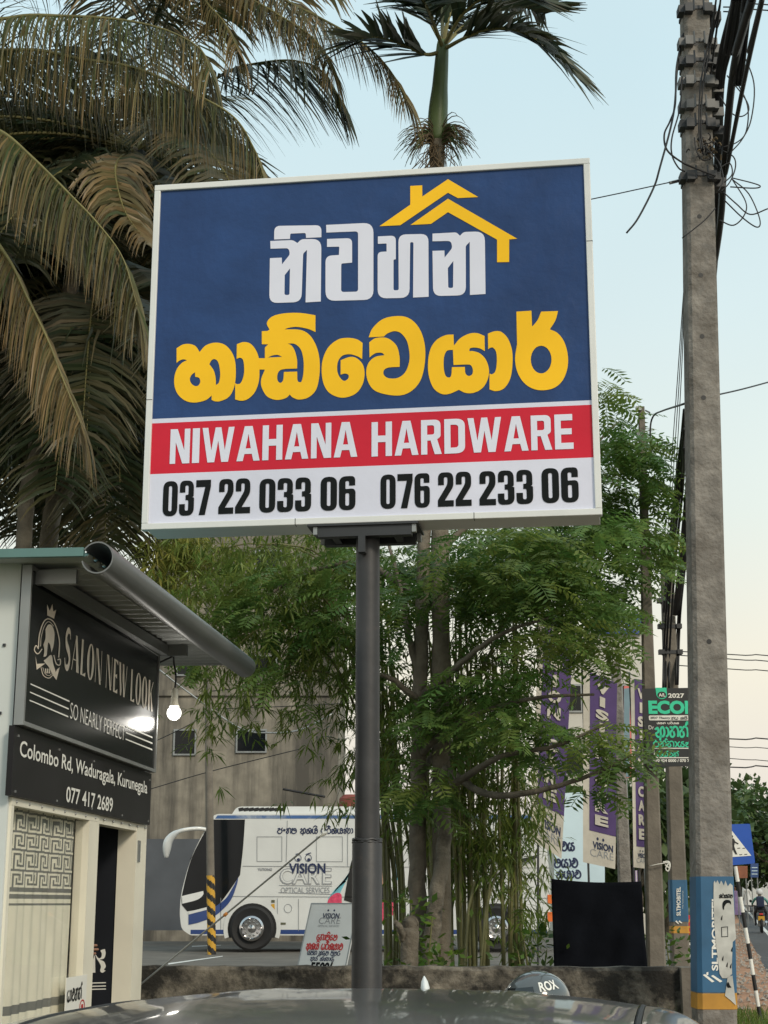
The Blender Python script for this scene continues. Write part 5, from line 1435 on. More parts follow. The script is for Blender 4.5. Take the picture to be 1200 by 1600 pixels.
# pedestrian crossing sign on a leaning striped post
ZP = Plane(at(1150, 1352, 24), (1, 0, 0))
foot = at(1188, 1580, 24); topp = at(1145, 1330, 24.05)
T = thing('crossing_sign', 'blue square pedestrian crossing sign on a leaning black and white striped post', 'sign', (foot.x, foot.y, 0))
mb = MB(); f0 = Vector((foot.x, foot.y, min(foot.z, 0))); nb2 = 11
for i in range(nb2):
    a, b = f0.lerp(topp, i / nb2), f0.lerp(topp, (i + 1) / nb2); mb.tube([a, b], .030, 10, mi=i % 2)
mb.build('post', [M_blk, M_wl], T, True)
mb = MB(); zq = [ZP.hit(*p) for p in ((1110, 1289), (1172, 1287), (1180, 1349), (1118, 1354))]
mb.prism(fillet([(a, b, .03) for a, b in zq]), lambda a, b, d=0: ZP.pt(a, b, d), .012); mb.build('sign_plate', M_pedblue, T)
ZM = pxmap(ZP, .004); ZM2 = pxmap(ZP, .008)
mb = MB(); mb.poly([[(1142, 1296), (1174, 1337), (1117, 1341)]], ZM); mb.build('white_triangle', M_wl, T)
mb = MB(); mb.poly([[(1143.5 + 1.8 * cos(k), 1307 + 2.2 * sin(k)) for k in [2 * pi * j / 10 for j in range(10)]]], ZM2)
mb.poly([[(1142, 1310), (1146, 1310), (1149, 1315), (1154, 1318), (1153, 1319.5), (1148, 1317), (1147, 1322), (1149, 1328), (1152, 1335), (1149, 1335), (1145, 1328), (1141, 1336), (1138.5, 1335), (1142, 1326)]], ZM2)
for x_, y_ in ((1152, 1325), (1160, 1325), (1155, 1335), (1163, 1334.5)):
    mb.poly([[(x_, y_), (x_ + 4.5, y_ - .4), (x_ + 4.5, y_ + .7), (x_, y_ + 1.1)]], ZM2)
mb.build('walking_figure', M_blk, T)

# roadside boards behind the poles
def board(name, label, quad, Y, mat, legs=True, thick=.03):
    pl = Plane(at(*quad[3], Y), (1, 0, 0)); Q = [pl.hit(*p) for p in quad]
    cx = (Q[3][0] + Q[2][0]) / 2; base = pl.pt(cx, 0); base.z = gz(Y) if base.x > 2.5 + (Y - 10) * .19 else .70
    t_ = thing(name, label, 'sign', base); mb = MB(); mb.prism(Q, lambda a, b, d=0: pl.pt(a, b, d), thick); mb.build('board', mat, t_)
    if legs:
        for f in (.12, .88):
            a = pl.pt(Q[3][0] * (1 - f) + Q[2][0] * f, Q[3][1] + .02, -.045); mb = MB(); mb.tube([Vector((a.x, a.y, base.z)), a + Vector((0, 0, (Q[0][1] - Q[3][1]) * .7))], .025, 8); mb.build('leg', M_galv, t_, True)
    return t_, pl
t_, pl = board('shop_board', 'narrow red board with a yellow curl standing behind the near power pole', [(1072, 1430), (1092, 1430), (1092, 1495), (1074, 1496)], 18.5, M_wl)
mb = MB(); m_ = pxmap(pl, .003); mb.poly([[(1072, 1430), (1092, 1430), (1092, 1461), (1073, 1461)]], m_); mb.build('red_field', M_red, t_)
mb = MB(); m_ = pxmap(pl, .006); stroke2d(mb, [Vector((1075, 1441)), Vector((1079, 1437)), Vector((1083, 1443)), Vector((1080, 1450)), Vector((1076, 1448)), Vector((1074, 1455)), Vector((1080, 1457)), Vector((1085, 1452))], 2.4, m_)
mb.build('yellow_curl', M_yel, t_)
mb = MB(); 
for y_ in (1466, 1475, 1484):
    put_sinhala(mb, ['ya', 'ha', 'ga', 'la'], lambda a, b: pl.pt(a, b, .004), px_rect(pl, (1075, y_ + 6), (1091, y_)), .25)
mb.build('lettering', M_black, t_)
t_, pl = board('small_board', 'small rust coloured board below the crossing sign', [(1150, 1353), (1168, 1353), (1168, 1372), (1150, 1372)], 70, pm('rust_board', (.28, .10, .05), .6, .2, 3))
t_, pl = board('bank_board', 'small dark blue board with a round top right of the crossing sign', [(1173, 1349), (1185, 1349), (1185, 1371), (1173, 1371)], 75, pm('navy_board', (.03, .07, .20), .5, .15, 3))
mb = MB(); m_ = pxmap(pl, .01); 
for y_ in (1355, 1360, 1365): mb.poly([[(1174.5, y_), (1183.5, y_), (1183.5, y_ + 1.3), (1174.5, y_ + 1.3)]], m_)
mb.build('lettering', M_ltblue, t_)
t_, pl = board('salmon_board', 'tall salmon red and grey signboard behind the foliage left of the poster board', [(975, 1072), (1006, 1070), (1006, 1215), (975, 1215)], 40, M_pink)
mb = MB(); m_ = pxmap(pl, .01); mb.poly([[(974.9, 1076), (984, 1075), (984, 1214), (975, 1214)]], m_); mb.build('side_strip', pm('slate_panel', (.16, .24, .28), .6, .1, 3), t_)
t_, HB = board('hoarding', 'pale blue hoarding with navy letters behind the two left purple banners', [(866, 1240), (945, 1236), (945, 1480), (866, 1480)], 37.5, M_ltblue, True, .08)
mb = MB(); ho = lambda a, b: HB.pt(a, b, .01)
put_sinhala(mb, ['sa', 'va', 'ya'], ho, px_rect(HB, (866, 1329), (898, 1310)), .22); put_sinhala(mb, ['ma', 'ya', 'aa', 'va'], ho, px_rect(HB, (866, 1355), (903, 1336)), .22); put_sinhala(mb, ['ka', 'sha', 'aa', 'va'], ho, px_rect(HB, (869, 1372), (908, 1355)), .22)
mb.build('lettering', M_navy, t_)

# vertical banners
def banner(label, quad, Y, inset, letters, purple_bot, foot, logo=True, first=0.05):
    pl = Plane(at(*quad[3], Y), (1, 0, 0)); Q = [Vector(pl.hit(*p)) for p in quad]
    base = at(foot, 1505, Y); base.z = .70
    t_ = thing('banner', label, 'banner', base, 0, 'purple and cream banners on poles')
    def bi(s_, t, off=0.0):
        a = Q[0].lerp(Q[1], s_); b = Q[3].lerp(Q[2], s_); p = a.lerp(b, t)
        return pl.pt(p.x, p.y, off + .025 * sin(t * 7 + s_ * 2) * (.3 + s_) + .012 * sin(s_ * 5 + t * 4))
    mb = MB(); n, m_ = 8, 30
    mb.add([bi(i / n, j / m_) for j in range(m_ + 1) for i in range(n + 1)], [(j * (n + 1) + i, j * (n + 1) + i + 1, (j + 1) * (n + 1) + i + 1, (j + 1) * (n + 1) + i) for j in range(m_) for i in range(n)])
    cl_ = mb.build('cloth', M_ban, t_, 'all')
    mb = MB(); mb.add([bi(inset + (1 - inset) * i / n, purple_bot * j / m_, .005) for j in range(m_ + 1) for i in range(n + 1)], [(j * (n + 1) + i, j * (n + 1) + i + 1, (j + 1) * (n + 1) + i + 1, (j + 1) * (n + 1) + i) for j in range(m_) for i in range(n)])
    mb.build('purple_field', M_purple, cl_, 'all')
    mb = MB(); k = len(letters)
    for i, ch in enumerate(letters):
        if ch == ' ': continue
        t0_ = first + (purple_bot - first - .02) * i / k; t1_ = t0_ + (purple_bot - first) / k * .74; cx = inset + (1 - inset) * .46; hw_ = .08 if ch == 'I' else .20
        V_, Fc = text2d(ch, .05)
        mb.add([bi(cx - hw_ + 2 * hw_ * a, t1_ + (t0_ - t1_) * b, .022) for a, b in V_], Fc)
    mb.build('lettering', M_ban, cl_)
    if logo:
        mb = MB(); V_, Fc = text2d('VISION', .03); tb = purple_bot
        mb.add([bi(.30 + .62 * a, tb + (1 - tb) * (.52 - .22 * b), .006) for a, b in V_], Fc)
        for s_ in (.45, .62):
            mb.add([bi(s_ + .03 * cos(2 * pi * q / 8), tb + (1 - tb) * (.2 + .05 * sin(2 * pi * q / 8)), .006) for q in range(8)], [tuple(range(8))])
        mb.build('logo', M_navy, cl_)
        mb = MB(); V_, Fc = text2d('CARE', -.01)
        mb.add([bi(.22 + .72 * a, tb + (1 - tb) * (.76 - .22 * b), .005) for a, b in V_], Fc); mb.build('logo_word', M_grey, cl_)
    mb = MB(); tp_ = bi(0, 0); mb.tube([Vector((base.x, base.y, .7)), Vector((base.x, base.y, .7)).lerp(tp_, .45) + Vector((-.0, .04, 0)), tp_ + Vector((-.01, .03, .1))], .016, 8); mb.build('banner_pole', M_bracket, t_, True)
    return t_
banner('nearest purple banner left of the black cloth, its lower end cream with a small logo', [(842, 965), (898, 962), (877, 1342), (829, 1312)], 22, .16, 'VISION CARE', .83, 840)
banner('middle purple banner with rounded top, standing above the black cloth', [(911, 1046), (964, 1068), (961, 1358), (911, 1347)], 22.5, .2, 'VISION CARE', .83, 924, first=.04)
banner('narrow purple banner right of the black cloth, beside the slim pole', [(985, 1060), (1012, 1064), (1013, 1358), (990, 1355)], 24, .22, 'VISION CARE', .89, 1006)
t_ = thing('feather_flag', 'plain lilac and white striped flag pole end right of the black cloth', 'flag', (at(1000, 1440, 25).x, 25, .7))
mb = MB(); q0, q1 = at(992, 1360, 25), at(1000, 1470, 25)
for i, mt in enumerate((0, 1, 0)):
    mb.box(((q0.x + (q1.x - q0.x) * (i + .5) / 3), 25, (q0.z + .72) / 2 + .0), ((q1.x - q0.x) / 3 - .002, .012, q0.z - .72), mi=mt)
mb.build('cloth', [M_sari, M_wl], t_); mb = MB(); mb.tube([Vector((q0.x - .02, 25, .7)), Vector((q0.x - .02, 25, q0.z + .3))], .014, 8); mb.build('flag_pole', M_bracket, t_, True)

# black cloth over a board behind the wall
CP = Plane(at(866, 1510, 13.0), (1, 0, 0)); Qc = [Vector(CP.hit(*p)) for p in ((861, 1373), (1002, 1377), (1011, 1511), (866, 1510))]
ext = (Qc[3].y - .72)
T = thing('covered_board', 'black cloth stretched over a square board standing behind the low wall', 'covered board', CP.pt((Qc[2].x + Qc[3].x) / 2, 0) + Vector((0, .05, .7)))
mb = MB(); n, m_ = 30, 30; P = []
for j in range(m_ + 1):
    for i in range(n + 1):
        s_, t = i / n, j / m_ * 1.35; p = Qc[0].lerp(Qc[1], s_).lerp(Qc[3].lerp(Qc[2], s_), min(t, 1)) if t <= 1 else Qc[3].lerp(Qc[2], s_) - Vector((0, (t - 1) * 1.0 * (Qc[0].y - Qc[3].y)))
        sag = .018 * sin(pi * s_) * (1 - min(1, t)) ; wv = .012 * sin(s_ * 21 + t * 5) * t + .008 * sin(s_ * 9 - t * 8)
        P.append(CP.pt(p.x, p.y - sag , wv))
mb.add(P, [(j * (n + 1) + i, j * (n + 1) + i + 1, (j + 1) * (n + 1) + i + 1, (j + 1) * (n + 1) + i) for j in range(m_) for i in range(n)])
o = mb.build('cloth', M_cloth, T, 'all'); so_ = o.modifiers.new('thick', 'SOLIDIFY'); so_.thickness = .006
mb = MB(); a = CP.pt(Qc[3].x + .05, 0, -.05); b = CP.pt(Qc[2].x - .06, 0, -.05)
for p in (a, b): mb.bar(Vector((p.x, p.y, .7)), Vector((p.x, p.y, CP.pt(0, Qc[0].y - .05).z)), .04, .04)
mb.build('frame', M_bracket, T)

# leaning price board
ph, th_ = radians(33), radians(20)
LU = Vector((cos(ph), -sin(ph), 0)); LV = Vector((sin(th_) * sin(ph), sin(th_) * cos(ph), cos(th_)))
LP = Plane(at(486, 1411, 20.0), LU, LV)
bw_, bh_ = .72, 1.15
T = thing('price_board', 'white leaning price board with red and black letters left of the billboard post', 'sign', LP.pt(bw_ / 2, -bh_) * 1.0)
T.location.z = .70; XF[T.name] = Matrix.Translation(T.location)
mb = MB(); mb.prism([(0, 0), (bw_, 0), (bw_, -bh_), (0, -bh_)], lambda a, b, d=0: LP.pt(a, b, d), .02); mb.build('panel', M_busw, T)
mb = MB(); lo_f = onpl(LP, .004); fwid = .014
for q in ((0, -fwid, bw_, 0), (0, -bh_, fwid, -fwid), (bw_ - fwid, -bh_, bw_, -fwid)):
    mb.poly([[(q[0], q[1]), (q[2], q[1]), (q[2], q[3]), (q[0], q[3])]], lo_f)
mb.build('edge_frame', M_galv, T)
mb = MB()
for q in (0.0, bw_):
    a = LP.pt(q, -.05, -.03); mb.tube([a, Vector((a.x + .1, a.y + .45, .70))], .015, 8)
mb.build('back_leg', M_galv, T, True)
ls = 1200 / 220
def lrect(x0, y0, x1, y1):
    a = LP.hit(400 + x0 / ls, 1250 + y1 / ls); b = LP.hit(400 + x1 / ls, 1250 + y0 / ls); return (a[0], a[1], b[0], b[1])
ra = LP.hit(400 + 545 / ls, 1250 + 960 / ls)
mb = MB(); put_text(mb, 'VISION', lo_f, (.22, -.20, .47, -.13), .02)
for u in (.29, .38): mb.poly([[(u + .013 * cos(2 * pi * k / 12), -.095 + .013 * sin(2 * pi * k / 12)) for k in range(12)]], lo_f)
put_sinhala(mb, ['sa', 'ma', 'i', 'na', ' ', 'a', 'da', 'ma', ' ', 'ma', 'i', 'la', 'ta'], lo_f, (.11, -.655, .60, -.585), .2)
put_sinhala(mb, ['a', 'sa', 'hal', ' ', 'ka', 'nna', 'aa', 'da', 'i'], lo_f, (.17, -.725, .53, -.66), .2)
mb.build('navy_print', M_navy, T)
mb = MB(); put_text(mb, 'CARE', lo_f, (.18, -.265, .50, -.185), -.012); put_text(mb, 'OPTICAL SERVICES', lo_f, (.18, -.305, .50, -.28), -.005); mb.build('grey_print', M_grey, T)
mb = MB(); put_sinhala(mb, ['e', 'na', 'aa', 'ma', 'i', 'e', 'la'], lo_f, (.20, -.47, .51, -.37), .22); put_sinhala(mb, ['a', 'ka', 'sha', 'i', ' ', 'pa', 'ra', 'i', 'ka', 'sha', 'aa', 'va'], lo_f, (.07, -.585, .62, -.48), .22); mb.build('red_print', M_red, T)
mb = MB(); put_text(mb, '5500/-', lo_f, (.20, -.86, .56, -.742), .05); put_sinhala(mb, ['ra', '.'], lo_f, (.09, -.86, .18, -.775), .2); mb.build('black_print', M_black, T)
# ------------------------------------------------------------------
# ================================================================== BUS
BUY = 34.0
BPn = Plane(at(283, 1470, BUY), (1, 0, 0))
b5 = 1200 / 420
def bp5(x, y): return BPn.hit(240 + x / b5, 1200 + y / b5)
x_end = BPn.hit(861, 1400)[0]
BT = thing('bus', 'white and blue mobile eye clinic bus with curved mirror arm parked side on', 'bus', BPn.pt(x_end / 2, 0) + Vector((0, 1.2, 0)))
zg = .70; BT.location.z = zg; XF[BT.name] = Matrix.Translation(BT.location)
zr = bp5(400, 205)[1]; zbm = bp5(400, 748)[1]
prof = fillet([(*bp5(272, 205), .1), (*bp5(245, 245), .2), (*bp5(165, 400), .5), (*bp5(122, 560), .3), (*bp5(116, 650), .1), (*bp5(124, 720), .1), (*bp5(165, 747), .05), (x_end - .05, zbm, .25), (x_end, zbm + 1.0, .3), (x_end - .12, zr, .25)], 5)
mb = MB(); mb.prism(prof, lambda a, b, d=0: BPn.pt(a, b, d), 2.45); o = mb.build('body', M_busw, BT)
bv = o.modifiers.new('bevel', 'BEVEL'); bv.width = .10; bv.segments = 4; bv.limit_method = 'ANGLE'; bv.angle_limit = radians(60)
for p in o.data.polygons: p.use_smooth = True
o.data.set_sharp_from_angle(angle=radians(35))
BM = pxmap(BPn, .006, b5, 240, 1200); BM2 = pxmap(BPn, .011, b5, 240, 1200); BM3 = pxmap(BPn, .016, b5, 240, 1200)
mb = MB()
mb.poly([splined([(268, 230, 1), (408, 230, 1), (400, 350), (386, 478, 1), (330, 560), (290, 610), (262, 622, 1), (150, 640, 1), (126, 612, 1), (128, 562), (170, 402), (246, 254, 1)])], BM); mb.build('dark_windows', M_glass_dark, BT)
# windscreen wraps round the front
mb = MB(); W_ = [bp5(x, y) for x, y in ((244, 252), (165, 402), (126, 552))]
mb.add([BPn.pt(a - .012, b, -.12) for a, b in W_] + [BPn.pt(a - .012, b, -2.33) for a, b in W_], [(0, 1, 4, 3), (1, 2, 5, 4)]); mb.build('windscreen', M_glass_dark, BT)
mb = MB(); mb.poly([splined([(126, 572, 1), (150, 566), (222, 549, 1), (221, 566), (195, 588), (128, 606, 1)])], BM2); mb.build('headlight', pm('headlight_lens', (.72, .73, .72), .15, .05, 6, coat=.6), BT)
mb = MB(); mb.poly([splined([(156, 655, 1), (200, 642), (262, 628, 1), (320, 585), (350, 540), (378, 488, 1), (372, 520), (345, 590), (300, 640), (262, 668, 1), (200, 690), (156, 700, 1)])], BM2)
for xa, xb in ((165, 326), (545, 1780)):
    a = BPn.hit(240 + xa / b5, 1200 + 745 / b5); b = BPn.hit(min(240 + xb / b5, 855), 1200 + 722 / b5)
    mb.poly([[(a[0], zbm + .03), (b[0], zbm + .03), (b[0], b[1]), (a[0], b[1])]], lambda u, v: BPn.pt(u, v, .006))
mb.build('blue_stripe', M_busb, BT)
mb = MB(); mb.poly([[(156, 642), (262, 615), (262, 627), (156, 654)]], BM3); mb.build('white_stripe', M_busw, BT)
mb = MB(); a = bp5(275, 226); mb.poly([[(a[0], a[1]), (x_end - .2, a[1]), (x_end - .2, zr - .03), (a[0] + .05, zr - .03)]], lambda u, v: BPn.pt(u, v, .006)); mb.build('roof_stripe', pm('worn_blue_stripe', (.05, .12, .30), .5, .2, 2, col2=(.45, .5, .55), spot=.1), BT)
mb = MB(); a = bp5(340, 200); c = bp5(350, 168); b = BPn.hit(700, 1256)
mb.prism(fillet([(a[0], zr - .02), (a[0] + 4.6, zr - .02), (a[0] + 4.4, c[1], .15), (a[0] + .12, c[1], .15)]), lambda u, v, d=0: BPn.pt(u, v, d - .3), 1.8)
o = mb.build('roof_unit', M_busw, BT); bv = o.modifiers.new('bevel', 'BEVEL'); bv.width = .05; bv.segments = 3; bv.limit_method = 'ANGLE'
mb = MB()
for i in range(9):
    a0 = bp5(372 + i * 23, 176); mb.poly([[(a0[0], a0[1]), (a0[0] + .11, a0[1] + .02), (a0[0] + .13, a0[1] - .05), (a0[0] + .02, a0[1] - .07)]], lambda u, v: BPn.pt(u, v, -.292))
mb.build('vent_slots', M_blk, BT)
# wheels in arches
rw = 94 / b5 / FOC * BUY
for k, wx in enumerate((440, 1585)):
    c2 = bp5(wx, 716); c2 = (c2[0] if k == 0 else BPn.hit(775, 1450)[0], c2[1])
    mb = MB(); Rr_ = Matrix.Rotation(pi / 2, 3, 'X'); ce = BPn.pt(c2[0], c2[1], 0)
    arc = [(c2[0] + rw * 1.22 * cos(radians(t)), c2[1] + rw * 1.22 * sin(radians(t))) for t in range(-20, 201, 10)]
    mb.poly([arc], lambda u, v: BPn.pt(u, v, .012)); mb.build('wheel_well', M_blk, BT)
    mb = MB(); stroke2d(mb, [Vector(p) for p in arc], .09, lambda u, v: BPn.pt(u, v, .018), smooth=False); mb.build('wheel_arch', M_busw, BT)
    mb = MB(); mb.lathe([(rw * .55, -.10), (rw * .9, -.12), (rw, -.06), (rw, .14), (rw * .9, .17), (rw * .55, .12)], ce, 36, rot=Rr_); wh = mb.build('wheel', M_rub, BT, True); 
    for v_ in wh.data.vertices: v_.co.y += .05
    mb = MB(); mb.lathe([(rw * .56, .0), (rw * .56, .10), (rw * .47, .13), (rw * .42, .06), (rw * .2, .05), (rw * .17, .14), (.01, .16)], ce + Vector((0, -.07, 0)), 30, rot=Rr_)
    for q in range(10):
        a_ = q * pi / 5; mb.lathe([(.022, 0), (.022, .03), (.0, .035)], ce + Vector((rw * .31 * cos(a_), -.135, rw * .31 * sin(a_))), 8, rot=Rr_)
    mb.build('rim', M_chrome, wh, True)
mb = MB(); P = [(262, 283), (215, 272), (160, 275), (110, 290), (75, 325), (66, 365), (64, 402)]
mb.tube(catmull([BPn.pt(*bp5(x, y), .0 + .25 * min(1, i / 3)) for i, (x, y) in enumerate(P)], 5), [.042 + (.055 * sin((i - 14) / 16 * pi) if 14 < i < 30 else 0) for i in range(31)], 10)
mb.build('mirror_arm', M_busw, BT, 'all')
mb = MB()
for (x0, y0, x1, y1) in ((462, 307, 573, 417), (727, 307, 843, 418)):
    stroke2d(mb, [Vector(p) for p in ((x0, y0), (x1, y0), (x1, y1), (x0, y1))], 3.2, BM2, closed=True, smooth=False)
for q in ([(398, 438), (1780, 446)], [(350, 573), (1780, 581)], [(300, 580), (300, 722)], [(553, 582), (553, 726)], [(647, 584), (647, 728)], [(866, 232), (866, 440)], [(597, 235), (592, 420)]):
    stroke2d(mb, [Vector(p) for p in q], 2.4, BM2, smooth=False)
stroke2d(mb, [Vector((600 + 17 * cos(t * pi / 6), 627 + 19 * sin(t * pi / 6))) for t in range(12)], 2.2, BM2, closed=True)
mb.build('panel_seams', pm('seam_grey', (.25, .26, .27), .6, .1, 5), BT)
bo = lambda u, v: BPn.pt(u, v, .013); bo2 = lambda u, v: BPn.pt(u, v, .018)
def brect(x0, y0, x1, y1): a = bp5(x0, y1); b = bp5(x1, y0); return (a[0], a[1], b[0], b[1])
mb = MB(); put_sinhala(mb, ['ja', 'm', 'ga', 'ma', ' ', 'a', 'ka', 'sha', 'i', ' ', 'pa', 'ra', 'i', 'ka', 'sha', 'nna', 'aa'], bo, brect(552, 258, 892, 292), .2)
put_text(mb, 'VISION', bo2, brect(604, 425, 768, 472), .03)
for x_ in (645, 691):
    stroke2d(mb, [Vector((x_ + 14 * cos(t * pi / 7), 402 + 15 * sin(t * pi / 7))) for t in range(14)], 2.4, BM3, closed=True)
    mb.poly([[(x_ + 7 * cos(t * pi / 5) + 2, 409 + 7 * sin(t * pi / 5)) for t in range(10)]], BM3)
    mb.poly([[(x_ - 12, 384), (x_ + 10, 377), (x_ + 14, 380), (x_ - 10, 387)]], BM3)
mb.build('navy_lettering', M_navy, BT)
mb = MB()
for ch, x0, x1 in (('C', 562, 622), ('A', 618, 690), ('R', 690, 744), ('E', 752, 796)):
    rc = brect(x0, 447, x1, 520); V_, Fc = text2d(ch, .028); w_ = (rc[2] - rc[0]); mb.add([bo(rc[0] + w_ * a, rc[1] + (rc[3] - rc[1]) * b) for a, b in V_], Fc)
    V_, Fc = text2d(ch, -.004); i_ = .022; mb.add([BPn.pt(rc[0] + i_ + (w_ - 2 * i_) * a, rc[1] + i_ + (rc[3] - rc[1] - 2 * i_) * b, .0155) for a, b in V_], Fc, 1)
put_text(mb, 'OPTICAL SERVICES', bo, brect(568, 533, 786, 558), .0)
stroke2d(mb, [Vector((560, 524)), Vector((797, 527))], 2.5, BM2, smooth=False); stroke2d(mb, [Vector((558, 556)), Vector((797, 564))], 2.5, BM2, smooth=False)
put_text(mb, 'YUTONG', bo, brect(464, 447, 529, 459), .05)
mb.build('grey_lettering', [M_grey, M_busw], BT)
# printed picture of a seated woman in a check blouse, with pale blue arcs
mb = MB(); skirt = lambda x, y: BM2(x, y)
for k in range(7):
    stroke2d(mb, [Vector((780 + 8 * k, 585 - 4 * k)), Vector((815 + 8 * k, 540 - 8 * k)), Vector((858 + 6 * k, 505 - 12 * k))], 5, BM, 0)
for k in range(8):
    stroke2d(mb, [Vector((1030 + 4 * k, 350 + 6 * k)), Vector((1065 + 3 * k, 380 + 5 * k)), Vector((1088, 430 + 10 * k))], 5, BM, 0)
mb.build('blue_arcs', pm('sky_blue_print', (.18, .52, .62), .4, .08, 3), BT)
mb = MB()
mb.poly([splined([(850, 590, 1), (870, 480), (890, 400), (940, 330), (1000, 340), (1035, 420), (1050, 500), (1070, 560), (1072, 605, 1), (900, 606, 1)])], BM2)
mb.build('printed_hair', M_hair, BT)
mb = MB(); mb.poly([splined([(960, 395), (1000, 385), (1040, 430), (1045, 490), (1015, 530), (970, 500)])], BM3); mb.build('printed_face', pm('printed_skin', (.42, .24, .16), .5, .1, 6), BT)
mb = MB(); mb.poly([splined([(775, 606, 1), (785, 580), (815, 558), (838, 565), (840, 606, 1)])], BM3); mb.poly([splined([(880, 605, 1), (960, 596), (1070, 600, 1), (1075, 650), (1000, 690), (900, 680)])], BM3)
mb.build('printed_blouse', pm('printed_pink', (.62, .06, .13), .5, .3, 14), BT)
mb = MB(); mb.poly([[(525, 608), (540, 606), (541, 632), (526, 633)]], BM2); mb.build('filler_mark', M_yel, BT)
mb = MB(); mb.poly([[(526, 589), (541, 589), (541, 601), (526, 601)]], BM2); mb.poly([[(567, 690), (590, 690), (590, 699), (567, 699)]], BM2); mb.build('marker_plate', pm('olive_plate', (.10, .10, .06), .5, .2, 8), BT)
mb = MB()
for y0, y1 in ((1398, 1412), (1425, 1440)):
    a = BPn.hit(857, y1); b = BPn.hit(861.5, y0); mb.box(BPn.pt((a[0] + b[0]) / 2, (a[1] + b[1]) / 2, -.06), (.10, .16, b[1] - a[1]))
mb.build('rear_light', pm('orange_lens', (.75, .16, .03), .3, .08, 4), BT)
mb = MB()
q = [BPn.hit(*p) for p in ((745, 1335), (793, 1338), (798, 1346), (838, 1336), (838, 1341), (800, 1352), (790, 1346), (745, 1340))]
mb.prism(q, lambda a, b, d=0: BPn.pt(a, b, d + .12), .1); mb.build('rear_mirror_arm', M_blk, BT)

# red box truck top glimpsed above the bus
rp = at(549, 1268, 37.5)
T = thing('red_tank', 'small red water tank on a stand glimpsed above the bus roof beside the steel post', 'tank', (rp.x, 37.5, .7))
mb = MB(); zt_ = at(545, 1240, 37.5).z
mb.lathe([(.0, zt_ - .02), (.2, zt_ - .03), (.29, zt_ - .12), (.30, zt_ - 1.0), (.27, zt_ - 1.05), (0, zt_ - 1.05)], (rp.x, 37.5, 0), 20); mb.build('barrel', pm('rust_red', (.20, .045, .03), .6, .25, 4), T, True)
for a in range(3):
    mb = MB(); x_, y_ = .24 * cos(a * 2.1), .24 * sin(a * 2.1); mb.tube([(rp.x + x_, 37.5 + y_, .7), (rp.x + x_, 37.5 + y_, zt_ - 1.04)], .04, 8); mb.build('leg', M_galv, T)

# striped post and stay wire
sp0 = at(331, 1485, 32.5); sp1 = at(325, 1088, 32.5)
T = thing('striped_post', 'slim grey post with black and yellow stripes on its lower part before the bus', 'post', (sp0.x, 32.5, .7))
mb = MB(); a = Vector((sp0.x, 32.5, .7)); top_ = Vector((sp1.x, 32.5, sp1.z)); f_ = (at(331, 1368, 32.5).z - .7) / (top_.z - .7)
mb.tube([a, a.lerp(top_, .5), top_], [.085, .08, .07], 12); mb.build('shaft', M_conc2, T, True)
mb = MB(); n, m_ = 24, 60; P = []; r_ = .087; H_ = f_ * (top_.z - .7)
for j in range(m_ + 1):
    for i in range(n):
        P.append(a.lerp(top_, f_ * j / m_) + Vector((r_ * cos(2 * pi * i / n), r_ * sin(2 * pi * i / n), 0)))
mb.v = P; mb.c = [None] * len(P)
for j in range(m_):
    for i in range(n):
        mb.f.append([j * n + i, j * n + (i + 1) % n, (j + 1) * n + (i + 1) % n, (j + 1) * n + i]); mb.m.append(int((j / m_ * H_ / .13 + ((i / n * 2 * pi - .6) % (2 * pi)) * .5) * 1.0) % 2)
mb.build('stripe_band', [M_blk, M_yel], T, True)
gw0 = at(203, 1552, 9.55); gw1 = at(506, 1302, 9.0)
T = thing('stay_rod', 'thin steel stay rod slanting up past the bus with an orange knob on it', 'stay rod', (gw0.x, gw0.y, 0))
mb = MB(); g_ = gw0 + (gw0 - gw1) * ((gw0.z - .75) / (gw1.z - gw0.z)) ; mb.tube([g_, gw1], .0052, 8); mb.build('rod', M_galv, T, True)
mb = MB(); mb.tube([g_ - Vector((0, 0, .75)) , g_ + Vector((0, 0, .03))], .02, 8); mb.build('anchor', M_galv, T)
mb = MB(); mb.tube([gw1 - (gw1 - gw0).normalized() * .03, gw1, gw1 + Vector((.02, 0, .006))], [.006, .014, .008], 8); mb.build('end_fitting', M_wl, T, True)
kn = gw0.lerp(gw1, (355 - 203) / (506 - 203)); mb = MB(); d_ = (gw1 - gw0).normalized(); mb.tube([kn - d_ * .018, kn - d_ * .01, kn + d_ * .01, kn + d_ * .018], [.003, .010, .010, .003], 10); mb.build('knob', pm('orange_knob', (.5, .2, .05), .5, .2, 8), T, True)
mb = MB(); mb.tube([gw1, Vector((post.x - .06, post.y, zj + .55))], .0016, 5); mb.build('thin_wire', M_galv, T)
# long wires across the building
cable('pale conduit slanting down across the grey building', [(247, 1045, 40), (292, 1080, 40), (372, 1136, 40), (420, 1145, 40), (470, 1140, 40), (520, 1115, 40)], .024, 'wires before the grey building', mat=M_galv)
for q in ([(228, 1235, 41), (330, 1205, 41), (470, 1170, 41)], [(228, 1165, 41), (300, 1130, 41), (330, 1105, 41)], [(330, 1080, 41), (440, 1068, 41), (560, 1055, 41)], [(330, 1108, 41), (440, 1104, 41), (560, 1098, 41)]):
    cable('one of the thin dark wires crossing in front of the grey building', q, .012, 'wires before the grey building')
cable('dark stick like wire lying across the wall above the bus', [(442, 1233, 42), (475, 1239, 42), (508, 1245, 42)], .03, 'wires before the grey building')

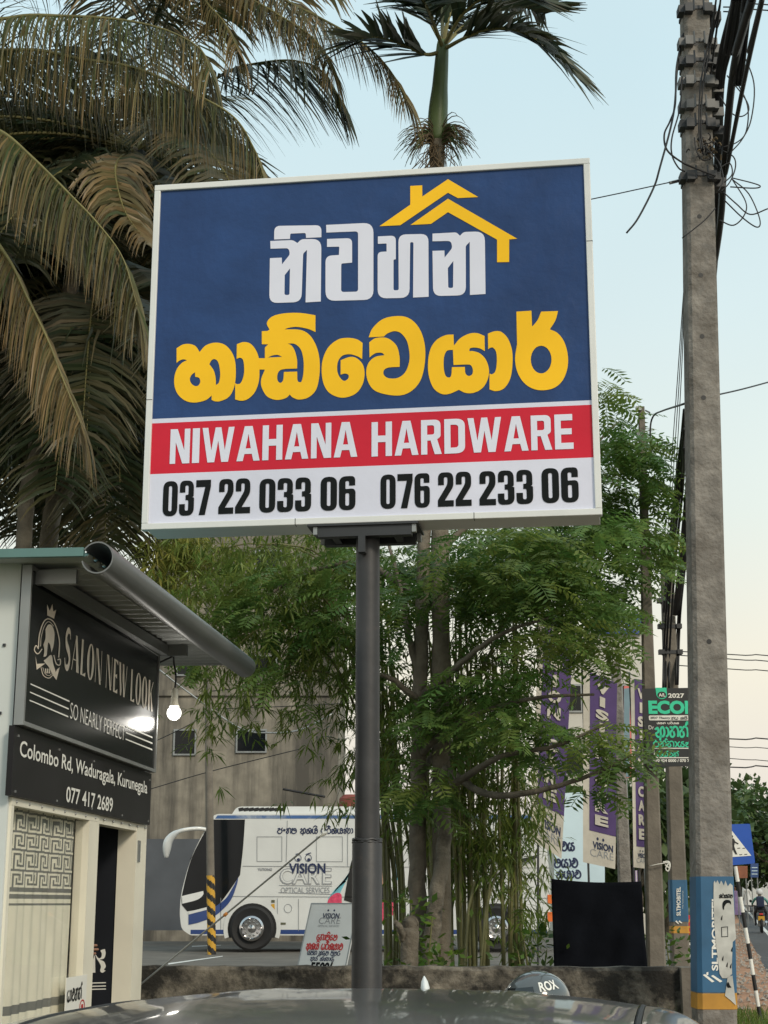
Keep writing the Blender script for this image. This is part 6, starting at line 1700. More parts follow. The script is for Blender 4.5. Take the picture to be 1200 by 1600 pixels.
# ================================================================== PALMS
def leaflets(mb, P, T_, L, step, hang, cone, width, dry, r, tipdry=.5, both=True, start=.08, lightv=.5, seg=4, fwd=.55, prof=None, droop0=0.0):
    """P: dense rachis points. Leaflets leave in pairs and droop."""
    tot = 0; nxt = 0; length = sum((P[i + 1] - P[i]).length for i in range(len(P) - 1))
    for i in range(len(P) - 1):
        a, b = P[i], P[i + 1]; sl2 = (b - a).length; t = (b - a).normalized()
        lat = t.cross(ZUP); lat = lat.normalized() if lat.length > .05 else Vector((1, 0, 0)); upv = lat.cross(t).normalized()
        while nxt < tot + sl2:
            f = nxt / length; nxt += step * r.uniform(.8, 1.2)
            if f < start: continue
            ff = (f - start) / (1 - start)
            ln = L * (prof(ff) if prof else (.30 + .70 * min(1, sin(pi * min(1, .12 + ff * .80)) * 1.15))) * r.uniform(.86, 1.1)
            p0 = a.lerp(b, max(0, min(1, (nxt - tot) / sl2)))
            for s_ in (-1, 1):
                if r.random() < .09: continue
                d = (lat * s_ * cone + t * fwd * r.uniform(.7, 1.3) + upv * r.uniform(-.05, .25)).normalized()
                d = (d + Vector((r.uniform(-1, 1), r.uniform(-1, 1), r.uniform(-1, 1))) * .10).normalized()
                if droop0: d = (d + Vector((0, 0, -droop0 * 1.6 * r.uniform(.8, 1.2)))).normalized()
                p = p0.copy(); Q = [p.copy()]; hg = hang * r.uniform(.7, 1.25)
                for k in range(seg):
                    p = p + d * ln / seg; Q.append(p.copy()); d = (d + Vector((0, 0, -1)) * hg).normalized()
                w = [width * q for q in ([.7, 1, .85, .5, .1] if seg == 4 else [.7, 1, .95, .8, .5, .1] if seg == 5 else [.8, 1, .6, .1])]
                dr = max(0, min(1, dry + r.gauss(0, .2) + ff * .15)); lv = max(0, min(1, lightv + r.gauss(0, .15)))
                tints = [(min(1, max(0, dr + tipdry * (k / seg) ** 2 * r.uniform(.3, 1.2))), lv) for k in range(seg + 1)]
                sd_ = d.cross(lat * s_ + Vector((0, 0, .3))); 
                mb.ribbon(Q, w, up=(t * .8 + upv * .5 + Vector((r.uniform(-.4, .4), r.uniform(-.4, .4), 0))), tint=tints)
        tot += sl2


def frond(parent, pts, L, hang=.55, cone=.9, width=.030, dry=.3, r=rnd, tipdry=.5, step=.030, rad=.022, lightv=.5, mat=None, world=False, fwd=.55, seg=4, prof=None, start=.08, droop0=0.0):
    W_ = pts if world else [at(*p) for p in pts]
    P = catmull(W_, 10)
    mb = MB(); n = len(P)
    mb.tube(P, [rad * (1 - .85 * i / (n - 1)) for i in range(n)], 6, mi=1, tint=(dry, .5))
    leaflets(mb, P, None, L, step, hang, cone, width, dry, r, tipdry, start=start, lightv=lightv, seg=seg, fwd=fwd, prof=prof, droop0=droop0)
    return mb.build('frond', [mat or M_coco, M_rachis], parent, fix=False)


def palm_trunk(parent, pts, r0, r1, mat, name='trunk', ring=.05):
    W_ = catmull([at(*p) if not isinstance(p, Vector) else p for p in pts], 14); mb = MB(); n = len(W_)
    mb.tube(W_, [r0 + (r1 - r0) * i / (n - 1) + (.006 if i % 2 else -.003) + rnd.uniform(-.003, .003) for i in range(n)], 14)
    return mb.build(name, mat, parent, 'all')


def wild(parent, crown, n, L, r, elmin, elmax, clear, dry=.2, mat=None, az0=0, az1=2 * pi, length=(3.4, 4.3), hang=.4, lightv=.45, step=.045):
    k = tries = 0
    while k < n and tries < n * 12:
        tries += 1
        az = r.uniform(az0, az1); el = radians(r.uniform(elmin, elmax)); ln = r.uniform(*length)
        d = Vector((cos(az) * cos(el), sin(az) * cos(el), sin(el))); p = crown.copy(); P = [p.copy()]
        for j in range(7):
            p = p + d * ln / 7; P.append(p.copy()); d = (d + Vector((0, 0, -1)) * .16 * (1 + .12 * j)).normalized()
        if any(clear(*proj(q), q) for q in P): continue
        frond(parent, P, L, hang=hang, cone=.95, dry=dry + r.uniform(-.1, .2), r=r, world=True, step=step, mat=mat, lightv=lightv, width=.034, seg=3); k += 1


def clearA(px, py, q):
    return q.y < 12.6 or (px > 215 and py > 660) or px > 400 or (px > 330 and py < 130) or q.y < 9.6 or (px < 140 and py > 840)


PYA = 12.5
cA = at(-150, 250, PYA)
T = thing('coconut_palm', 'coconut palm at the left edge whose browning fronds hang down before the others', 'palm tree', (at(-190, 1300, PYA).x, PYA, .70))
palm_trunk(T, [Vector((at(-190, 1300, PYA).x, PYA, 0)), at(-200, 900, PYA), at(-170, 500, PYA), cA], .17, .12, M_palmtrunk)
r1 = random.Random(11)
big = lambda f: .45 + .55 * sin(pi * min(1, .15 + f * .72))
frond(T, [(-150, 240, 12.5), (-70, 60, 12.3), (20, 27, 12.1), (100, 25, 11.9), (190, 31, 11.7), (262, 48, 11.6), (312, 76, 11.5), (328, 110, 11.45)], .88, .50, .75, .0175, .08, r1, .40, .0125, lightv=.6, prof=big, fwd=.35, seg=5, droop0=.7)
frond(T, [(-150, 240, 12.5), (-60, 100, 12.2), (40, 78, 12.0), (125, 92, 11.8), (210, 106, 11.6), (300, 145, 11.4), (365, 183, 11.3), (398, 235, 11.25), (412, 276, 11.2)], .80, .50, .75, .0175, .12, r1, .45, .0125, lightv=.6, prof=big, fwd=.45, seg=5, droop0=.6)
frond(T, [(-150, 240, 12.5), (-60, 190, 12.0), (0, 205, 11.7), (50, 246, 11.5), (110, 305, 11.3), (155, 352, 11.2), (192, 404, 11.1), (214, 478, 11.05)], .84, .50, .75, .0175, .20, r1, .5, .0125, lightv=.6, prof=big, fwd=.3, seg=5, droop0=.75)
frond(T, [(-150, 260, 12.5), (-60, 310, 11.8), (10, 400, 11.5), (42, 464, 11.4), (74, 530, 11.3), (98, 592, 11.2), (127, 664, 11.1)], .74, .50, .75, .017, .38, r1, .45, .0125, lightv=.58, prof=big, fwd=.3, seg=5, droop0=.75)
wild(T, cA, 9, .75, r1, -10, 60, clearA, .15, length=(2.6, 3.6))

cB = at(215, 235, 15.0)
T = thing('coconut_palm', 'middle coconut palm with a slim straight trunk above the salon roof and dark fronds', 'palm tree', (at(30, 1300, 15).x, 15, .70))
palm_trunk(T, [Vector((at(25, 1300, 15).x, 15, 0)), at(36, 870, 15), at(55, 700, 15), at(90, 520, 15), at(150, 340, 15), cB], .078, .07, M_palmtrunk)
r2 = random.Random(23)
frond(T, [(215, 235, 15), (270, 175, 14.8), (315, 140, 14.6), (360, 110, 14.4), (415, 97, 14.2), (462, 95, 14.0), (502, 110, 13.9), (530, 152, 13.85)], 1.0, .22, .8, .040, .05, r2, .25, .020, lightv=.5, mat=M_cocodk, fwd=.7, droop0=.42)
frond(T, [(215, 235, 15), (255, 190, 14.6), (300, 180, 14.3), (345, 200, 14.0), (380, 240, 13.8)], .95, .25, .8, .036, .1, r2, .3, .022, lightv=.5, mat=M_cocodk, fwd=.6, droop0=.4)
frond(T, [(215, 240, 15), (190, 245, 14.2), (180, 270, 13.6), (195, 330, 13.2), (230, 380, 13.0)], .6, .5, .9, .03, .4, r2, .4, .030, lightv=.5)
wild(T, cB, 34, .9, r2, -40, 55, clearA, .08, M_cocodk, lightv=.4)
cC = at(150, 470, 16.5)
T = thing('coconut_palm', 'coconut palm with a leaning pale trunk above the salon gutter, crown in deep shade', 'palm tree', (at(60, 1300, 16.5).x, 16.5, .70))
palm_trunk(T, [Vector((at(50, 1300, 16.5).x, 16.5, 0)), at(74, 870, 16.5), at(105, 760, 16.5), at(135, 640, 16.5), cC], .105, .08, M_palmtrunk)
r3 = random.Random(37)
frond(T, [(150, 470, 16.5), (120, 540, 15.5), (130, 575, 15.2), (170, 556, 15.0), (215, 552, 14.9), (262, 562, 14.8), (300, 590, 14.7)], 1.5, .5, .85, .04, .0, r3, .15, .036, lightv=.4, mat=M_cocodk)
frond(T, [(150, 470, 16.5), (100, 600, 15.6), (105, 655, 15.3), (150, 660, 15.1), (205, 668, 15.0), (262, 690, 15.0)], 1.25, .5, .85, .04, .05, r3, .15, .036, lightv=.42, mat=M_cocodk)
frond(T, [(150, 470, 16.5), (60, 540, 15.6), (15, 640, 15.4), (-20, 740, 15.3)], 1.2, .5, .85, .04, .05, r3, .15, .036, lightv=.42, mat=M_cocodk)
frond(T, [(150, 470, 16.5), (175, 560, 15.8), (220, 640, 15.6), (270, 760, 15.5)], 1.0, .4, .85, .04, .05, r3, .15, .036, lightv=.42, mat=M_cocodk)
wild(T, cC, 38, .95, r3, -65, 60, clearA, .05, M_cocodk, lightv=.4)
for i in range(9):
    mb = MB()
    c = cC + Vector((r3.uniform(-.35, .35), r3.uniform(-.5, .0), r3.uniform(-.55, -.1))); mb.lathe([(.0, -.13), (.08, -.10), (.115, 0), (.08, .10), (0, .14)], c, 12); mb.build('coconut', pm('green_husk', (.10, .11, .035), .5, .3, 5), T, 'all')
cE = at(40, 420, 19)
T = thing('coconut_palm', 'farthest coconut palm at the left, its dark crown filling the gaps between the nearer fronds', 'palm tree', (at(-30, 1300, 19).x, 19, .70))
palm_trunk(T, [Vector((at(-30, 1300, 19).x, 19, 0)), at(-20, 900, 19), at(5, 600, 19), cE], .09, .08, M_palmtrunk)
r45 = random.Random(71)
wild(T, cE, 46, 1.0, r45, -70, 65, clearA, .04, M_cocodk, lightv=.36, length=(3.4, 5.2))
cF = at(165, 640, 18)
T = thing('coconut_palm', 'short coconut palm low behind the billboard edge, with dark fronds above the salon roof', 'palm tree', (at(150, 1300, 18).x, 18, .70))
palm_trunk(T, [Vector((at(150, 1300, 18).x, 18, 0)), at(152, 1000, 18), at(160, 800, 18), cF], .085, .08, M_palmtrunk)
r46 = random.Random(72)
def clearF(px, py, q): return px > 330 or py > 880 or q.y < 12.5 or py < 200
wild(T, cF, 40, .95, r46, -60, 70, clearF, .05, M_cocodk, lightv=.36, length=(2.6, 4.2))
def clearD(px, py, q): return px > 640 or (px > 400 and py > 60) or (px < 400 and py > 330) or q.y < 10
cD = at(200, -280, 14.6)
T = thing('coconut_palm', 'tall coconut palm whose crown is above the frame, tan fronds reaching toward the areca palm', 'palm tree', (at(-120, 1300, 15).x, 15, .70))
palm_trunk(T, [Vector((at(-120, 1300, 15).x, 15, 0)), at(-110, 800, 15), at(-80, 300, 14.9), at(-40, 0, 14.8), cD], .17, .12, M_palmtrunk)
r4 = random.Random(41)
frond(T, [(200, -280, 14.6), (340, -85, 13.6), (430, -10, 13.3), (500, 28, 13.0), (560, 62, 12.8), (605, 104, 12.7), (636, 156, 12.6)], .66, .40, .9, .017, .30, r4, .4, .015, lightv=.6, prof=big, seg=5, droop0=.35)
frond(T, [(200, -280, 14.6), (310, -85, 13.5), (375, -15, 13.2), (430, 20, 13.0), (490, 60, 12.8), (520, 110, 12.7)], .70, .40, .9, .017, .24, r4, .4, .015, lightv=.58, prof=big, seg=5, droop0=.35)
frond(T, [(200, -280, 14.6), (285, -65, 13.2), (320, 0, 13.0), (350, 35, 12.9), (372, 78, 12.8)], .66, .45, .9, .017, .24, r4, .4, .015, lightv=.55, prof=big, seg=5, droop0=.4)
wild(T, cD, 16, .9, r4, -45, 30, clearD, .2, lightv=.5)
wild(T, cD, 14, .8, r4, -80, -15, lambda x_, y_, q_: x_ > 420 or y_ > 90 or q_.y < 11, .15, M_cocodk, lightv=.42, length=(2.2, 3.0))

# areca palm behind the sign
YA = 13.0
ab = at(688, 1300, YA)
T = thing('areca_palm', 'slender areca palm with green crown shaft rising behind the top of the billboard', 'palm tree', (ab.x, YA, .70))
palm_trunk(T, [Vector((ab.x, YA, 0)), at(688, 900, YA), at(685, 500, YA), at(683, 262, YA), at(684, 215, YA)], .075, .068, M_palmtrunk)
mb = MB(); mb.tube(catmull([at(684, 222, YA), at(684, 185, YA), at(687, 140, YA), at(690, 95, YA), at(692, 65, YA)], 5), [.07, .078, .084, .088, .09, .091, .09, .088, .085, .08, .075, .072, .07, .068, .066, .064, .062, .06, .058, .056, .05], 16); mb.build('crownshaft', M_crownshaft, T, 'all')
r5 = random.Random(3)
aprof = lambda f: .5 + .5 * sin(pi * min(1, .25 + f * .6))
for pts, hg in (([(692, 78, 13), (725, 60, 12.8), (765, 45, 12.6), (810, 48, 12.4), (850, 70, 12.3), (885, 105, 12.2)], .22), ([(692, 80, 13), (665, 85, 12.9), (630, 70, 12.7), (590, 58, 12.5), (553, 62, 12.4)], .15),
                ([(692, 70, 13), (665, 20, 12.9), (640, -30, 12.7), (600, -60, 12.5)], .1), ([(692, 70, 13), (705, 10, 13), (725, -50, 13), (760, -90, 13)], .1), ([(692, 74, 13), (725, 20, 12.7), (770, -10, 12.4), (820, -10, 12.2)], .15),
                ([(692, 76, 13), (675, 30, 12.6), (660, 0, 12.0), (640, -20, 11.5)], .15), ([(692, 72, 13), (690, 10, 13.4), (680, -60, 13.8), (650, -110, 14.2)], .1), ([(692, 72, 13), (740, 30, 13.6), (800, 10, 14), (850, 20, 14.3)], .2)):
    frond(T, pts, .66, hg * .55, .8, .042, .05, r5, .25, .024, rad=.022, lightv=.42, mat=M_areca, fwd=1.15, seg=3, prof=aprof, start=.16)
for sx in (-1, 1):
    mb = MB(); rr = random.Random(8 + sx)
    for i in range(80):
        p0 = at(684 + sx * 6, 215 - rr.uniform(-12, 14), YA - .05); az = rr.uniform(-1.2, 1.2); d = Vector((sx * cos(az), sin(az) - .2, rr.uniform(-.1, .9))).normalized(); P = [p0]; p = p0; ln = rr.uniform(.24, .46)
        for k in range(5):
            p = p + d * ln / 5; P.append(p); d = (d + Vector((0, 0, -.42))).normalized()
        mb.tube(P, [.006, .005, .0045, .004, .003, .002], 4, mi=0 if rr.random() < .6 else 1)
    mb.build('flower_spray', [M_fibre, M_crownshaft], T)
mb = MB(); rr = random.Random(9)
for i in range(40):
    p0 = at(684 + rr.uniform(-14, 12), 228 + rr.uniform(-5, 10), YA - .04); P = [p0, p0 + Vector((rr.uniform(-.12, .12), rr.uniform(-.1, .02), -.08)), p0 + Vector((rr.uniform(-.2, .16), rr.uniform(-.12, .04), -.22 - rr.random() * .08))]
    mb.tube(catmull(P, 3), .004, 4)
mb.build('dry_husk', M_fibre, T)

# ================================================================== BROADLEAF TREE, BAMBOO, SHRUBS
def pinnate(mb, p, d, L, r, pairs=9, lw=.027, ll=.078, droop=.25, tint=(0, .5)):
    d = d.normalized(); P = [p.copy()]; q = p.copy()
    for k in range(4):
        q = q + d * L / 4; P.append(q.copy()); d = (d + Vector((0, 0, -droop))).normalized()
    mb.ribbon(P, .006, up=ZUP, tint=tint)
    roll = r.uniform(-.5, .5)
    for k in range(pairs):
        f = (k + .8) / pairs * 3.98; i = min(3, int(f)); a = P[i].lerp(P[i + 1], f - i); t = (P[i + 1] - P[i]).normalized()
        lat = t.cross(ZUP); lat = lat.normalized() if lat.length > .05 else Vector((1, 0, 0)); upv = lat.cross(t); lat = (lat * cos(roll) + upv * sin(roll)).normalized(); upv = lat.cross(t)
        sc = .7 + .5 * sin(pi * (k + 1) / (pairs + 1))
        for s_ in (-1, 1):
            e = (lat * s_ + t * .45 - upv * r.uniform(.05, .4)).normalized(); w = t.cross(upv).cross(e); w = e.cross(upv).normalized() * lw * sc / 2
            le = ll * sc * L / .38 * r.uniform(.8, 1.2); tt_ = (min(1, max(0, tint[0] + r.gauss(0, .06))), min(1, max(0, tint[1] + r.gauss(0, .10))))
            mb.add([a, a + e * le * .45 + w, a + e * le, a + e * le * .45 - w], [(0, 1, 2, 3)], 0, tt_)


def limb(mb, pts, r0, r1, n=8):
    W_ = catmull([at(*p) if not isinstance(p, Vector) else p for p in pts], 6); k = len(W_)
    mb.tube([w + Vector((rnd.uniform(-.008, .008), rnd.uniform(-.008, .008), 0)) for w in W_], [r0 + (r1 - r0) * i / (k - 1) for i in range(k)], n)
    return W_


TY = 13.0
T = thing('leafy_tree', 'large dark green tree with feathery leaves right of the billboard post, grey ringed trunk', 'tree', (at(655, 1500, TY).x, TY, .70))
mb = MB(); limb(mb, [Vector((at(655, 1500, TY).x, TY, .3)), (655, 1500, TY), (652, 1380, TY), (654, 1200, TY), (658, 1050, TY), (661, 900, TY), (668, 750, TY), (690, 600, TY)], .082, .045, 14); mb.build('trunk', M_trunk, T, 'all')
mb = MB(); limb(mb, [Vector((at(672, 1510, 12.8).x, 12.8, .3)), (672, 1510, 12.8), (683, 1400, 12.8), (694, 1310, 12.8), (690, 1240, 12.8), (700, 1200, 12.8)], .075, .05, 12); mb.build('leaning_stem', M_bark2, T, 'all')
br = [[(660, 1085, TY), (700, 1055, 12.6), (745, 1015, 12.2), (795, 985, 12.0), (860, 965, 11.8)], [(657, 1060, TY), (635, 980, 13.0), (622, 900, 13.2), (600, 830, 13.4)], [(690, 1240, 12.8), (740, 1205, 12.4), (790, 1180, 12.0), (870, 1165, 11.7), (950, 1130, 11.5)],
      [(700, 1205, 12.8), (760, 1240, 12.3), (830, 1238, 11.9), (920, 1212, 11.6), (985, 1180, 11.5)], [(662, 900, TY), (720, 830, 13.2), (800, 780, 13.4), (900, 720, 13.6), (965, 660, 13.8)], [(661, 950, TY), (740, 900, 13.6), (850, 860, 14), (980, 800, 14.2)], [(658, 930, TY), (560, 880, 13.6), (460, 905, 13.9), (380, 960, 13.8)], [(665, 820, TY), (760, 700, 13.4), (900, 600, 13.8)],
      [(660, 1100, TY), (610, 1060, 12.8), (560, 1050, 12.6)], [(655, 1180, TY), (700, 1140, 12.6), (760, 1110, 12.3), (840, 1090, 12.0), (930, 1085, 11.8)], [(654, 1230, TY), (690, 1150, 13.5), (750, 1050, 14), (800, 950, 14.4)]]
tw = []
for b_ in br:
    mb = MB(); w = limb(mb, b_, .034, .010, 8); tw += w[4:]; mb.build('branch', M_trunk, T, 'all')
r6 = random.Random(77)
cl_e = [(860, 880, 150, 70, 11.5, 15, 250), (965, 770, 60, 110, 13, 15, 150), (962, 690, 22, 60, 13.3, 14.2, 40), (940, 625, 16, 45, 13.5, 14, 22), (790, 900, 130, 70, 11.5, 15, 190), (890, 975, 95, 50, 11.3, 14.5, 120), (700, 890, 90, 60, 12, 14.5, 110),
        (780, 1060, 75, 38, 11.3, 13.5, 56), (930, 1020, 40, 22, 11.3, 13, 16), (750, 1130, 90, 34, 11.5, 13, 60), (915, 1150, 80, 24, 11.2, 12.6, 26), (970, 1190, 45, 30, 11.2, 12.2, 20), (800, 1185, 70, 24, 11.3, 12.6, 20), (690, 1110, 70, 40, 12, 13.5, 45), (655, 1262, 48, 24, 12, 12.8, 20), (660, 1215, 40, 24, 12, 12.8, 14), (1010, 840, 28, 60, 13, 14.6, 50), (1015, 770, 18, 22, 13.2, 14, 18),
        (620, 900, 60, 60, 12.5, 14.5, 70), (600, 1010, 40, 60, 12.5, 14, 36), (880, 830, 120, 30, 12, 15, 90), (440, 920, 100, 55, 13, 14.6, 62), (500, 985, 70, 50, 12.8, 14.4, 44), (545, 890, 40, 50, 12.8, 14.4, 30), (375, 965, 50, 36, 13, 14, 20), (310, 1035, 36, 20, 13, 13.6, 7), (455, 1060, 50, 26, 13, 14, 14), (925, 1245, 36, 16, 11.4, 12, 4)]
mb = MB(); tint_noise = random.Random(5)
for cx, cy, rx, ry, ya, yb, n in cl_e:
    k = 0; n = int(n * 1.7)
    sub = [(cx + rx * .8 * r6.uniform(-1, 1), cy + ry * .8 * r6.uniform(-1, 1), r6.uniform(ya, yb), r6.uniform(.25, .75), r6.choice((r6.uniform(0, .2), r6.uniform(0, .25), r6.uniform(.1, .45)))) for _ in range(max(3, n // 9))]
    while k < n:
        sx, sy, sY, lv, dr = r6.choice(sub)
        x_ = sx + r6.gauss(0, 20); y_ = sy + r6.gauss(0, 13)
        if ((x_ - cx) / rx) ** 2 + ((y_ - cy) / ry) ** 2 > 1.25: k += .34; continue
        p = at(x_, y_, sY + r6.gauss(0, .18)); az = r6.uniform(0, 2 * pi)
        out_ = Vector(((x_ - 740) / 220, -.35, 0)); d = Vector((cos(az), sin(az), r6.uniform(-.35, .35))) + out_ * .6
        pinnate(mb, p, d, r6.uniform(.22, .48), r6, pairs=r6.randint(7, 10), tint=(dr, lv), droop=r6.uniform(.12, .35)); k += 1
mb.build('crown', M_pinn, T, fix=False)

# bamboo clump
def bamboo_leaves(mb, p, r, n=7, L=.16, tint=(0, .5), spread=.07):
    ax = Vector((r.uniform(-1, 1), r.uniform(-1, 1), r.uniform(-.6, .1))).normalized()
    for k in range(n):
        d = (ax * .6 + Vector((r.uniform(-1, 1), r.uniform(-1, 1), r.uniform(-1.1, .25)))).normalized(); l = L * r.uniform(.6, 1.2); q0 = p + ax * spread * (k / n) * 2
        w = d.cross(Vector((r.uniform(-.4, .4), r.uniform(-.4, .4), 1))).normalized() * l * .060
        m1_ = q0 + d * l * .4; d2 = (d + Vector((0, 0, -.35))).normalized(); e = m1_ + d2 * l * .6
        mb.add([q0, m1_ + w, e, m1_ - w], [(0, 1, 2, 3)], 0, (min(1, max(0, tint[0] + r.gauss(0, .08))), min(1, max(0, tint[1] + r.gauss(0, .12)))))


T = thing('bamboo_clump', 'dense clump of thin bamboo stems behind the low wall right of the billboard post', 'bamboo', (at(735, 1500, 14.2).x, 14.2, .70))
r7 = random.Random(19); ends = []
for i in range(32):
    g_ = i % 4
    bx_ = (r7.uniform(695, 765) if g_ < 2 else r7.uniform(784, 828) if g_ == 2 else r7.uniform(672, 760)); Y0 = r7.uniform(13.6, 14.8)
    tx = bx_ + r7.gauss(0, 22) + (bx_ - 740) * (.45 if bx_ < 740 else .12); ty = r7.uniform(880, 1120); Y1 = Y0 + r7.uniform(-.6, .6)
    b0_ = at(bx_, 1500, Y0); b0_.z = .6
    W_ = catmull([b0_, at(bx_ + (tx - bx_) * .25 + r7.gauss(0, 3), 1330, Y0), at(bx_ + (tx - bx_) * .6, (1330 + ty) / 2, (Y0 + Y1) / 2), at(tx, ty, Y1)], 6)
    mb = MB(); k = len(W_); rr_ = r7.uniform(.011, .026); mb.tube(W_, [rr_ * (1.06 if q % 3 == 0 else .97) * (1 - .55 * q / k) for q in range(k)], 7); mb.build('culm', M_culm, T, 'all'); ends += W_[5:]
for i in range(7):
    bx_ = r7.uniform(700, 750); tx = bx_ + r7.choice((-1, 1)) * r7.uniform(25, 60)
    a = at(bx_, 1502, 13.5); a.z = .65; mb = MB(); mb.tube([a, at((bx_ + tx) / 2, 1420, 13.5), at(tx, r7.uniform(1290, 1360), 13.6)], [.016, .013, .008], 7); mb.build('culm', M_culm, T, True)
mb = MB()
for i in range(1150):
    e = r7.choice(ends) + Vector((r7.gauss(0, .22), r7.gauss(0, .2), r7.gauss(0, .12)))
    bamboo_leaves(mb, e, r7, 6, .17, (r7.uniform(0, .35), r7.uniform(.3, .8)))
for cx, cy, rx, ry, n in ((800, 1290, 45, 60, 60), (820, 1440, 28, 40, 40), (780, 1350, 40, 60, 40), (720, 1190, 60, 60, 50), (735, 1320, 60, 40, 55), (620, 1240, 20, 60, 24), (700, 1280, 40, 40, 30)):
    for i in range(n): bamboo_leaves(mb, at(cx + r7.gauss(0, rx * .6), cy + r7.gauss(0, ry * .6), r7.uniform(13.3, 14.6)), r7, 6, .18, (r7.uniform(0, .3), r7.uniform(.3, .8)))
mb.build('foliage', M_bamb, T, fix=False)

T = thing('bamboo_clump', 'arching bamboo with drooping light leaves between the kiosk gutter and the steel post', 'bamboo', (at(600, 1500, 15.0).x, 15.0, .70))
r8 = random.Random(29); ends = []
for i, (tx, ty, Y1) in enumerate(((300, 930, 14), (350, 880, 14.5), (420, 860, 15), (480, 850, 15.5), (330, 1010, 13.6), (400, 1000, 14), (460, 980, 14.5), (520, 900, 15.3), (375, 1120, 13.8), (310, 1080, 13.5), (440, 1090, 14.2), (545, 1130, 14.5), (290, 880, 15), (500, 1020, 15), (560, 870, 15.2), (548, 1205, 14.2), (620, 1120, 14.6))):
    bx_ = r8.uniform(585, 645); Y0 = r8.uniform(14.6, 15.4); b0_ = at(bx_, 1500, Y0); b0_.z = .6
    py_ = min(ty + 40, 1000 + r8.uniform(-40, 80)) if ty < 1100 else ty - 40
    W_ = catmull([b0_, at(bx_ - 6, 1320, Y0), at(bx_ - .28 * (bx_ - tx), max(py_, ty - 30), (Y0 * .6 + Y1 * .4)), at(tx + .35 * (bx_ - tx), min(py_, ty) - 30, Y1), at(tx, ty, Y1)], 6)
    mb = MB(); k = len(W_); mb.tube(W_, [.020 * (1.06 if q % 3 == 0 else .97) * (1 - .8 * q / k) for q in range(k)], 7); mb.build('culm', M_culm, T, 'all'); ends += W_[10:] + W_[16:]
mb = MB()
for i in range(900):
    e = r8.choice(ends) + Vector((r8.gauss(0, .24), r8.gauss(0, .3), r8.gauss(-.06, .2)))
    bamboo_leaves(mb, e, r8, 7, .17, (r8.uniform(0, .35), r8.uniform(.3, .85)))
for cx, cy, rx, ry, n in ((420, 900, 130, 50, 190), (340, 950, 60, 50, 60), (470, 990, 90, 60, 110), (530, 900, 60, 60, 90), (395, 1075, 40, 30, 28), (330, 1130, 22, 34, 22), (310, 1035, 26, 22, 16), (535, 1255, 16, 22, 8), (600, 1160, 26, 80, 36), (455, 1120, 18, 24, 10), (560, 1190, 24, 34, 10)):
    for i in range(n): bamboo_leaves(mb, at(cx + r8.gauss(0, rx * .6), cy + r8.gauss(0, ry * .6), r8.uniform(13.4, 15.6)), r8, 7, .17, (r8.uniform(0, .35), r8.uniform(.3, .85)))
for cx, cy, n in ((290, 850, 120), (268, 905, 70), (250, 870, 60), (330, 870, 60)):
    for i in range(n): bamboo_leaves(mb, at(cx + r8.gauss(0, 26), cy + r8.gauss(0, 22), r8.uniform(15, 16)), r8, 7, .2, (r8.uniform(.2, .9), r8.uniform(.4, .9)))
mb.build('foliage', M_bamb, T, fix=False)

# stump and small shrubs along the wall
st = at(640, 1500, 12.2)
T = thing('tree_stump', 'short cut grey stump behind the low wall just right of the steel post', 'stump', (st.x, 12.2, .70))
mb = MB(); limb(mb, [Vector((st.x, 12.2, .4)), (640, 1500, 12.2), (641, 1450, 12.2), (643, 1443, 12.2)], .075, .062, 12); mb.build('trunk', M_trunk, T, 'all')
mb = MB(); limb(mb, [(632, 1470, 12.18), (624, 1450, 12.1), (618, 1440, 12.1)], .03, .02, 8); mb.build('branch_stub', M_trunk, T, 'all')
def shrub(label, cx, base_y, Y, h, w, n, r):
    b = at(cx, base_y, Y); b.z = .70; T = thing('shrub', label, 'shrub', b)
    mb = MB(); tips = []
    for i in range(6):
        t_ = b + Vector((r.uniform(-w, w) * .6, r.uniform(-w, w) * .5, h * r.uniform(.5, 1))); mb.tube(catmull([b, b.lerp(t_, .5) + Vector((r.uniform(-.03, .03), 0, 0)), t_], 4), .006, 5); tips.append(t_)
    mb.build('stem', M_culm, T)
    mb = MB()
    for i in range(n):
        p = b + Vector((r.gauss(0, w * .5), r.gauss(0, w * .4), h * r.uniform(.12, 1.05)))
        d = Vector((r.uniform(-1, 1), r.uniform(-1, 1), r.uniform(-.3, .7))).normalized(); l = r.uniform(.05, .10); q = d.cross(Vector((r.uniform(-1, 1), r.uniform(-1, 1), 1))).normalized() * l * .26
        mb.add([p, p + d * l * .5 + q, p + d * l, p + d * l * .5 - q], [(0, 1, 2, 3)], 0, (r.uniform(0, .4), r.uniform(.3, .95)))
    mb.build('foliage', M_shrub, T, fix=False)
r9 = random.Random(55)
shrub('bright green shrub growing at the foot of the cut stump', 668, 1505, 12.3, .62, .34, 420, r9)
shrub('small green shrub just right of the base of the steel post', 612, 1505, 12.0, .52, .22, 200, r9)
shrub('tall thin leafy shoots rising behind the stump', 650, 1505, 12.6, 1.0, .30, 260, r9)
shrub('grassy pale green shrub between the last bamboo stems and the black cloth', 842, 1505, 13.2, .75, .30, 240, r9)
shrub('low weeds between the two concrete poles behind the wall', 1046, 1500, 14.5, .75, .22, 200, r9)

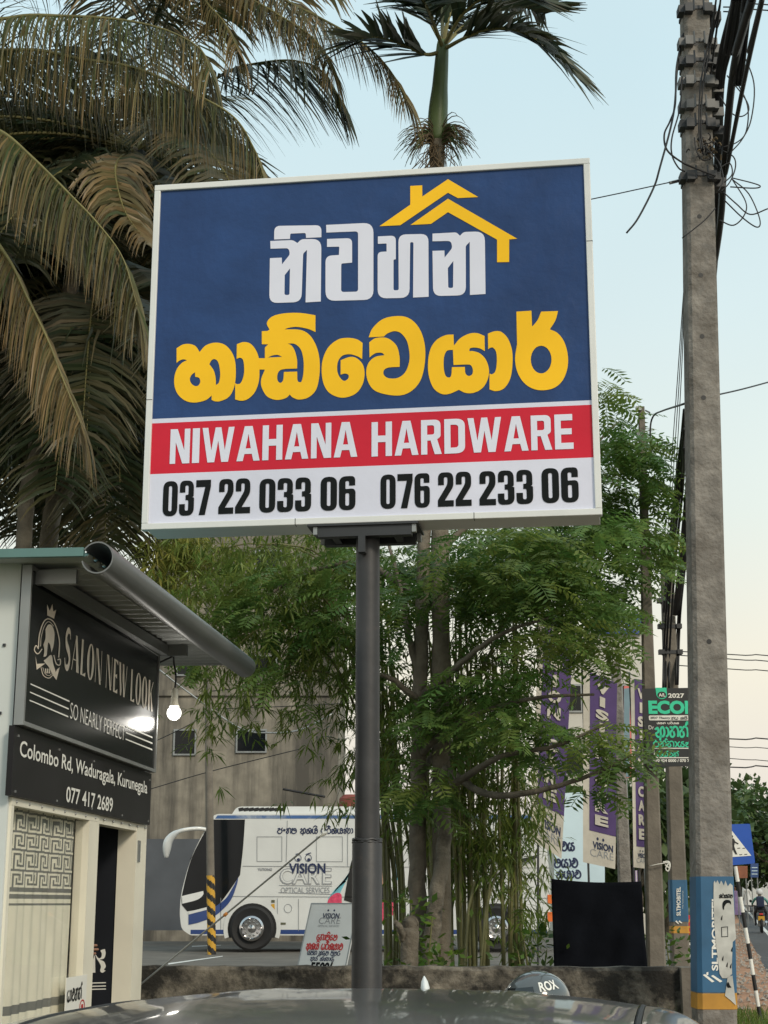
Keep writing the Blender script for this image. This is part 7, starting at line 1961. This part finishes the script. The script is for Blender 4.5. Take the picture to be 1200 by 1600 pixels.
# distant roadside trees
def far_tree(label, cx, top, bot, Y, w, n, r):
    b = at(cx, bot, Y); b.z = gz(Y); top_ = at(cx, top, Y).z; h = top_ - b.z
    T = thing('roadside_tree', label, 'tree', b, 0, 'distant roadside trees')
    mb = MB(); mb.tube([b - Vector((0, 0, .2)), b + Vector((.2, 0, h * .3)), b + Vector((0, 0, h * .7))], [.3, .24, .1], 10)
    cs = []
    for i in range(12):
        c = b + Vector((r.gauss(0, w * .36), r.gauss(0, w * .3), h * r.uniform(.38, .88))); cs.append((c, r.uniform(.14, .24) * w + .5, r.uniform(.2, .8)))
        mb.tube([b + Vector((.1, 0, h * .32)), b.lerp(c, .6) + Vector((0, 0, h * .15)), c], [.12, .08, .04], 6)
    mb.build('trunk', M_trunk, T, True)
    mb = MB()
    for i in range(n):
        c, rad, lv = r.choice(cs); d = Vector((r.gauss(0, 1), r.gauss(0, 1), r.gauss(0, 1))).normalized(); p = c + d * rad * r.uniform(.55, 1.1)
        l = r.uniform(.25, .55); e = (d + Vector((r.uniform(-1, 1), r.uniform(-1, 1), r.uniform(-1, .4)))).normalized(); q = e.cross(Vector((r.uniform(-1, 1), r.uniform(-1, 1), 1))).normalized() * l * .36
        mb.add([p, p + e * l * .5 + q, p + e * l, p + e * l * .5 - q], [(0, 1, 2, 3)], 0, (r.uniform(0, .4), min(1, max(0, lv + r.gauss(0, .15)))))
    mb.build('crown', M_far, T, fix=False)
ra_ = random.Random(61)
far_tree('lighter distant tree just right of the near power pole', 1150, 1245, 1400, 95, 4.2, 3400, ra_)
far_tree('tallest dark distant tree at the right edge of the picture', 1188, 1226, 1400, 110, 5.5, 4200, ra_)
far_tree('distant tree beyond the right edge, only its left side in view', 1225, 1240, 1400, 90, 5, 3000, ra_)
far_tree('distant tree glimpsed between the near power pole and the brown pole', 1085, 1225, 1400, 85, 4, 1500, ra_)
far_tree('distant tree behind the poster board pole', 1045, 1190, 1420, 52, 2.2, 1800, ra_)
far_tree('low distant tree behind the middle banner poles', 985, 1225, 1430, 50, 2.6, 2000, ra_)
for cx_, top_y, Y_, w_, lab in ((1320, 1200, 80, 5, 'bushy tree across the road beyond the right edge, nearest to the frame'), (1500, 1150, 62, 5, 'second tree across the road beyond the right edge'), (1750, 1100, 50, 5, 'third and largest tree across the road beyond the right edge'), (-60, 1210, 80, 5, 'tree beyond the car park hidden behind the salon kiosk'), (60, 1200, 70, 5, 'bushy tree beyond the car park, left of the grey building'), (-260, 1180, 60, 5, 'outermost tree left of the car park beyond the kiosk')):
    far_tree(lab, cx_, top_y, 1400, Y_, w_, 1300, ra_)
# roadside wall, van and stones
vp = at(1168, 1412, 104)
T = thing('van', 'small pale van parked far along the road under the trees', 'van', (vp.x, 104, gz(104)))
mb = MB(); mb.prism(fillet([(-.85, .35), (.85, .35, .1), (.85, 1.1, .15), (.72, 1.9, .2), (-.72, 1.9, .2), (-.85, 1.1, .15)]), lambda a, b, d=0: Vector((vp.x + a, 104 - d * 1, gz(104) + b)), -3.8); mb.build('body', M_busw, T)
mb = MB(); mb.box((vp.x, 103.99, gz(104) + 1.45), (1.25, .02, .5)); mb.build('window', M_glass_dark, T)
for s_ in (-1, 1):
    for dy in (.7, 3.1):
        mb = MB(); mb.lathe([(.0, -.1), (.3, -.1), (.3, .1), (0, .1)], (vp.x + s_ * .72, 104 + dy, gz(104) + .3), 14, rot=Matrix.Rotation(pi / 2, 3, 'Y')); mb.build('wheel', M_rub, T)
# grass and stones on the verge
mb = MB(); rg = random.Random(91)
for i in range(2600):
    Y = rg.uniform(17, 27); x_ = edge(Y) - rg.uniform(.9, 5.0) * 1.0
    if rg.random() < .5: Y = rg.uniform(21, 25.5); x_ = at(rg.uniform(1140, 1215), 1590, Y).x
    b = Vector((x_, Y, gz(Y))); h = rg.uniform(.06, .22); d = Vector((rg.gauss(0, .5), rg.gauss(0, .5), 1)).normalized(); w = Vector((rg.uniform(-1, 1), rg.uniform(-1, 1), 0)).normalized() * .008
    mb.add([b - w, b + w, b + d * h], [(0, 1, 2)], 0, (rg.uniform(0, .7), rg.uniform(.3, .9)))
for i in range(500):
    px_ = rg.uniform(960, 1062); b = at(px_, 1560, 9.5); b.z = 0; h = rg.uniform(.9, 1.22) if rg.random() < .35 else rg.uniform(.3, .9)
    d = Vector((rg.gauss(0, .12), -abs(rg.gauss(0, .08)), 1)).normalized(); w = Vector((1, 0, 0)) * .006
    b.y = 9.45 - rg.random() * .15
    mb.add([b - w, b + w, b + d * h + Vector((rg.gauss(0, .05), 0, -.03))], [(0, 1, 2)], 0, (rg.uniform(.2, .8), rg.uniform(.3, .9)))
tag(mb.build('grass', M_shrub, fix=False), 'grass tufts on the dirt verge by the road', 'grass', None, 'stuff')
mb = MB()
for i in range(1500):
    Y = rg.uniform(26, 75); x_ = edge(Y) - rg.uniform(.0, 1.5); s_ = rg.uniform(.02, .07); b = Vector((x_, Y, gz(Y) + .008 + s_ * .3))
    v_ = [b + Vector((rg.uniform(.5, 1) * s_ * cos(q), rg.uniform(.5, 1) * s_ * sin(q), rg.uniform(-.3, .2) * s_)) for q in (0, 1.3, 2.5, 3.8, 5)] + [b + Vector((0, 0, s_ * .7))]
    mb.add(v_, [(k, (k + 1) % 5, 5) for k in range(5)])
tag(mb.build('rubble', pm('grey_stones', (.30, .26, .22), .95, .3, 4)), 'loose stones strewn along the road edge', 'stones', None, 'stuff')
